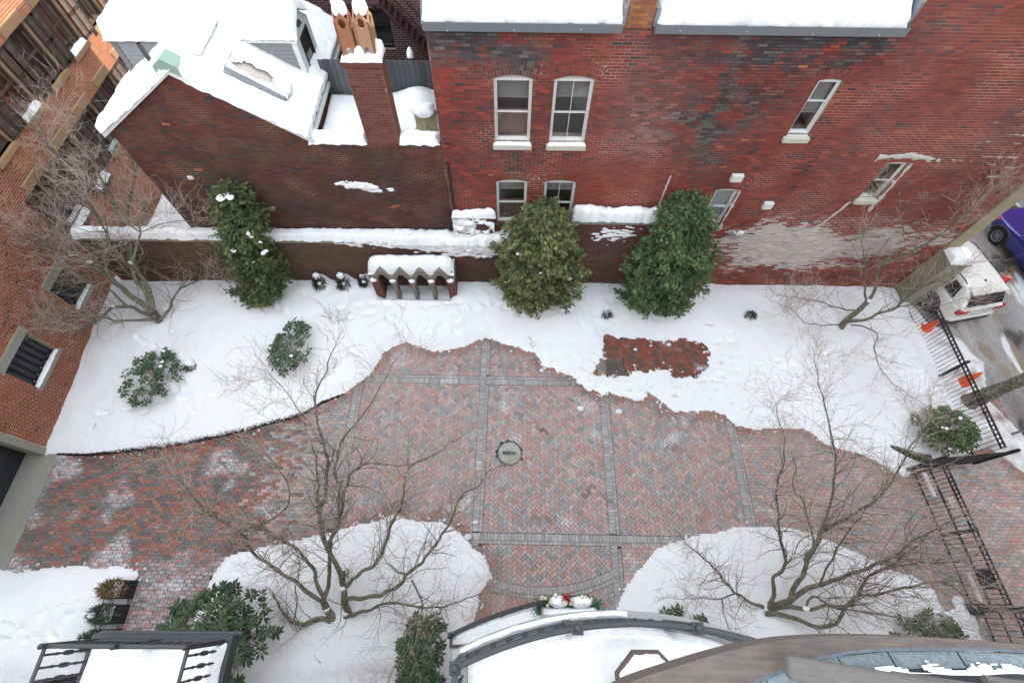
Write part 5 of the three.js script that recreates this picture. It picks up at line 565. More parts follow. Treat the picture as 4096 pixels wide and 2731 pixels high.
// ---------- arcaded stone niche against the garden wall ----------
{
  const t = thing('stone_arcade', 'small stone arcade of four arches on columns under a thick snow cushion', 'arcade', [0, 0, 0]);
  const x0 = -4.56, x1 = -2.0, n = 4, w = (x1 - x0) / n, ys = 1.74, zf = -9.42; const s = new THREE.Shape(); const arch = (i, r0, out) => { const c = x0 + (i + .5) * w, pts = []; const N = 10; for (let k = 0; k <= N; k++) { const a = Math.PI * (1 - k / N); const hx = w / 2 * r0; const q = Math.abs(Math.cos(a)); const y = 1 - Math.pow(q, 1.75) * .82 - q * .18; pts.push([c + Math.cos(a) * hx, ys + y * (out ? .54 : .34)]); } return pts; };
  s.moveTo(x0 - .06, ys - .02); for (let i = 0; i < n; i++) for (const p of arch(i, 1.02, true)) s.lineTo(p[0], Math.max(p[1], (i === 0 && p[0] < x0 + .02) || (i === n - 1 && p[0] > x1 - .02) ? ys : ys + .2)); s.lineTo(x1 + .06, ys - .02);
  for (let i = n - 1; i >= 0; i--) { const q = arch(i, .66, false).reverse(); s.lineTo(q[0][0], ys - .02); for (const p of q) s.lineTo(...p); s.lineTo(q[q.length - 1][0], ys - .02); }
  mesh('arches', new THREE.ExtrudeGeometry(s, { depth: .14, bevelEnabled: true, bevelSize: .015, bevelThickness: .015, bevelSegments: 2 }).translate(0, 0, zf - .09), M.stone, t);
  for (let i = 0; i < n; i++) { const q = arch(i, .80, false).map(p => V(p[0], p[1] + .05, zf + .06)); const g = new GB(); g.tube(q, () => .014, 6); mesh('moulding', g.geo(), M.stone, t); }
  for (let i = 1; i < n; i++) { const c = x0 + i * w; const k = mesh('column', join(lathe([[.075, .3], [.072, 1.45], [.085, 1.5]], 10).translate(c, 0, zf - .01), rbx(c - .05, c + .05, .3, 1.5, zf - .26, zf - .1, .015)), M.stone, t); mesh('capital', rbx(c - .115, c + .115, 1.5, 1.7, zf - .2, zf + .10, .03), M.stone, k); mesh('capital_snow', lumpGeo(.11, .09, .07, i, 2).translate(c, 1.72, zf + .07), M.snow, k); }
  const r = rand(6); for (const [a, b] of [[x0 - .13, x0 + .13], [x1 - .13, x1 + .13]]) { const k = mesh('pier', bx(a + .006, b - .006, 0, 1.66, -9.99, zf - .006), std([.4, .36, .32], .95, { map: T_grain }), t); for (let v = .5; v < 1.6; v += .075) for (let q = 0; q < 2; q++) { const m = mesh('brick', BRICK, tint(mix3([.22, .085, .06], [.15, .06, .05], r())), k); m.position.set(lerp(a, b, .26 + .48 * q), v + .037, zf - .006); m.scale.set((b - a) / 2 - .012, .062, .014); } for (const s of [1, -1]) { const g = new GB(); for (let v = .5, q = 0; v < 1.6; v += .075, q++) for (let u = -.55 - (q % 2) * .1; u < 0; u += .2) { const ua = Math.max(-.56, u), ub = Math.min(0, u + .19); if (ub - ua > .03) addBrick(g, (ua + ub) / 2, v + .037, ub - ua, .062, 0, .012, mix3([.2, .075, .055], [.13, .05, .045], r()), 0); } const m = mesh('brickwork', g.geo(), M.brickVC, k); m.userData.kind = 'stuff'; if (s > 0) { m.rotation.y = Math.PI / 2; m.position.set(b - .006, 0, -9.99); } else { m.rotation.y = -Math.PI / 2; m.position.set(a + .006, 0, zf - .006 - .56 + .56); m.position.z = zf - .006; m.position.z = -9.43; } if (s > 0) m.position.z = -9.99; } mesh('pier_cap', rbx(a - .02, b + .02, 1.66, 1.73, -9.99, zf + .09, .015), M.stone, k); mesh('pier_snow', lumpGeo(.12, .09, .08, 9, 2).translate((a + b) / 2, 1.74, zf + .05), M.snow, k); }
  mesh('roof_slab', bx(x0 - .1, x1 + .1, 1.98, 2.06, -9.995, zf - .07), M.stone, t);
  mesh('snow', snowSheet((s, t2) => V(lerp(x0 - .14, x1 + .14, s), 1.96 + .16 * Math.sin(Math.min(1, t2 * 1.2) * Math.PI / 2), lerp(zf + .0, -9.99, t2)), V(0, 1, 0), 60, 24, [2.8, .6], .40, .3, 77, { lump: .22, fine: .05, openT: false }), M.snow, t);
}
// ---------- dark brick house behind, with fire escape ----------
{
  const B = thing('rear_brick_house', 'purple red brick house with an iron fire escape behind the chimney pots', 'building', [0, 0, -16.6]);
  const hol = [[-4.75, -4.0, 5.1, 6.4]]; const wall = mesh('wall', core([[-7, 0], [-1.0, 0], [-1.0, 11], [-7, 11]], hol, .3, null), std([.62, .56, .52], .95, { map: T_grain }), B);
  bricks(wall, { seed: 131, v0: 3.4, v1: 9.5, joint: .013, spans: cut(v => [[-6.99, -1.01]], hol), keep: 150, tone: (u, v, r) => mix3([.19, .055, .055], [.11, .04, .045], r()) });
  const w = mesh('window', join(bx(-4.75, -4.69, 5.1, 6.4, -.16, -.08), bx(-4.06, -4.0, 5.1, 6.4, -.16, -.08), bx(-4.69, -4.06, 6.34, 6.4, -.16, -.081), bx(-4.69, -4.06, 5.1, 5.16, -.16, -.081), bx(-4.69, -4.06, 5.72, 5.77, -.15, -.09)), M.dark, B); mesh('pane', bx(-4.69, -4.06, 5.16, 6.34, -.13, -.12), M.glass, w); mesh('interior', bx(-4.9, -3.9, 5, 6.5, -.5, -.48), M.room, w); for (let i = 0; i < 4; i++) mesh('bar', bx(-4.68, -4.07, 5.3 + i * .3, 5.312 + i * .3, -.1, -.085), M.iron, w); mesh('lintel', rbx(-4.85, -3.9, 6.4, 6.62, -.1, .04, .01), M.sill, w); mesh('lintel', rbx(-2.7, -2.0, 6.4, 6.6, -.1, .04, .01), M.sill, B);
  const f = thing('fire_escape', 'rust brown iron fire escape stair on the house behind the terrace fence', 'fire escape', [0, 0, -15.9]);
  const bar = (a, b, r = .025) => { const g = new GB(); g.tube([a, b], () => r, 6); return g.geo(); };
  for (const z of [0, -.5]) { mesh('stringer', bar(V(-4.1, 6.9, z), V(-2.35, 4.75, z), .05), M.ironRust, f); mesh('handrail', bar(V(-3.9, 7.4, z), V(-2.25, 5.35, z), .022), M.ironRust, f); } for (let i = 0; i < 12; i++) { const t = (i + .5) / 12; mesh('tread', bx(lerp(-4.1, -2.35, t) - .1, lerp(-4.1, -2.35, t) + .1, lerp(6.9, 4.75, t) - .015, lerp(6.9, 4.75, t) + .015, -.5, 0), M.ironRust, f); } for (let i = 0; i < 4; i++) { const t = (i + .3) / 4; mesh('baluster', bar(V(lerp(-4.1, -2.35, t), lerp(6.9, 4.75, t), 0), V(lerp(-4.0, -2.3, t), lerp(7.5, 5.3, t), 0), .015), M.ironRust, f); } mesh('landing', bx(-5.6, -4.05, 6.86, 6.92, -.6, .1), M.ironRust, f); mesh('post', bx(-2.3, -2.24, 0, 5.4, -.3, -.24), M.ironRust, f); mesh('bracket', bx(-4.3, -4.2, 6.7, 6.86, -.7, 0), M.ironRust, f);
  mesh('body', bx(-6.95, -1.05, 0, 10.9, -7, -.31), M.room, B); mesh('parapet_gutter', rbx(-7.05, -5.3, 6.9, 7.1, .02, .2, .02), M.white, B);
  // snow capped post standing above the fence
  const k = thing('fence_post', 'small fence post topped with a ball of snow behind the terrace', 'post', [-2.72, 5.9, -12.75]); mesh('post', bx(-.04, .04, 0, 1.28, -.04, .04), M.board, k); mesh('snow', lumpGeo(.09, .2, .09, 4, 2).translate(0, 1.34, 0), M.snow, k);
}
// ---------- row houses added across the street, out of view, to block the sun ----------
{
  const B = thing('added_street_houses', 'unseen tall brick row houses added across the street to block the sun', 'building', [27, 0, -16], -Math.PI / 2);
  const hs = []; for (let i = 0; i < 9; i++) for (let j = 0; j < 4; j++) hs.push([-20 + i * 4.3, -18.9 + i * 4.3, 2 + j * 4, 4 + j * 4]);
  mesh('wall', core([[-24, 0], [22, 0], [22, 23], [-24, 23]], hs, .3, null), std([.25, .08, .055], .9, { map: T_grain }), B); for (const [a, b, c, d] of hs) mesh('window', bx(a, b, c, d, -.2, -.16), std([.03, .03, .035], .08), B); mesh('body', bx(-23.9, 21.9, 0, 22.9, -8, -.31), M.room, B);
}

// ---------- iron fence and gates at the street ----------
const tubeGeo = (pts, r, seg = 6) => { const g = new GB(); g.tube(pts, typeof r === 'number' ? () => r : r, seg); return g.geo(); };
const PICKET = join(new THREE.CylinderGeometry(.009, .009, 1.25, 6).translate(0, .625, 0), new THREE.ConeGeometry(.018, .08, 6).translate(0, 1.29, 0)); const RING = new THREE.TorusGeometry(.052, .008, 5, 14);
function ironRun(t, x0, x1, h, step, mid) { // rails, pickets and rings along local x
  mesh('bottom_rail', bx(x0, x1, .12, .15, -.018, .018), M.iron, t); mesh('top_rail', bx(x0, x1, h - .16, h - .13, -.02, .02), M.iron, t); mesh('top_rail', bx(x0, x1, h - .02, h + .01, -.022, .022), M.iron, t); if (mid) mesh('middle_rail', bx(x0, x1, mid - .025, mid + .025, -.02, .02), M.iron, t);
  const n = Math.round((x1 - x0) / step); for (let i = 0; i <= n; i++) { const m = mesh('picket', PICKET, M.iron, t); m.position.x = lerp(x0, x1, i / n); m.scale.y = (h + .06) / 1.33; if (i < n) { const q = mesh('ring', RING, M.iron, t); q.position.set(lerp(x0, x1, (i + .5) / n), h - .075, 0); } }
}
{
  const f = thing('iron_fence', 'black iron picket fence with a row of rings, between snow lawn and street', 'fence', [14.42, .12, -6.7], Math.PI / 2); ironRun(f, -2.7, 2.75, 1.22, .135); const P = mesh('post', join(bx(-.03, .03, 0, 1.36, .025, .055), bx(-.03, .03, 0, 1.36, -.055, -.025)), M.iron, f); mesh('stay', tubeGeo([V(0, 1.0, .04), V(.0, .1, .5)], .012), M.iron, P);
  const g = thing('iron_fence', 'short black iron fence panel running from the gate to the street corner post', 'fence', [13.42, .08, -3.74], .1); ironRun(g, -1.05, 1.05, 1.3, .13); for (const x of [-1.08, 1.08]) { mesh('post', join(bx(x - .045, x + .045, 0, 1.46, -.045, .045), new THREE.SphereGeometry(.05, 10, 8).translate(x, 1.5, 0)), M.iron, g); } mesh('panel_bar', bx(-1.04, 1.04, .5, .54, -.05, -.023), M.iron, g); mesh('panel_bar', bx(-1.04, 1.04, .9, .94, -.05, -.023), M.iron, g);
  for (const [z, lab, a] of [[-2.62, 'black iron drive gate leaf farther from the building, white opener bar on it', -1], [-.84, 'black iron drive gate leaf nearer the building, white opener bar and black box on it', 1]]) {
    const q = thing('iron_gate', lab, 'gate', [12.52 + (z + 1.7) * .05, .06, z], Math.PI / 2 + .05, 'drive gates'); ironRun(q, -.85, .85, 1.32, .115, .72); for (const x of [-.87, .87]) mesh('stile', bx(x - .02, x + .02, .1, 1.36, -.02, .02), M.iron, q); mesh('opener_arm', rbx(a < 0 ? .1 : -.8, a < 0 ? .8 : -.1, .52, .6, -.12, -.04, .015), M.white, q); if (a > 0) mesh('lock_box', rbx(-.5, -.02, .74, 1.1, -.05, .1, .02), std([.02, .022, .025], .3), q); else mesh('sign_plate', rbx(-.28, .02, .9, 1.08, -.03, -.022, .004), M.white, q);
  }
  const e = thing('gate_post', 'square black iron gate post at the near end of the drive gates', 'post', [12.72, 0, .14]); mesh('shaft', bx(-.06, .06, 0, 1.5, -.06, .06), M.iron, e); mesh('cap', rbx(-.08, .08, 1.5, 1.56, -.08, .08, .015), M.iron, e); mesh('base', rbx(-.16, .16, 0, .14, -.14, .14, .02), M.iron, e);
  const h = thing('iron_fence', 'black iron fence with number plate beside the building, below the gate', 'fence', [12.85, .05, .95], Math.PI / 2); ironRun(h, -.75, .75, 1.2, .135); mesh('rail', bx(-.75, .75, .6, .63, -.015, .015), M.iron, h);
  const hz = thing('iron_fence', 'black iron fence rail running right from the near gate post', 'fence', [13.55, .05, .2], 0); ironRun(hz, -.72, .72, 1.2, .135);
}
// ---------- stone edging half buried beside the drive ----------
{ const g = new GB(); const pts = [V(11.75, .10, -4.55), V(12.0, .14, -4.35), V(12.35, .2, -4.15), V(12.75, .24, -3.98), V(13.0, .24, -3.92)]; g.tube(pts, t => lerp(.015, .15, Math.pow(t, .6)), 9); const m = solo('edging_stone', g.geo(), std([.2, .17, .13], .95, { map: T_bark, bumpMap: T_barkB, bumpScale: .01 }), 'tapering grey brown edging stone poking from the snow by the gate', 'stone'); }
// ---------- traffic cones ----------
function cone(x, z, label, lean) { const t = thing('traffic_cone', label, 'traffic cone', [x, Math.max(.05, snowH(x, z)) - .03, z], .4 + lean, 'cones by the fence'); mesh('base', rbx(-.19, .19, 0, .04, -.19, .19, .02), M.orange, t); mesh('cone', lathe([[.15, .04], [.145, .07], [.035, .74], [.03, .76], [.02, .76]], 20), M.orange, t); t.rotation.z = lean * .15; return t; }
cone(14.72, -8.55, 'orange traffic cone behind the white car, nearer the brick wall', .3); cone(15.1, -6.5, 'orange traffic cone by the street tree trunk', -.2);
// ---------- cars ----------
function wheel(parent, x, y, z, r, w) { const k = mesh('wheel', lathe([[r * .6, -w / 2], [r * .93, -w / 2], [r, -w / 2 + .03], [r, w / 2 - .03], [r * .93, w / 2], [r * .6, w / 2]], 28).rotateZ(Math.PI / 2), M.rubber, parent); k.position.set(x, y, z); const s = Math.sign(x); const rim = [lathe([[0, 0], [r * .12, .012], [r * .2, .0]], 16).rotateZ(-s * Math.PI / 2).translate(s * w * .42, 0, 0), new THREE.TorusGeometry(r * .6, .018, 6, 24).rotateY(Math.PI / 2).translate(s * w * .45, 0, 0)]; for (let i = 0; i < 10; i++) { const g = new THREE.BoxGeometry(.02, r * .58, .03).translate(0, r * .3, 0).rotateX(i * Math.PI / 5).translate(s * w * .43, 0, 0); rim.push(g); } mesh('rim', join(rim), std([.32, .32, .33], .35, { metalness: .7 }), k); mesh('hub', new THREE.CylinderGeometry(r * .6, r * .6, w * .5, 20).rotateZ(Math.PI / 2), M.dark, k); return k; }
function loft(raw) { // stations: {z, pts:[[x,y]...]} half sections mirrored, closed, rounded by splines
  const P0 = raw.map(s => new THREE.CatmullRomCurve3(s.pts.map(([x, y]) => V(x, y, s.z)), false, 'centripetal').getPoints(14)); const stations = []; const cols = P0[0].map((_, k) => new THREE.CatmullRomCurve3(P0.map(r => r[k]), false, 'centripetal').getPoints((raw.length - 1) * 4)); for (let i = 0; i < cols[0].length; i++) stations.push({ pts3: cols.map(c => c[i]), pts: cols.map(c => [c[i].x, c[i].y]), z: cols[0][i].z });
  const g = new THREE.BufferGeometry(), p = [], ix = []; const N = stations[0].pts.length * 2; for (const s of stations) { for (const v of s.pts3) p.push(v.x, v.y, v.z); for (const v of [...s.pts3].reverse()) p.push(-v.x, v.y, v.z); }
  for (let i = 0; i < stations.length - 1; i++) for (let k = 0; k < N; k++) { const a = i * N + k, b = i * N + (k + 1) % N; ix.push(a, b, b + N, a, b + N, a + N); } for (const [i, f] of [[0, 1], [stations.length - 1, 0]]) for (let k = 1; k < N - 1; k++) f ? ix.push(i * N, i * N + k + 1, i * N + k) : ix.push(i * N, i * N + k, i * N + k + 1);
  g.setAttribute('position', new THREE.Float32BufferAttribute(p, 3)); g.setIndex(ix); let q = g.toNonIndexed(); q.computeVertexNormals(); const m = mergeVertices(g); m.computeVertexNormals(); m.setAttribute('uv', new THREE.Float32BufferAttribute(new Float32Array(m.attributes.position.count * 2), 2)); return m; }
function carBody(hw, L, H, belt) { // lower body: hw half width, rear at z = 0, front at z = -L
  const st = []; const prof = [[0, .86, .34], [-.06, .93, .30], [-.25, .985, .26], [-.8, 1, .24], [-1.6, 1, .24], [-2.6, 1, .24], [-L + 1.1, .99, .25], [-L + .45, .95, .28], [-L + .12, .84, .33], [-L, .7, .4]];
  for (const [z, k, lo] of prof) { const f = z < -L + 1.25 ? belt - .1 - .12 * ((-L + 1.25 - z) / 1.25) : belt; st.push({ z, pts: [[hw * k * .86, lo], [hw * k * .98, lo + .1], [hw * k, lo + .3], [hw * k * .99, belt * .80], [hw * k * .95, f - .03], [hw * k * .86, f]] }); } return loft(st);
}
function cabin(hw, z0, z1, z2, z3, belt, top) { const s = (z, w, y) => ({ z, pts: [[hw * .93, belt - .06], [lerp(hw * .93, w, .5), lerp(belt, y, .5)], [w, y - .05], [w * .9, y - .008], [w * .5, y + .012]] }); return loft([s(z0, hw * .82, lerp(belt, top, .12)), s(lerp(z0, z1, .5), hw * .78, lerp(belt, top, .72)), s(z1, hw * .76, top - .01), s(lerp(z1, z2, .5), hw * .77, top + .02), s(z2, hw * .76, top - .02), s(lerp(z2, z3, .55), hw * .80, lerp(belt, top, .52)), s(z3, hw * .86, belt - .02)]); }
function strip(P, mat, name, parent, lift) { const g = new GB(); for (const q of P) { const n = V().subVectors(q[1], q[0]).cross(V().subVectors(q[3], q[0])).normalize().multiplyScalar(lift); g.quad(...q.map(v => v.clone().add(n))); } return mesh(name, g.geo(), mat, parent); }
{
  const paint = new THREE.MeshPhysicalMaterial({ roughness: .35, clearcoat: 1, clearcoatRoughness: .05 }); paint.color.setRGB(.72, .71, .66); const glass = std([.015, .017, .02], .05); const trim = std([.02, .02, .022], .6), lamp = std([.35, .012, .015], .15);
  const t = thing('white_car', 'white sport utility car parked on the street with its red tail lamps towards us', 'car', [16.32, -.03, -8.95], .20); const hw = .94, L = 4.5, belt = 1.06, top = 1.64;
  mesh('body', carBody(hw, L, top, belt), paint, t); mesh('cabin', cabin(hw, -.10, -.62, -2.35, -3.15, belt, top), paint, t);
  mesh('lower_trim', join(rbx(-hw * .92, hw * .92, .22, .46, -.3, .04, .06), rbx(hw * .94, hw + .012, .24, .42, -3.2, -1.25, .02), rbx(-hw - .012, -hw * .94, .24, .42, -3.2, -1.25, .02)), trim, t);
  strip([[V(-.70, 1.14, -.115), V(.70, 1.14, -.115), V(.66, 1.54, -.42), V(-.66, 1.54, -.42)].map(v => v.clone())], glass, 'rear_window', t, .035); mesh('spoiler', rbx(-.68, .68, 1.56, 1.61, -.62, -.28, .02), paint, t);
  for (const s of [-1, 1]) { const Q = (z, y) => V(s * lerp(hw * .93, hw * .765, clamp((y - belt) / (top - .05 - belt))) + s * .012, y, z); for (const [za, zb, ya, zat, zbt] of [[-.55, -1.05, 0, -.72, -1.05], [-1.12, -1.85, 0, -1.12, -1.8], [-1.92, -2.85, 0, -1.9, -2.42]]) { const q = [Q(za, belt + .05), Q(zb, belt + .05), Q(zbt, top - .12), Q(zat, top - .12)]; strip([s > 0 ? q : [...q].reverse()], glass, 'side_window', t, .012); }
    mesh('tail_lamp', rbx(s > 0 ? .48 : -.90, s > 0 ? .90 : -.48, .84, 1.05, -.14, .02, .04), lamp, t); mesh('roof_rail', tubeGeo([V(s * .66, top - .03, -.7), V(s * .67, top + .035, -.85), V(s * .67, top + .035, -2.2), V(s * .66, top - .02, -2.35)], .016), trim, t); mesh('wheel_arch', new THREE.TorusGeometry(.41, .05, 6, 24, Math.PI).rotateY(Math.PI / 2).translate(s * (hw - .01), .36, -.92), trim, t); mesh('wheel_arch', new THREE.TorusGeometry(.41, .05, 6, 24, Math.PI).rotateY(Math.PI / 2).translate(s * (hw - .01), .36, -3.62), trim, t); wheel(t, s * (hw - .09), .36, -.92, .36, .24); wheel(t, s * (hw - .09), .36, -3.62, .36, .24); mesh('door_handle', rbx(s > 0 ? hw - .01 : -hw - .03, s > 0 ? hw + .03 : -hw + .01, .92, .95, -1.75, -1.55, .01), paint, t); mesh('mirror', rbx(s > 0 ? hw : -hw - .2, s > 0 ? hw + .2 : -hw, 1.06, 1.2, -2.75, -2.62, .04), paint, t); }
  mesh('number_plate', rbx(-.17, .17, .70, .80, -.02, .022, .005), std([.5, .5, .5], .5), t); mesh('bumper', rbx(-hw * .9, hw * .9, .44, .62, -.2, .045, .06), paint, t); mesh('wiper', tubeGeo([V(-.05, 1.16, -.07), V(.35, 1.22, -.11)], .01), trim, t); mesh('roof_aerial', new THREE.ConeGeometry(.05, .09, 8).scale(.6, 1, 1.4).translate(0, top + .05, -.75), trim, t);
  mesh('badge', rbx(-.02 + .25, .14 + .25, .965, .99, -.02, .004, .004), trim, t);
  const b = thing('blue_car', 'deep blue car with black wheels parked at the right edge of the picture', 'car', [20.75, -.03, -9.3], .17); const bp = new THREE.MeshPhysicalMaterial({ roughness: .3, clearcoat: 1, clearcoatRoughness: .05 }); bp.color.setRGB(.02, .016, .18);
  mesh('body', carBody(.92, 4.6, 1.5, 1.0), bp, b); mesh('cabin', cabin(.92, -.3, -.95, -2.3, -3.2, 1.0, 1.46), bp, b); for (const s of [-1, 1]) { wheel(b, s * .83, .35, -.9, .35, .23); wheel(b, s * .83, .35, -3.7, .35, .23); const Q = (z, y) => V(s * lerp(.92 * .93, .92 * .765, clamp((y - 1) / .41)) + s * .012, y, z); for (const [za, zb, zbt, zat] of [[-.75, -1.75, -1.7, -1.0], [-1.85, -2.8, -2.4, -1.85]]) { const q = [Q(za, 1.05), Q(zb, 1.05), Q(zbt, 1.34), Q(zat, 1.34)]; strip([s > 0 ? q : [...q].reverse()], glass, 'side_window', b, .012); } mesh('wheel_arch', new THREE.TorusGeometry(.39, .045, 6, 24, Math.PI).rotateY(Math.PI / 2).translate(s * .91, .35, -.9), trim, b); mesh('wheel_arch', new THREE.TorusGeometry(.39, .045, 6, 24, Math.PI).rotateY(Math.PI / 2).translate(s * .91, .35, -3.7), trim, b); mesh('marker_lamp', rbx(s > 0 ? .86 : -.9, s > 0 ? .9 : -.86, .72, .78, -4.3, -4.2, .01), M.orange, b); } mesh('windscreen', (() => { const g = new GB(); g.quad(V(.7, 1.42, -2.36), V(-.7, 1.42, -2.36), V(-.8, 1.04, -3.1), V(.8, 1.04, -3.1)); return g.geo().translate(0, .03, -.02); })(), glass, b);
}
// ---------- person in red walking behind the white car ----------
{
  const t = thing('person', 'person in a bright red jacket standing beyond the white car, brown hair', 'person', [17.15, -.03, -10.05], -.4);
  const J = { hip: [0, .95, 0], chest: [0, 1.3, .01], neck: [0, 1.5, 0], head: [0, 1.65, .02], shL: [-.19, 1.43, 0], shR: [.19, 1.43, 0], elL: [-.26, 1.15, -.02], elR: [.26, 1.16, .0], haL: [-.22, .92, .12], haR: [.22, .93, .14], kL: [-.10, .52, .06], kR: [.10, .50, -.03], fL: [-.10, .08, .0], fR: [.11, .08, -.14], hl: [-.09, .92, 0], hr: [.09, .92, 0], tL: [-.10, .05, .13], tR: [.11, .05, 0] };
  const bones = [['hip', 'chest', .155, .175], ['chest', 'neck', .16, .07], ['neck', 'head', .055, .06], ['shL', 'elL', .07, .055], ['elL', 'haL', .052, .035], ['shR', 'elR', .07, .055], ['elR', 'haR', .052, .035], ['shL', 'shR', .085, .085], ['hl', 'kL', .10, .065], ['kL', 'fL', .062, .042], ['hr', 'kR', .10, .065], ['kR', 'fR', .062, .042], ['fL', 'tL', .045, .035], ['fR', 'tR', .045, .035], ['hl', 'hr', .12, .12]].map(([a, b, r, s]) => [V(...J[a]), V(...J[b]), r, s]);
  const sdf = (p, L) => { let d = 1e9; for (const [a, b, r, s] of L) { const ab = V().subVectors(b, a), h = clamp(p.clone().sub(a).dot(ab) / ab.lengthSq()); const q = p.distanceTo(a.clone().addScaledVector(ab, h)) - lerp(r, s, h); const k = .05, m = Math.max(k - Math.abs(d - q), 0) / k; d = Math.min(d, q) - m * m * k * .25; } return d; };
  const mc = (L, c, half, res, colour) => { const m = new MarchingCubes(res, M.rubber, false, false, 60000); m.isolation = 0; for (let k = 0; k < res; k++) for (let j = 0; j < res; j++) for (let i = 0; i < res; i++) { const p = V(c.x + ((i - res / 2) / (res / 2)) * half, c.y + ((j - res / 2) / (res / 2)) * half, c.z + ((k - res / 2) / (res / 2)) * half); m.field[i + j * res + k * res * res] = -sdf(p, L); } m.update(); const n = m.count, g = new THREE.BufferGeometry(), pos = new Float32Array(n * 3), nor = new Float32Array(n * 3), col = new Float32Array(n * 3), uv = new Float32Array(n * 2); for (let i = 0; i < n; i++) { const x = m.positionArray[i * 3] * half + c.x, y = m.positionArray[i * 3 + 1] * half + c.y, z = m.positionArray[i * 3 + 2] * half + c.z; pos.set([x, y, z], i * 3); nor.set([m.normalArray[i * 3], m.normalArray[i * 3 + 1], m.normalArray[i * 3 + 2]], i * 3); col.set(colour(x, y, z), i * 3); } g.setAttribute('position', new THREE.BufferAttribute(pos, 3)); g.setAttribute('normal', new THREE.BufferAttribute(nor, 3)); g.setAttribute('color', new THREE.BufferAttribute(col, 3)); g.setAttribute('uv', new THREE.BufferAttribute(uv, 2)); return g; };
  const red = [.62, .02, .02], jean = [.03, .04, .08], skin = [.45, .27, .2], shoe = [.03, .03, .03];
  const gs = [mc(bones, V(0, .86, 0), .95, 76, (x, y, z) => y < .11 ? shoe : y < .88 && Math.abs(x) < .19 ? jean : y > 1.49 ? skin : red)];
  const head = [[V(0, 1.70, .0), V(0, 1.62, .03), .088, .062], [V(0, 1.645, .09), V(0, 1.625, .112), .014, .016], [V(-.09, 1.65, .0), V(-.09, 1.62, .005), .016, .014], [V(.09, 1.65, .0), V(.09, 1.62, .005), .016, .014]]; gs.push(mc(head, V(0, 1.67, .02), .16, 48, (x, y, z) => y > 1.655 && y < 1.668 && Math.abs(Math.abs(x) - .034) < .013 && z > .06 ? [.03, .02, .02] : Math.abs(y - 1.592) < .006 && Math.abs(x) < .025 && z > .05 ? [.35, .1, .1] : skin));
  for (const s of [-1, 1]) { const h = V(s * .22, .92, .13), L = [[h.clone(), h.clone().add(V(0, -.07, .03)), .030, .034]]; for (let f = 0; f < 4; f++) { const r = h.clone().add(V(s * (-.028 + f * .019), -.075, .035)); const m = r.clone().add(V(0, -.035 - .006 * (f % 3), .012)); L.push([r, m, .0095, .009], [m, m.clone().add(V(-s * .004, -.03, -.006)), .009, .0075]); } const th = h.clone().add(V(-s * .03, -.03, .03)); L.push([th, th.clone().add(V(-s * .02, -.03, .02)), .011, .010], [th.clone().add(V(-s * .02, -.03, .02)), th.clone().add(V(-s * .02, -.06, .025)), .010, .008]); gs.push(mc(L, h.clone().add(V(0, -.07, .03)), .12, 44, () => skin)); }
  mesh('body', mergeGeometries(gs), new THREE.MeshStandardMaterial({ vertexColors: true, roughness: .8 }), t); mesh('hair', lumpGeo(.1, .1, .105, 8, 3).translate(0, 1.73, -.015), std([.10, .055, .03], .9), t);
}
// ---------- street sign seen from above ----------
{ const t = thing('street_sign', 'pale grey sheet metal sign on a pole by the street tree', 'sign', [16.0, 0, -4.75]); mesh('pole', bx(-.03, .03, 0, 2.2, -.03, .03), M.gutter, t); mesh('plate', rbx(-.25, .35, 1.55, 2.25, -.045, -.03, .01), std([.42, .43, .44], .5, { map: T_grain }), t).rotation.y = .3; }
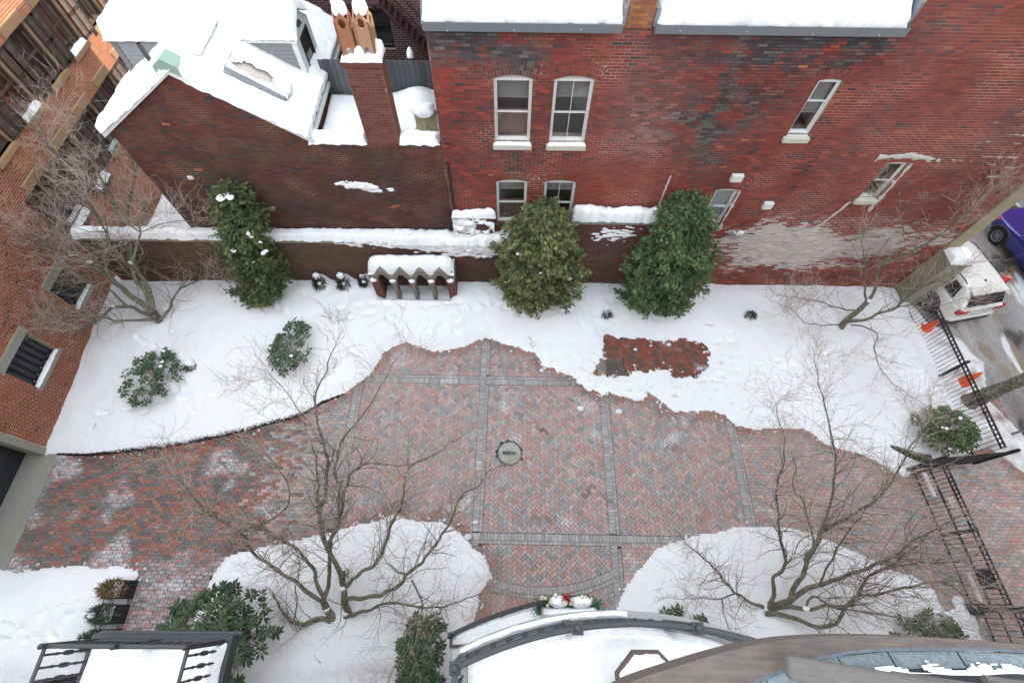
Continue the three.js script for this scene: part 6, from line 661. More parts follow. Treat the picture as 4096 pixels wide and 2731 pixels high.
// ---------- planters ----------
function needleBush(parent, n, rx, ry, rz, y, seed, cols, len = .1) { const g = new GB(), r = rand(seed); for (let i = 0; i < n; i++) { const a = r() * 6.283, e = Math.acos(1 - r() * 1.2), k = Math.pow(r(), .4); const d = V(Math.sin(e) * Math.cos(a), Math.cos(e), Math.sin(e) * Math.sin(a)); const p = V(d.x * rx * k, y + d.y * ry * k, d.z * rz * k); const q = d.clone().add(V((r() - .5) * 1.2, (r() - .3) * 1.0, (r() - .5) * 1.2)).normalize(); const s = V().crossVectors(q, V(r() - .5, r() - .5, r() - .5)).normalize().multiplyScalar(.007 + r() * .006); const l = len * (.6 + r() * .8), c = jit(mix3(cols[0], cols[1], r()), r, .7, .6); const b = p.clone().addScaledVector(q, l); g.face(p.clone().add(s), p.clone().sub(s), b, c); const m = p.clone().addScaledVector(q, l * .4), q2 = q.clone().add(V((r() - .5), (r() - .5), (r() - .5)).multiplyScalar(1.1)).normalize(); g.face(m.clone().add(s), m.clone().sub(s), m.clone().addScaledVector(q2, l * .6), c); } return mesh('foliage', g.geo(), M.needleVC, parent); }
[[-.41, .04, 'row end with the straw brown bush', [[.28, .19, .09], [.16, .11, .05]], 'brown'], [.17, .62, 'middle one with the grey green bush', [[.10, .13, .085], [.05, .08, .05]], 'green'], [.74, 1.2, 'nearest the balcony with the spiky green bush', [[.09, .12, .08], [.045, .075, .045]], 'green']].forEach(([z0, z1, lb, cols, k], i) => {
  const t = thing('planter_box', `black metal planter in the paving, ${lb}`, 'planter', [-10.4, 0, (z0 + z1) / 2], 0, 'row of planters'); const h = (z1 - z0) / 2; const pl = std([.018, .018, .02], .4);
  mesh('box', join(bx(.17, .2, 0, .52, -h, h), bx(-.22, -.19, 0, .52, -h, h), bx(-.19, .17, 0, .52, -h, -h + .03), bx(-.19, .17, 0, .52, h - .03, h)), pl, t); mesh('panel', rbx(.2, .208, .08, .44, -h + .05, h - .05, .004), pl, t); mesh('moulding', new THREE.TorusGeometry(.11, .008, 5, 20).rotateY(Math.PI / 2).translate(.21, .26, 0), pl, t); mesh('soil', bx(-.19, .17, .1, .44, -h + .03, h - .03), M.dark, t); mesh('snow', snowTop(-.2, .18, -h + .02, h - .02, .45, .1, .05, i + 4, { step: .03, lump: .4 }), M.snow, t);
  const f = needleBush(t, 900, .3, .42, .22, .5, 200 + i, cols, .11); f.position.x = -.05; if (k === 'green') mesh('bush_snow', lumpGeo(.1, .07, .07, i, 2).translate(-.12, .85, .02), M.snow, t); mesh('stem', tubeGeo([V(-.04, .4, 0), V(-.06, .75, .01)], .02), M.twig, t);
});

// ---------- the house the picture is taken from: its wall stands behind the camera ----------
{
  const B = thing('near_town_house', 'pale town house below the viewpoint, carrying the snowy balconies', 'building', [0, 0, 2.35]);
  const hs = []; for (let i = 0; i < 8; i++) for (let j = 0; j < 3; j++) hs.push([-15 + i * 3.6, -13.9 + i * 3.6, 1.2 + j * 4, 3.2 + j * 4]);
  const w = mesh('wall', core([[-19, 0], [14.5, 0], [14.5, 12.6], [-19, 12.6]], hs, .3, null).rotateY(Math.PI), std([.52, .46, .38], .9, { map: T_grain }), B); for (const [a, b, c, d] of hs) mesh('window', bx(-b, -a, c, d, .14, .18), std([.04, .04, .05], .08), B); mesh('body', bx(-14.4, 18.9, 0, 12.5, .31, 8), M.room, B); void w;  // unseen wall made pale to bounce light into the yard
  mesh('bow_front', (() => { const g = new GB(); const N = 24, R = 5.9, C = [1.9, 4.43]; for (let i = 0; i < N; i++) { const a0 = lerp(-.43, .43, i / N), a1 = lerp(-.43, .43, (i + 1) / N); const P = (a, y) => V(C[0] + R * Math.sin(a), y, C[1] - R * Math.cos(a)); g.quad(P(a1, 0), P(a0, 0), P(a0, 5), P(a1, 5)); } return g.geo(); })(), std([.30, .14, .10], .9, { map: T_grain, side: THREE.DoubleSide }), B);
}
const BAL = lathe([[.014, 0], [.014, .2], [.022, .22], [.014, .25], [.012, .33], [.03, .37], [.026, .40], [.034, .425], [.026, .45], [.03, .48], [.012, .52], [.014, .6], [.022, .63], [.014, .65], [.014, .85]], 8);
// ---------- left balcony ----------
{
  const t = thing('iron_balcony', 'dark iron balcony with turned balusters, snow on its deck, bottom left', 'balcony', [-4.93, 6.9, .55]); const W = .9, h = .85;
  const deck = mesh('deck', bx(-W - .08, W + .12, -.2, 0, -.08, 1.78), M.ironGrey, t); mesh('deck_snow', snowTop(-W + .03, W + .06, .02, 1.78, 0, .16, .07, 3, { step: .06, lump: .12, fine: .02 }), M.snow, deck); mesh('fascia', rbx(-W - .1, W + .16, -.26, -.16, -.12, -.05, .02), M.ironGrey, deck);
  const rail = (x0, x1, z0, z1, y, r) => mesh('rail', rbx(Math.min(x0, x1) - r, Math.max(x0, x1) + r, y - r * .7, y + r * .7, Math.min(z0, z1) - r, Math.max(z0, z1) + r, r * .5), M.ironGrey, t);
  for (const x of [-W, W]) { rail(x, x, 0, 1.8, h, .022); rail(x, x, .05, 1.8, .06, .018); for (let i = 0; i < 12; i++) { const m = mesh('baluster', BAL, M.ironGrey, t); m.position.set(x, .02, .10 + i * .138); m.scale.y = .96; } } rail(-W, W, 0, 0, h, .026); rail(-W, W, 0, 0, .06, .022); for (let i = 1; i < 13; i++) { const m = mesh('baluster', BAL, M.ironGrey, t); m.position.set(-W + i * .139, .02, 0); m.scale.y = .96; }
  for (const x of [-W, 0, W]) { const p = mesh('post', bx(x - .03, x + .03, 0, h + .03, -.03, .03), M.ironGrey, t); mesh('ball', new THREE.SphereGeometry(.036, 12, 9).translate(x, h + .07, 0), M.ironGrey, p); }
}
// ---------- bowed balcony in the middle ----------
{
  const C = [1.19, 4.24], R = 4.06, t = thing('bowed_balcony', 'bowed iron balcony with square posts and ball caps, deep smooth snow on its floor', 'balcony', [0, 9.02, 0]); const at = (x, r = R) => V(x, 0, C[1] - Math.sqrt(r * r - (x - C[0]) ** 2)); const N = 40, xs = (a, b, n) => Array.from({ length: n + 1 }, (_, i) => lerp(a, b, i / n)); const arc = (a, b, y, r) => xs(a, b, N).map(x => at(x, r).setY(y));
  const sweep = (pts, w, h) => { const g = new GB(); for (let i = 0; i < pts.length - 1; i++) { const a = pts[i], b = pts[i + 1]; const d = V().subVectors(b, a).setY(0).normalize(), n = V(-d.z, 0, d.x); const q = (p, s, k) => p.clone().addScaledVector(n, s * w).setY(p.y + k * h); g.quad(q(a, 1, 1), q(b, 1, 1), q(b, -1, 1), q(a, -1, 1)); g.quad(q(a, -1, -1), q(b, -1, -1), q(b, 1, -1), q(a, 1, -1)); g.quad(q(a, 1, -1), q(b, 1, -1), q(b, 1, 1), q(a, 1, 1)); g.quad(q(b, -1, -1), q(a, -1, -1), q(a, -1, 1), q(b, -1, 1)); } return g.geo(); };
  const xl = -.44, xr = 2.82; mesh('handrail', sweep(arc(xl, xr, .98), .016, .014), M.ironGrey, t); mesh('handrail', sweep(arc(xl, xr, .95), .027, .012), M.ironGrey, t); mesh('lower_rail', sweep(arc(xl, xr, .10), .02, .014), M.ironGrey, t);
  for (const x of [xl, xr]) { const z0 = at(x).z; mesh('handrail', bx(x - .027, x + .027, .94, .99, z0, 2.34), M.ironGrey, t); for (let z = z0 + .16; z < 2.3; z += .16) { const m = mesh('baluster', BAL, M.ironGrey, t); m.position.set(x, .08, z); m.scale.set(1.0, 1.02, 1.0); } }
  for (let x = xl + .155; x < xr; x += .155) { const m = mesh('baluster', BAL, M.ironGrey, t); m.position.copy(at(x).setY(.08)); m.scale.set(1.05, 1.02, 1.05); }
  for (const x of [xl, .63, 1.71, xr]) { const p = at(x); const k = mesh('post', rbx(p.x - .038, p.x + .038, -.05, .97, p.z - .038, p.z + .038, .006), M.ironGrey, t); k.rotation.y = 0; mesh('cap', rbx(p.x - .053, p.x + .053, .97, .995, p.z - .053, p.z + .053, .008), M.ironGrey, k); mesh('ball', new THREE.SphereGeometry(.034, 14, 10).translate(p.x, 1.018, p.z), M.ironGrey, k); }
  const cornice = mesh('cornice', (() => { const g = new GB(); const pts = xs(xl - .12, xr + .12, N); for (let i = 0; i < N; i++) { const a = at(pts[i], R + .09), b = at(pts[i + 1], R + .09); const A = a.clone().setZ(2.34), Bq = b.clone().setZ(2.34); g.quad(a, b, Bq, A); const dn = v => v.clone().setY(-.22); g.quad(dn(a), dn(b), b, a); g.quad(dn(A), dn(Bq), dn(b), dn(a)); } const L = at(pts[0], R + .09); g.quad(L.clone().setZ(2.34).setY(-.22), L.clone().setY(-.22), L, L.clone().setZ(2.34)); return g.geo(); })(), std([.34, .34, .33], .7, { map: T_grain, side: THREE.DoubleSide }), t);
  mesh('ledge_snow', snowSheet((s, q) => { const x = lerp(xl - .05, 1.3, s); return at(x, lerp(R + .08, R + .03, q)).setY(.0); }, V(0, 1, 0), 50, 6, [1.4, .05], .02, .02, 7, { lump: .8, ragged: .01 }), M.snow, cornice);
  mesh('floor_snow', snowSheet((s, q) => { const x = lerp(xl + .05, xr - .05, s); const p = at(x, R - .06); const z = lerp(p.z, 2.34, q); const dip = Math.exp(-(((x - 1.3) / .45) ** 2 + ((z - .42) / .13) ** 2)); return V(x, .02 - .09 * dip, z); }, V(0, 1, 0), 80, 40, [3.2, 2.0], .24, .09, 21, { lump: .14, fine: .012, ragged: .01 }), M.snow, t);
  // octagonal table on the balcony
  const k = thing('octagonal_table', 'octagonal table heaped with snow on the bowed balcony', 'table', [1.30, 9.2, .70]); const oct = r => { const s = new THREE.Shape(); for (let i = 0; i < 8; i++) { const a = (i + .5) * Math.PI / 4; const p = [r * Math.cos(a), r * Math.sin(a)]; i ? s.lineTo(...p) : s.moveTo(...p); } s.closePath(); return s; };
  mesh('table_top', new THREE.ExtrudeGeometry(oct(.31), { depth: .05, bevelEnabled: true, bevelSize: .01, bevelThickness: .01, bevelSegments: 1 }).rotateX(-Math.PI / 2).translate(0, .42, 0), std([.11, .075, .06], .8, { map: T_grain, bumpMap: T_grainB, bumpScale: .006 }), k); for (let i = 0; i < 4; i++) { const a = i * Math.PI / 2 + .78; mesh('leg', bx(.2 * Math.cos(a) - .02, .2 * Math.cos(a) + .02, -.14, .42, .2 * Math.sin(a) - .02, .2 * Math.sin(a) + .02), M.ironGrey, k); }
  mesh('snow', (() => { const g = new THREE.CircleGeometry(.43, 48, 0, 6.2832).toNonIndexed(); const gb = new GB(); const idx = []; const NR = 10, NA = 48; for (let i = 0; i <= NR; i++) for (let j = 0; j < NA; j++) { const r = i / NR, a = j / NA * 6.2832; const oc = .275 / Math.max(Math.cos(((a + Math.PI / 8) % (Math.PI / 4)) - Math.PI / 8), .9); const rr = r * (oc - .012 + .02 * fbm(Math.cos(a) * 4, Math.sin(a) * 4, 3)); gb.p.push(rr * Math.cos(a), 0.48 + .10 * Math.sqrt(1 - r ** 6) * (1 + .1 * fbm(rr * Math.cos(a) * 4, rr * Math.sin(a) * 4, 2)), rr * Math.sin(a)); gb.u.push(rr * Math.cos(a), rr * Math.sin(a)); } for (let i = 0; i < NR; i++) for (let j = 0; j < NA; j++) { const a = i * NA + j, b = i * NA + (j + 1) % NA; idx.push(a, b, b + NA, a, b + NA, a + NA); } const q = new THREE.BufferGeometry(); q.setAttribute('position', new THREE.Float32BufferAttribute(gb.p, 3)); q.setAttribute('uv', new THREE.Float32BufferAttribute(gb.u, 2)); q.setIndex(idx.map((v, i) => i % 3 === 1 ? idx[i + 1] : i % 3 === 2 ? idx[i - 1] : v)); q.computeVertexNormals(); return q; })(), M.snow, k);
  const C2 = [1.9, 6.78], at2 = (x, r) => V(x, 0, C2[1] - Math.sqrt(r * r - (x - C2[0]) ** 2)), arc2 = (a, b, y, r) => xs(a, b, N).map(x => at2(x, r).setY(y));
  // lower curved rail over the door
  const e = thing('entry_canopy', 'low curved door canopy with a thin black rail and ball knobs, snow behind it', 'canopy', [0, 5.05, 0]); mesh('rail', sweep(arc2(-.95, .6, .45, 6.86), .03, .022), M.iron, e); mesh('rail', sweep(arc2(-.95, .6, .1, 6.86), .02, .015), M.iron, e); for (const x of [-.95, .58]) { const p = at2(x, 6.86); const q = mesh('post', bx(p.x - .04, p.x + .04, 0, .48, p.z - .04, p.z + .04), M.iron, e); mesh('knob', new THREE.SphereGeometry(.04, 10, 8).translate(p.x, .53, p.z), M.iron, q); } for (let x = -.8; x < .55; x += .12) mesh('bar', tubeGeo([at2(x, 6.86).setY(.1), at2(x, 6.86).setY(.44)], .008, 5), M.iron, e);
  mesh('roof_slab', (() => { const g = new GB(); const pts = xs(-1.0, 1.5, 20); for (let i = 0; i < 20; i++) { const a = at2(pts[i], 6.9).setY(.0), b = at2(pts[i + 1], 6.9).setY(.0), A = a.clone().setZ(.75), Bq = b.clone().setZ(.75); g.quad(a, b, Bq, A); const dn = v => v.clone().setY(-.12); g.quad(dn(a), dn(b), b, a); g.quad(dn(A), dn(Bq), dn(b), dn(a)); } return g.geo(); })(), M.ironGrey, e); mesh('snow', snowSheet((s, q) => { const x = lerp(-.95, 1.45, s); return at2(x, 6.82).setY(.0).setZ(lerp(at2(x, 6.82).z, .7, q)); }, V(0, 1, 0), 50, 10, [2.7, .5], .14, .08, 33, { lump: .5 }), M.snow, e);
  const vn = new GB(), r = rand(44); for (let i = 0; i < 46; i++) { let p = at2(-.7 + r() * 1.3, 6.9).setY(.35 + r() * .15); const pts = [p]; let d = V(r() - .5, r() * .5, -r() * .8).normalize(); for (let j = 0; j < 5; j++) { d.add(V((r() - .5) * .8, (r() - .6) * .6, (r() - .5) * .8)).normalize(); p = p.clone().addScaledVector(d, .06); pts.push(p); } vn.tube(pts, q => .004 * (1 - q * .6), 3); } mesh('dry_vine', vn.geo(), std([.30, .16, .09], .9), e);
  // window box with winter greens
  const b = thing('window_box', 'window box of evergreen garland, pale baubles and red twigs under snow', 'planter', [1.1, 5.1, .12]); mesh('box', rbx(-.55, .55, -.12, .12, -.12, .1, .02), std([.05, .1, .07], .7), b);
  { const g = new GB(), q = rand(9); for (let i = 0; i < 1700; i++) { const s = q(), x = lerp(-.62, .62, s), side = Math.abs(x) > .48 ? 1 : 0; const p = V(x + (q() - .5) * .08, .1 + q() * .08 + side * .05 * q(), (side ? lerp(-.14, .12, q()) : -.06 - q() * .1) + (q() - .5) * .05); const d = V(q() - .5, q() - .1, q() - .6).normalize(), w = V().crossVectors(d, V(q() - .5, q(), q() - .5)).normalize().multiplyScalar(.006); g.face(p.clone().add(w), p.clone().sub(w), p.clone().addScaledVector(d, .06 + q() * .04), mix3([.02, .13, .07], [.05, .2, .12], q())); } mesh('garland', g.geo(), M.needleVC, b); }
  mesh('snow', join(snowTop(-.5, .5, -.02, .14, .1, .13, .06, 5, { step: .03, lump: .6 }), lumpGeo(.17, .16, .1, 2, 2).translate(-.2, .2, -.1), lumpGeo(.2, .13, .1, 7, 2).translate(.22, .18, -.1)), M.snow, b);
  { const q = rand(5), pearl = std([.62, .57, .45], .35); for (let i = 0; i < 16; i++) mesh('bauble', new THREE.SphereGeometry(.030 + q() * .008, 12, 9).translate(lerp(-.5, .4, q()), .2 + q() * .14, -.2 + q() * .16), pearl, b); const g = new GB(), y = new GB(); for (let i = 0; i < 26; i++) g.tube([V(-.05, .15, -.13), V(-.05 + (q() - .5) * .12, .3, -.16 + (q() - .5) * .1), V(-.05 + (q() - .5) * .26, .38 + q() * .1, -.16 + (q() - .5) * .2)], () => .005, 4); for (let i = 0; i < 60; i++) { const s = q() < .5 ? -.38 : .36; y.tube([V(s, .15, -.1), V(s + (q() - .5) * .28, .3 + q() * .1, -.14 + (q() - .5) * .2)], w => .005 * (1 - .7 * w), 3); } mesh('red_twigs', g.geo(), std([.5, .04, .04], .7), b); mesh('grass', y.geo(), std([.42, .34, .2], .9), b); }
}
// ---------- slate hung ledge just below the camera ----------
{
  const t = thing('slate_ledge', 'curved brown metal ledge with grey slates and patches of snow, bottom right corner', 'ledge', [0, 12.9, 0]);
  const O = [[.02, .62], [.2, .42], [.38, .285], [.64, .203], [.95, .135], [1.2, .112], [1.52, .112], [1.93, .133], [2.5, .19]], I = [[.40, .74], [.58, .5], [.80, .295], [1.0, .215], [1.14, .178], [1.32, .152], [1.6, .146], [1.92, .15], [2.5, .205]];
  const sm = (A, y, n = 60) => new THREE.CatmullRomCurve3(A.map(([x, z]) => V(x, y, z))).getPoints(n); const o = sm(O, 0), i = sm(I, .0), ib = sm(I.map(([x, z]) => [x + .004, z + .010]), .004);
  const ribbon = (a, b, th, g = new GB()) => { for (let k = 0; k < a.length - 1; k++) { const A = a[k], B = a[k + 1], C = b[k + 1], D = b[k]; const u = [[A.x, A.z], [B.x, B.z], [C.x, C.z], [D.x, D.z]]; g.quad(A, D, C, B, null, [u[0], u[3], u[2], u[1]]); const dn = v => v.clone().setY(v.y - th); g.quad(dn(A), A, B, dn(B)); g.quad(dn(D), dn(C), C, D); } return g.geo(); };
  const grime = tex(256, (x, y) => { const s = fbm(x * 5, y * 34, 4, 91); const st = sst(.12, .34, fbm(x * 9, y * 9 + 40, 4, 92)); const c = mix3([.46, .42, .40], [.58, .53, .49], clamp(.5 + s * 1.5)); return mix3(c, [.62, .55, .42], st * .6); });
  grime.repeat.set(1.6, 1.6); mesh('coping', ribbon(o, i, .14), std([.36, .34, .325], .6, { map: grime, bumpMap: T_lump, bumpScale: .004 }), t);
  mesh('lead_strip', ribbon(i, ib, .05), std([.09, .11, .13], .6, { map: T_grain }), t);
  const sA = sm(I.map(([x, z]) => [x + .006, z + .012]), -.012, 9), sB = sm(I.map(([x, z]) => [x + .03, z + .065]), -.02, 9); for (let k = 0; k < 9; k++) { const a = sA[k].clone().lerp(sA[k + 1], .015), b = sA[k].clone().lerp(sA[k + 1], .985), c = sB[k].clone().lerp(sB[k + 1], .985), d = sB[k].clone().lerp(sB[k + 1], .015); const g = new GB(); const dn = v => v.clone().setY(v.y - .02); g.quad(a, d, c, b, null, [[0, 0], [0, .07], [.2, .07], [.2, 0]]); g.quad(dn(a), a, b, dn(b)); g.quad(dn(d), dn(c), c, d); g.quad(dn(a), dn(d), d, a); g.quad(dn(b), b, c, dn(c)); mesh('slate', g.geo(), M.slate, t); }
  const bd = sm(I.map(([x, z]) => [x + .03, z + .066]), -.04), be = sm(I.map(([x, z]) => [x + .3, z + .5]), -.06); mesh('back_board', ribbon(bd, be, .06), M.ironGrey, t);
  mesh('snow', snowSheet((s, q) => { const p = new THREE.CatmullRomCurve3(I.slice(3).map(([x, z]) => V(x + .02, -.018, z + .034))).getPoint(s); return V(p.x + .02 * q, p.y, p.z + .05 * q); }, V(0, 1, 0), 120, 10, [1.5, .05], .012, .012, 4, { lump: 1.6, ragged: .012, fine: .02, hole: (s, q) => fbm(s * 16, q * 1.4, 4, 2) + (q - .55) * .8 < 0 }), M.snow, t);
  const wood = std([.13, .115, .105], .75, { map: T_grain }); mesh('beam', new RoundedBoxGeometry(1.35, .05, .075, 3, .02).translate(.66, 0, 0), wood, t).position.set(.985, .10, .20); t.children[t.children.length - 1].rotation.y = -.14; for (const [x, z] of [[1.36, .225], [1.68, .235]]) { const m = mesh('bar', new THREE.CylinderGeometry(.014, .014, .6, 12).rotateZ(Math.PI / 2).translate(.3, 0, 0), wood, t); m.position.set(x, .06, z); m.rotation.y = -.12; }
}
// small dark roof corner at the bottom left, and the roof edge under the middle bed
{ const t = thing('metal_hatch', 'dark metal cover standing in the snow at the bottom left corner', 'hatch', [-9.35, 4.6, 1.55]); mesh('cover', rbx(-.35, .42, 0, .06, -.17, .5, .01), std([.06, .06, .065], .5), t); mesh('leg', bx(-.3, -.2, -4.6, 0, 0, .1), M.ironGrey, t); mesh('leg', bx(.25, .35, -4.6, 0, 0, .1), M.ironGrey, t); }

// ---------- bare trees ----------
function bareTree(name, label, limbs, seed, o = {}) {
  const b = limbs[0][0]; const t = thing(name, label, 'tree', [b[0], Math.max(0, snowH(b[0], b[2])) - .1, b[2]], 0, 'bare trees'); const off = t.position; const r = rand(seed); const tw = new GB(), br = new GB();
  const sub = (p, d, len, rad, depth) => {
    const n = depth === 0 ? 7 : depth === 1 ? 6 : 5, pts = [p.clone()], R = [rad]; let q = p.clone(), dir = d.clone();
    for (let i = 1; i <= n; i++) { dir.add(V((r() - .5) * .75, (r() - .42) * .55, (r() - .5) * .75)).normalize(); q = q.clone().addScaledVector(dir, len / n * (.8 + .4 * r())); if (q.x + off.x < -14.25) dir.x = Math.abs(dir.x); if (q.y + off.y < .5) dir.y = Math.abs(dir.y) + .2; pts.push(q); R.push(rad * (1 - .62 * i / n)); }
    (rad > .0085 ? br : tw).tube(pts, R, rad > .014 ? 5 : rad > .006 ? 4 : 3, null, false);
    if (depth >= 3 || rad < .0035) return; const kids = depth === 0 ? 3 + (r() * 3 | 0) : depth === 1 ? 3 + (r() * 3 | 0) : 1 + (r() * 3 | 0);
    for (let k = 0; k < kids; k++) { const i = 1 + (r() * n | 0); const e = pts[Math.min(n, i)], dd = V().subVectors(pts[Math.min(n, i + 1)] ?? e, pts[Math.min(n, i) - 1]).normalize().add(V((r() - .5) * 2, (r() - .35) * 1.5, (r() - .5) * 2)).normalize(); sub(e, dd, len * (.42 + .4 * r()), Math.max(.0042, R[Math.min(n, i)] * .7), depth + 1); }
  };
  limbs.forEach((L, k) => {
    const P = L.map(q => V(q[0] - off.x, q[1] - off.y, q[2] - off.z)); if (k === 0) P[0].y = -.12; const c = new THREE.CatmullRomCurve3(P, false, 'centripetal'); const len = c.getLength(), N = Math.max(6, Math.ceil(len / .11)); const pts = [], R = [];
    for (let i = 0; i <= N; i++) { const u = i / N, p = c.getPoint(u); const f = u * (L.length - 1), a = Math.floor(Math.min(L.length - 2, f)); let rr = lerp(L[a][3], L[a + 1][3], f - a); const w = k ? .03 : .01; p.add(V(n3(p.x * 3.1 + k, p.y * 3, p.z * 3) * w * 2, n3(p.y * 3.3, k, p.z * 2) * w, n3(p.z * 3.2, p.x * 3, k) * w * 2)); rr *= 1 + .22 * n3(u * len * 5, k * 7, 3); if (k === 0 && u < .25) rr *= 1 + (.25 - u) * 1.6; pts.push(p); R.push(Math.max(.005, rr)); }
    const g = new GB(); g.tube(pts, R, R[0] > .05 ? 10 : 7, null); mesh(k === 0 ? 'trunk' : 'limb', g.geo(), M.bark, t);
    if (k === 0) return; const den = o.density ?? 1; const cnt = Math.round(len * 7.6 * den);
    for (let s = 0; s < cnt; s++) { const u = .18 + .82 * Math.pow((s + r()) / cnt, .8), i = Math.min(N, Math.round(u * N)); const tg = V().subVectors(pts[Math.min(N, i + 1)], pts[Math.max(0, i - 1)]).normalize(); const d = tg.multiplyScalar(.7).add(V((r() - .5) * 2.0, (r() - .3) * 1.5, (r() - .5) * 2.0)).normalize(); sub(pts[i], d, (.55 + .75 * r()) * (o.len ?? 1) * lerp(1.15, .7, u), Math.min(.012, Math.max(.005, R[i] * .45)), 1); }
    sub(pts[N], V().subVectors(pts[N], pts[N - 2]).normalize(), .7 * (o.len ?? 1), R[N] * .9, 1);
  });
  if (br.i.length) mesh('branches', br.geo(), M.bark, t).userData.kind = 'stuff'; const w = mesh('twigs', tw.geo(), M.twig, t); w.userData.kind = 'stuff';
  for (const [i, u] of o.snow ?? []) { const L = limbs[i], q = L[Math.floor(u * (L.length - 1))]; mesh('branch_snow', lumpGeo(.09, .07, .07, i, 2).translate(q[0] - off.x, q[1] - off.y + q[3] * .8, q[2] - off.z), M.snow, t); }
  return t;
}
bareTree('bare_tree', 'large bare multi-limbed tree in front of the left brick wall', T.treeA, 301, { snow: [[1, .35], [2, .3], [4, .4]], density: 1.2, len: 1.15 });
bareTree('bare_tree', 'bare spreading tree rising from the snow bed left of the balcony', T.treeC, 302, { snow: [[1, .6], [0, .8], [2, .02]], density: 1.0 });
bareTree('bare_tree', 'gnarled bare tree in the snow bed right of the balcony', T.treeR, 303, { density: 1.1, len: 1.05, snow: [[3, .1]] });
bareTree('bare_tree', 'leaning bare tree by the whitewashed brick wall and stone pier', T.treeQ, 304, { density: 1.1, snow: [[1, .05]] });
bareTree('street_tree', 'thick straight street tree trunk beyond the iron fence, right edge', [[[15.0, .1, -5.78, .2], [15.02, 2, -5.77, .17], [15.05, 4.5, -5.75, .15], [15.1, 6.2, -5.7, .13]], [[15.06, 4.6, -5.8, .06], [14.3, 5.4, -4.6, .04], [13.6, 6.0, -3.4, .025], [12.9, 6.3, -2.0, .012]], [[15.06, 4.0, -5.8, .05], [14.9, 4.8, -4.0, .03], [14.2, 5.2, -2.4, .02], [13.6, 5.3, -.8, .01]], [[15.1, 6.1, -5.7, .09], [15.4, 7.5, -6.0, .05], [15.2, 8.5, -6.6, .02]], [[15.05, 5, -5.75, .05], [14.2, 6, -6.8, .03], [13.4, 6.8, -7.6, .012]]], 305, { density: .9 });
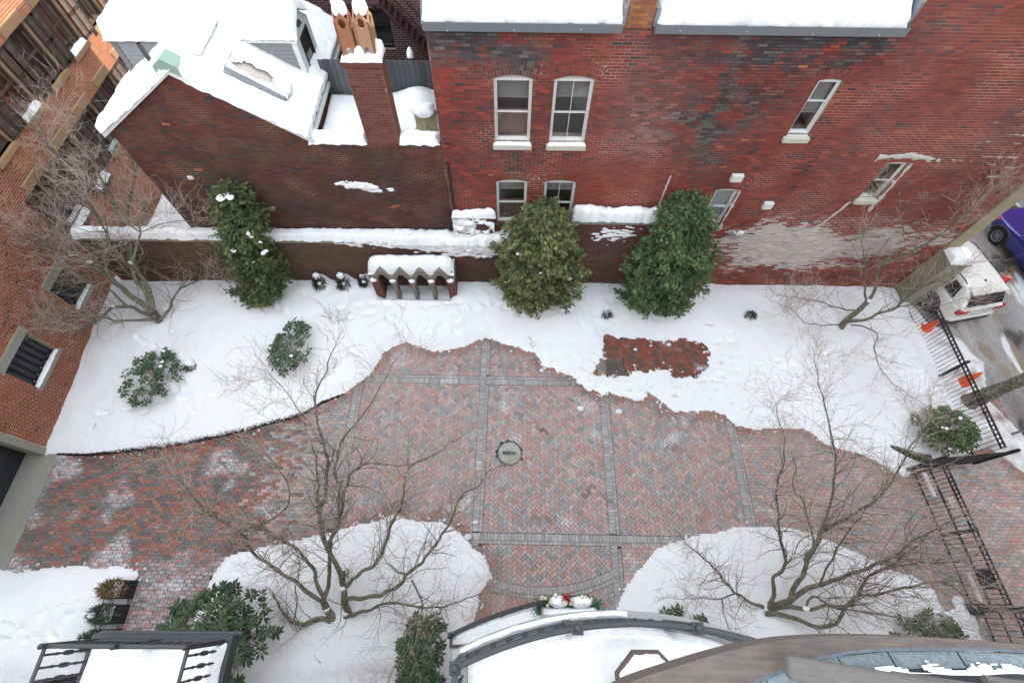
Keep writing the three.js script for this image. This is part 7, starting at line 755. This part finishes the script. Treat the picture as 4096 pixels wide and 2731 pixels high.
// ---------- evergreens: flat scale-leaf sprays hung through the crown ----------
function evergreen(name, label, pos, prof, n, seed, cols, snowAt = []) {
  prof = prof.map(([y, ...q]) => [.22 + y * .84, ...q]); snowAt = snowAt.map(([x, y, z, q]) => [x, .22 + y * .86, z, q]); const t = thing(name, label, 'evergreen', pos, 0, 'evergreens along the wall'); const r = rand(seed), g = new GB(); const H = prof[prof.length - 1][0], y0 = prof[0][0];
  const at = y => { let i = 0; while (i < prof.length - 2 && prof[i + 1][0] < y) i++; const a = prof[i], b = prof[i + 1], f = clamp((y - a[0]) / (b[0] - a[0])); return a.map((v, k) => lerp(v, b[k], f)); };
  const tot = []; let sum = 0; for (let k = 0; k < 60; k++) { const y = lerp(y0, H, (k + .5) / 60), q = at(y); sum += q[3] + q[4]; tot.push(sum); }
  const M0 = Math.round(n / 9);
  for (let i = 0; i < M0; i++) { // fans of sprays hanging from twig ends
    const pick = r() * sum; let k = tot.findIndex(v => v >= pick); const y = lerp(y0, H, (k + r()) / 60), [, cx, cz, rx, rz] = at(y); const a = r() * 6.283; const ed = 1 + .50 * n3(Math.cos(a) * 1.8 + seed, y * 1.5, Math.sin(a) * 1.8) + .45 * n3(Math.cos(a) * 5 + seed, y * 4, Math.sin(a) * 5); const k2 = Math.pow(r(), .42) * ed;
    const out = V(Math.cos(a), 0, Math.sin(a)); const c0 = V(cx + out.x * rx * k2, y, cz + out.z * rz * k2); const main = out.clone().add(V((r() - .5) * .6, lerp(-.5, .9, r()), (r() - .5) * .6)).normalize(); const side = V().crossVectors(main, V(r() - .5, 1, r() - .5)).normalize(); const base = mix3(cols[0], cols[1], clamp(.5 + 1.1 * n3(c0.x * 2 + seed, c0.y * 2, c0.z * 2) + (r() - .5) * .7));
    for (let j = 0; j < 16; j++) {
      const f = r(), p = c0.clone().addScaledVector(main, (f - .3) * .30).addScaledVector(side, (r() - .5) * .22).add(V((r() - .5) * .08, (r() - .5) * .08, (r() - .5) * .08)); const d = main.clone().addScaledVector(side, (r() - .5) * 1.7).add(V((r() - .5) * .5, -.45 + (r() - .5) * .6, (r() - .5) * .5)).normalize(); const w = V().crossVectors(d, V(r() - .5, r() + .4, r() - .5)).normalize(); const L = .07 + r() * .085, c = jit(base, r, .4, 1.25); if (r() < .06) c[0] = c[1] * 1.2; const m = V().crossVectors(d, w).multiplyScalar(.01);
      const tip = p.clone().addScaledVector(d, L); g.face(p.clone().addScaledVector(w, .013), p.clone().addScaledVector(w, -.013), tip, c);
      for (const s of [-1, 1]) for (const q of [.15, .45]) { const b = p.clone().addScaledVector(d, L * q), e = b.clone().addScaledVector(d, L * .42).addScaledVector(w, s * L * (.42 - q * .3)).add(m); g.face(b.clone().addScaledVector(d, -.02), b.clone().addScaledVector(d, .024), e, c); }
    }
  }
  const cr = mesh('crown', g.geo(), M.needleVC, t); cr.userData.kind = 'stuff';
  const q0 = at(y0), stems = [[0, 0], [.16, .08]]; stems.forEach(([dx, dz], i) => mesh('trunk', tubeGeo([V(dx, -.15, dz), V(dx * 1.5 + q0[1] * .3, y0 * .6 + .2, dz + q0[2] * .3), V(lerp(0, at(H * .5)[1], .8), H * .55, at(H * .5)[2]), V(at(H * .85)[1], H * .85, at(H * .85)[2])], u => lerp(.075 - i * .025, .015, u), 8), M.bark, t));
  const br = new GB(); for (let i = 0; i < 60; i++) { const y = lerp(y0, H * .9, r()), q = at(y), a = r() * 6.28; br.tube([V(q[1] * .6, y - .2, q[2] * .6), V(q[1] + Math.cos(a) * q[3] * .5, y - .05, q[2] + Math.sin(a) * q[4] * .5), V(q[1] + Math.cos(a) * q[3] * .85, y, q[2] + Math.sin(a) * q[4] * .85)], u => .014 * (1 - .7 * u), 4); } mesh('branches', br.geo(), M.bark, t).userData.kind = 'stuff';
  for (const [x, y, z, s] of snowAt) for (let k = 0; k < 4; k++) mesh('snow', lumpGeo(s * (.35 + .4 * r()), s * .28, s * (.3 + .35 * r()), x * 9 + y + k * 3, 2).translate(x + (r() - .5) * s * 1.5, y + (r() - .5) * s * .6, z + (r() - .5) * s), M.snow, t);
  return t;
}
const gA = [[.06, .08, .028], [.17, .19, .07]], gB = [[.038, .07, .026], [.105, .16, .06]];
evergreen('evergreen_tree', 'dark evergreen tree with bits of snow in front of the gabled house', [-8.7, .55, -9.3], [[.1, .0, .1, .3, .3], [.7, .35, 0, .75, .45], [1.5, .45, -.15, .62, .5], [2.5, .4, -.3, .58, .5], [3.4, .55, -.45, .62, .5], [4.3, .75, -.55, .66, .5], [5.0, .85, -.6, .45, .4], [5.3, .9, -.6, .2, .2]], 7000, 401, [[.045, .07, .026], [.11, .14, .05]], [[.95, 5.15, -.3, .2], [1.2, 4.0, .1, .09], [1.35, 3.5, .1, .07], [1.3, 3.1, .15, .12], [.5, 3.3, .25, .07], [.8, 2.6, .2, .06], [1.15, 3.75, .05, .08]]);
evergreen('evergreen_tree', 'broad olive green evergreen tree in front of the lower windows', [1.02, .6, -9.3], [[.2, 0, .05, .8, .5], [.7, 0, 0, 1.12, .7], [1.6, -.05, -.05, 1.22, .75], [2.5, -.1, -.1, 1.12, .7], [3.4, -.1, -.2, .88, .6], [4.2, -.1, -.25, .68, .48], [4.7, -.08, -.3, .45, .35], [5.0, -.05, -.3, .15, .15]], 16000, 402, gA, [[-.75, 3.3, .3, .1], [.85, 2.2, .5, .08], [1.2, 2.0, .3, .1], [-.1, 2.7, .6, .05], [-.15, 3.0, .5, .06]]);
evergreen('evergreen_tree', 'tall full deep green evergreen tree beside the small right window', [5.08, .5, -9.3], [[.25, .0, .05, .7, .5], [.8, -.05, 0, 1.05, .72], [1.8, -.08, -.05, 1.12, .76], [2.7, -.05, -.1, .98, .7], [3.6, -.05, -.2, .84, .62], [4.4, -.08, -.25, .68, .52], [5.0, -.1, -.3, .56, .46], [5.3, -.1, -.3, .3, .3]], 17500, 403, gB, [[.1, 1.2, .75, .05], [.9, 1.6, .5, .04]]);
[[-6.68, -9.72, 'leftmost of three little snow-capped shrubs by the garden wall', 1], [-5.84, -9.72, 'middle one of three little snow-capped shrubs by the garden wall', 1.05], [-5.14, -9.78, 'small shrub tucked in the drift left of the stone arcade', .7]].forEach(([x, z, lb, k], i) => { const t = thing('small_shrub', lb, 'shrub', [x, snowH(x, z) - .1, z], 0, 'little shrubs'); needleBush(t, 620, .19 * k, .5 * k, .17 * k, .05, 500 + i, [[.035, .055, .035], [.02, .035, .022]], .12); mesh('snow', lumpGeo(.13 * k, .15, .11 * k, i + 3, 3).translate(0, .46 * k, -.06), M.snow, t); mesh('snow', lumpGeo(.07, .06, .06, i + 8, 2).translate(.07, .28, .1), M.snow, t); mesh('stem', tubeGeo([V(0, -.05, 0), V(0, .4 * k, 0)], .015), M.twig, t); });
[[3.42, -8.88, 'sprig of dark green yew in a ring in the snow below the annex wall', .17], [8.52, -8.95, 'clump of dark green yew leaves in the open snow on the right', .2], [-10.6, -6.75, 'snow-buried low shrub showing a rim of brown leaves near the rhododendrons', .19]].forEach(([x, z, lb, s], i) => { const t = thing('buried_shrub', lb, 'shrub', [x, snowH(x, z), z]); needleBush(t, 260, s, .14, s * .7, .0, 520 + i, i === 2 ? [[.12, .09, .03], [.05, .05, .02]] : [[.02, .06, .02], [.03, .08, .03]], .09); if (i !== 1) mesh('snow', lumpGeo(s * .9, i === 2 ? .2 : .08, s * .8, i, 3).translate(0, .05, -.1), M.snow, t); mesh('stem', tubeGeo([V(0, -.1, 0), V(.02, .08, 0)], .012), M.twig, t); });
// ---------- rhododendrons: whorls of drooping leathery leaves ----------
function rhodo(label, pos, heads, seed, o = {}) {
  const t = thing('rhododendron', label, 'shrub', pos, 0, 'rhododendrons'); const r = rand(seed), g = new GB(), st = new GB(); const ll = o.leaf ?? .165;
  heads.forEach(([x, y, z]) => {
    const c = V(x, y, z); const ax = V((r() - .5) * .7, 1, (r() - .5) * .7).normalize(); const u0 = V().crossVectors(ax, V(1, .3, .2)).normalize(), v0 = V().crossVectors(ax, u0); const n = 7 + (r() * 5 | 0), col0 = mix3(o.c0 ?? [.028, .065, .025], o.c1 ?? [.06, .105, .038], r());
    for (let i = 0; i < n; i++) { const a = i / n * 6.283 + r() * .5; const out = u0.clone().multiplyScalar(Math.cos(a)).addScaledVector(v0, Math.sin(a)); const dr = lerp(.25, -.8, r()); const d = out.clone().addScaledVector(ax, dr * .8).normalize(), s = V().crossVectors(d, ax).normalize(), up = V().crossVectors(s, d).normalize(); const L = ll * (.75 + .5 * r()), W = L * .19; const p = c.clone().addScaledVector(out, .01), m = p.clone().addScaledVector(d, L * .55).addScaledVector(up, -.006), e = p.clone().addScaledVector(d, L).addScaledVector(up, -.02); const A = m.clone().addScaledVector(s, W).addScaledVector(up, .012), B = m.clone().addScaledVector(s, -W).addScaledVector(up, .012); const q = jit(col0, r, .75, .5); g.face(p, m, A, q); g.face(p, B, m, q); g.face(m, e, A, q); g.face(m, B, e, q); }
    const by = -Math.max(.1, 0); const b0 = V(x * .25, by, z * .25), m1 = V(x * .7, y * .45, z * .7 + (r() - .5) * .1); st.tube([b0, m1, c.clone().addScaledVector(ax, -.02)], u => .012 * (1 - .65 * u), 4);
    if (r() < (o.snowy ?? .12)) mesh('snow', lumpGeo(.06, .025, .05, x * 13, 2).translate(x, y + .04, z), M.snow, t);
  });
  mesh('leaves', g.geo(), M.leafVC, t).userData.kind = 'stuff'; mesh('stems', st.geo(), M.twig, t); return t;
}
const cloud = (n, rx, ry, rz, seed, dx = 0, dz = 0) => { const r = rand(seed), L = []; let guard = 0; while (L.length < n && guard++ < 5000) { const a = r() * 6.283, k = Math.sqrt(r()); const x = Math.cos(a) * k * rx * (1 + .3 * n3(Math.cos(a) * 2, seed, Math.sin(a) * 2)), z = Math.sin(a) * k * rz; const y = ry * (.25 + .75 * Math.sqrt(Math.max(0, 1 - k * k))) * (.7 + .45 * r()); if (L.some(q => Math.hypot(q[0] - x, q[1] - y, q[2] - z) < .085)) continue; L.push([x + dx, y, z + dz]); } return L; };
const spot = (x, z) => [x, Math.max(0, snowH(x, z)) - .02, z];
rhodo('loose dark green rhododendron in the snow near the left brick wall', spot(-11.6, -6.3), cloud(62, .95, .7, .95, 601), 601, { snowy: .14 });
rhodo('rhododendron in the snow bank behind the twig tips of the middle tree', spot(-7.2, -7.3), cloud(60, .6, .85, .95, 602), 602, { snowy: .06 });
rhodo('big glossy rhododendron between the paved path and the left balcony', spot(-7.15, .95), cloud(175, 1.4, 1.75, 1.25, 603), 603, { snowy: .03, c0: [.02, .045, .018], c1: [.05, .085, .03], leaf: .185 });
rhodo('narrow rhododendron in front of the bowed balcony, left of it', spot(-2.05, 1.25), cloud(105, .58, 1.3, .95, 604), 604, { snowy: .02, leaf: .165 });
rhodo('round yellow green rhododendron beside the iron fence and gate', spot(13.55, -4.75), cloud(120, .85, .95, .7, 605), 605, { c0: [.045, .07, .02], c1: [.085, .11, .035], snowy: .06 });
rhodo('low rhododendron under the gnarled tree at the lower right', spot(11.0, .65), cloud(40, .85, .4, .45, 606), 606, { snowy: .05 });
rhodo('small rhododendron peeping over the bowed balcony rail', spot(4.55, .55), cloud(26, .6, .5, .35, 607), 607, { snowy: .05, c0: [.03, .06, .03] });
// thin leafy shoots and twigs standing in the snow
function shoots(label, x, z, n, h, seed, leaf, spread = .4) { const t = thing('twiggy_shrub', label, 'shrub', spot(x, z), 0, 'twiggy shrubs'); const r = rand(seed), g = new GB(), lf = new GB(); for (let i = 0; i < n; i++) { let p = V((r() - .5) * spread, -.1, (r() - .5) * spread * .7); const pts = [p], d = V((r() - .5) * 1.2, 1.2, (r() - .5) * 1.2).normalize(); for (let k = 0; k < 7; k++) { d.add(V((r() - .5) * .7, (r() - .4) * .4, (r() - .5) * .7)).normalize(); p = p.clone().addScaledVector(d, h / 7 * (.7 + .6 * r())); pts.push(p); if (leaf && k > 2) for (let q = 0; q < 5; q++) { const e = p.clone().add(V((r() - .5) * .1, (r() - .5) * .08, (r() - .5) * .1)), s = V(r() - .5, r() - .5, r() - .5).normalize().multiplyScalar(.018), u = V(r() - .5, r() - .5, r() - .5).normalize().multiplyScalar(.02); lf.face(e.clone().add(s), e.clone().sub(s), e.clone().add(u), mix3([.07, .10, .05], [.12, .13, .08], r())); } if (k > 1 && r() < .6) { const e = d.clone().add(V((r() - .5) * 1.6, r() * .6, (r() - .5) * 1.6)).normalize(); g.tube([p, p.clone().addScaledVector(e, .12), p.clone().addScaledVector(e, .24).add(V(0, .03, 0))], u => .004 * (1 - .5 * u), 3); } } g.tube(pts, u => .009 * (1 - .7 * u), 4); } mesh('stems', g.geo(), M.twig, t); if (leaf) mesh('leaves', lf.geo(), M.leafVC, t).userData.kind = 'stuff'; return t; }
shoots('grey green wispy shrub beside the big glossy rhododendron', -6.15, .35, 9, .8, 701, true, .5); shoots('leafy shoots standing in the snow below the arcade', -5.9, -8.4, 7, .6, 702, true, .4); shoots('wispy leafy shoots under the middle tree limbs', -3.2, -.3, 10, .8, 703, true, .8); shoots('bare brown twigs in the snow left of the cleared paving', -8.9, -6.2, 16, 1.0, 704, false, .7); shoots('dry twigs at the edge of the snow by the grate', .9, -7.9, 6, .4, 705, false, .5);
// ---------- lumps of shovelled snow lying about ----------
{ const r = rand(808), gl = [0, 1, 2].map(i => lumpGeo(1, .8, 1, i * 5 + 2, 2)); const spots = [[-1.15, -1.6], [2.35, -5.55], [3.6, -5.45], [-.95, -2.0], [4.4, -7.75], [5.6, -7.95], [1.1, -6.9], [-1.35, -2.35]]; const lb = ['snow lump on the crossing of two grey paving bands', 'white snow lump alone on the herringbone brick', 'snow lump just right of the second paving band', 'snow lump beside the island tip on the brick paving', 'small snow lump on the wet brick patch by the grate', 'small snow lump on the wet brick patch, far right', 'snow lump at the ragged end of the grey band', 'snow lump at the edge of the middle snow bed']; spots.forEach(([x, z], i) => { const m = solo('snow_lump', gl[i % 3], M.snow, lb[i], 'snow lump', 'snow lumps on the paving'); const s = .05 + .05 * r(); m.position.set(x, .02, z); m.scale.set(s * 1.3, s, s); });
  const g = new GB(); const crumbs = []; for (let i = 0; i < 1100; i++) { const k = ['upper', 'mid', 'right', 'left', 'upper', 'hole'][i % 6], P = T[k]; const n = k === 'upper' ? 56 : k === 'hole' ? P.length : Math.min(P.length, 22); const j = (r() * (n - 1)) | 0, a = P[j], b = P[(j + 1) % P.length], f = r(); const x = lerp(a[0], b[0], f) + (r() - .5) * .5 * r() * 1.6, z = lerp(a[1], b[1], f) + (r() - .5) * .5 * r() * 1.6; if (snowH(x, z) > .02 || z > 2) continue; crumbs.push([x, z, .005 + .034 * Math.pow(r(), 4)]); }
  const I = new THREE.InstancedMesh(gl[1], M.snow, crumbs.length); I.name = nm('snow_crumbs'); I.userData = { kind: 'stuff', label: 'scattered crumbs of snow along the edges of the cleared paving', category: 'snow' }; const o = new THREE.Object3D(); crumbs.forEach(([x, z, s], i) => { o.position.set(x, .004 + s * .2, z); o.rotation.y = r() * 6; o.scale.set(s * (1 + r()), s, s); o.updateMatrix(); I.setMatrixAt(i, o.matrix); }); scene.add(I);
  // dark mulch showing along the bed edge at the left
  const m = []; for (let i = 0; i < 5200; i++) { const f = r() * 9.98 + 1; const j = Math.floor(f), a = T.upper[j], b = T.upper[j + 1], w = (.05 + .13 * Math.sin(clamp((f - 1) / 10) * Math.PI)); m.push([lerp(a[0], b[0], f - j) + (r() - .5) * .05, lerp(a[1], b[1], f - j) + (r() - .65) * w, .008 + .016 * r()]); } const K = new THREE.InstancedMesh(new THREE.TetrahedronGeometry(1), std([.018, .012, .011], .95), m.length); K.name = nm('mulch'); K.userData = { kind: 'stuff', label: 'dark bark mulch showing along the edge of the snow bed', category: 'mulch' }; m.forEach(([x, z, s], i) => { o.position.set(x, Math.max(.01, snowH(x, z) * .75), z); o.rotation.set(r() * 6, r() * 6, 0); o.scale.set(s * 1.6, s * .7, s); o.updateMatrix(); K.setMatrixAt(i, o.matrix); }); scene.add(K);
  // fallen twigs on the snow
  const q = [[-13.1, -4.9], [-2.2, 1.9], [-4.7, 1.45], [-9.1, -4.4], [9.6, -6.4], [6.9, -8.6]]; const ql = ['dropped twig on the snow near the garage corner', 'dropped twig on the snow beside the balcony', 'dropped forked twig in the snow below the middle tree', 'dropped twig at the left bed edge', 'dropped twig in the open snow on the right', 'dropped stalk in the snow below the small right window']; q.forEach(([x, z], i) => { const g2 = new GB(), y = snowH(x, z) + .015; const a = r() * 6; const P = [V(0, 0, 0)]; for (let k = 1; k < 6; k++) P.push(V(Math.cos(a) * k * .06 + (r() - .5) * .03, .01 * r() + (k === 3 ? .02 : 0), Math.sin(a) * k * .06 + (r() - .5) * .03)); g2.tube(P, u => .009 * (1 - .5 * u), 4); g2.tube([P[2], P[2].clone().add(V(.07, .015, .05)), P[2].clone().add(V(.13, .01, .06))], () => .005, 3); const mm = solo('fallen_twig', g2.geo(), M.twig, ql[i], 'twig', 'fallen twigs'); mm.position.set(x, y, z); });
}

renderer.render(scene, camera);
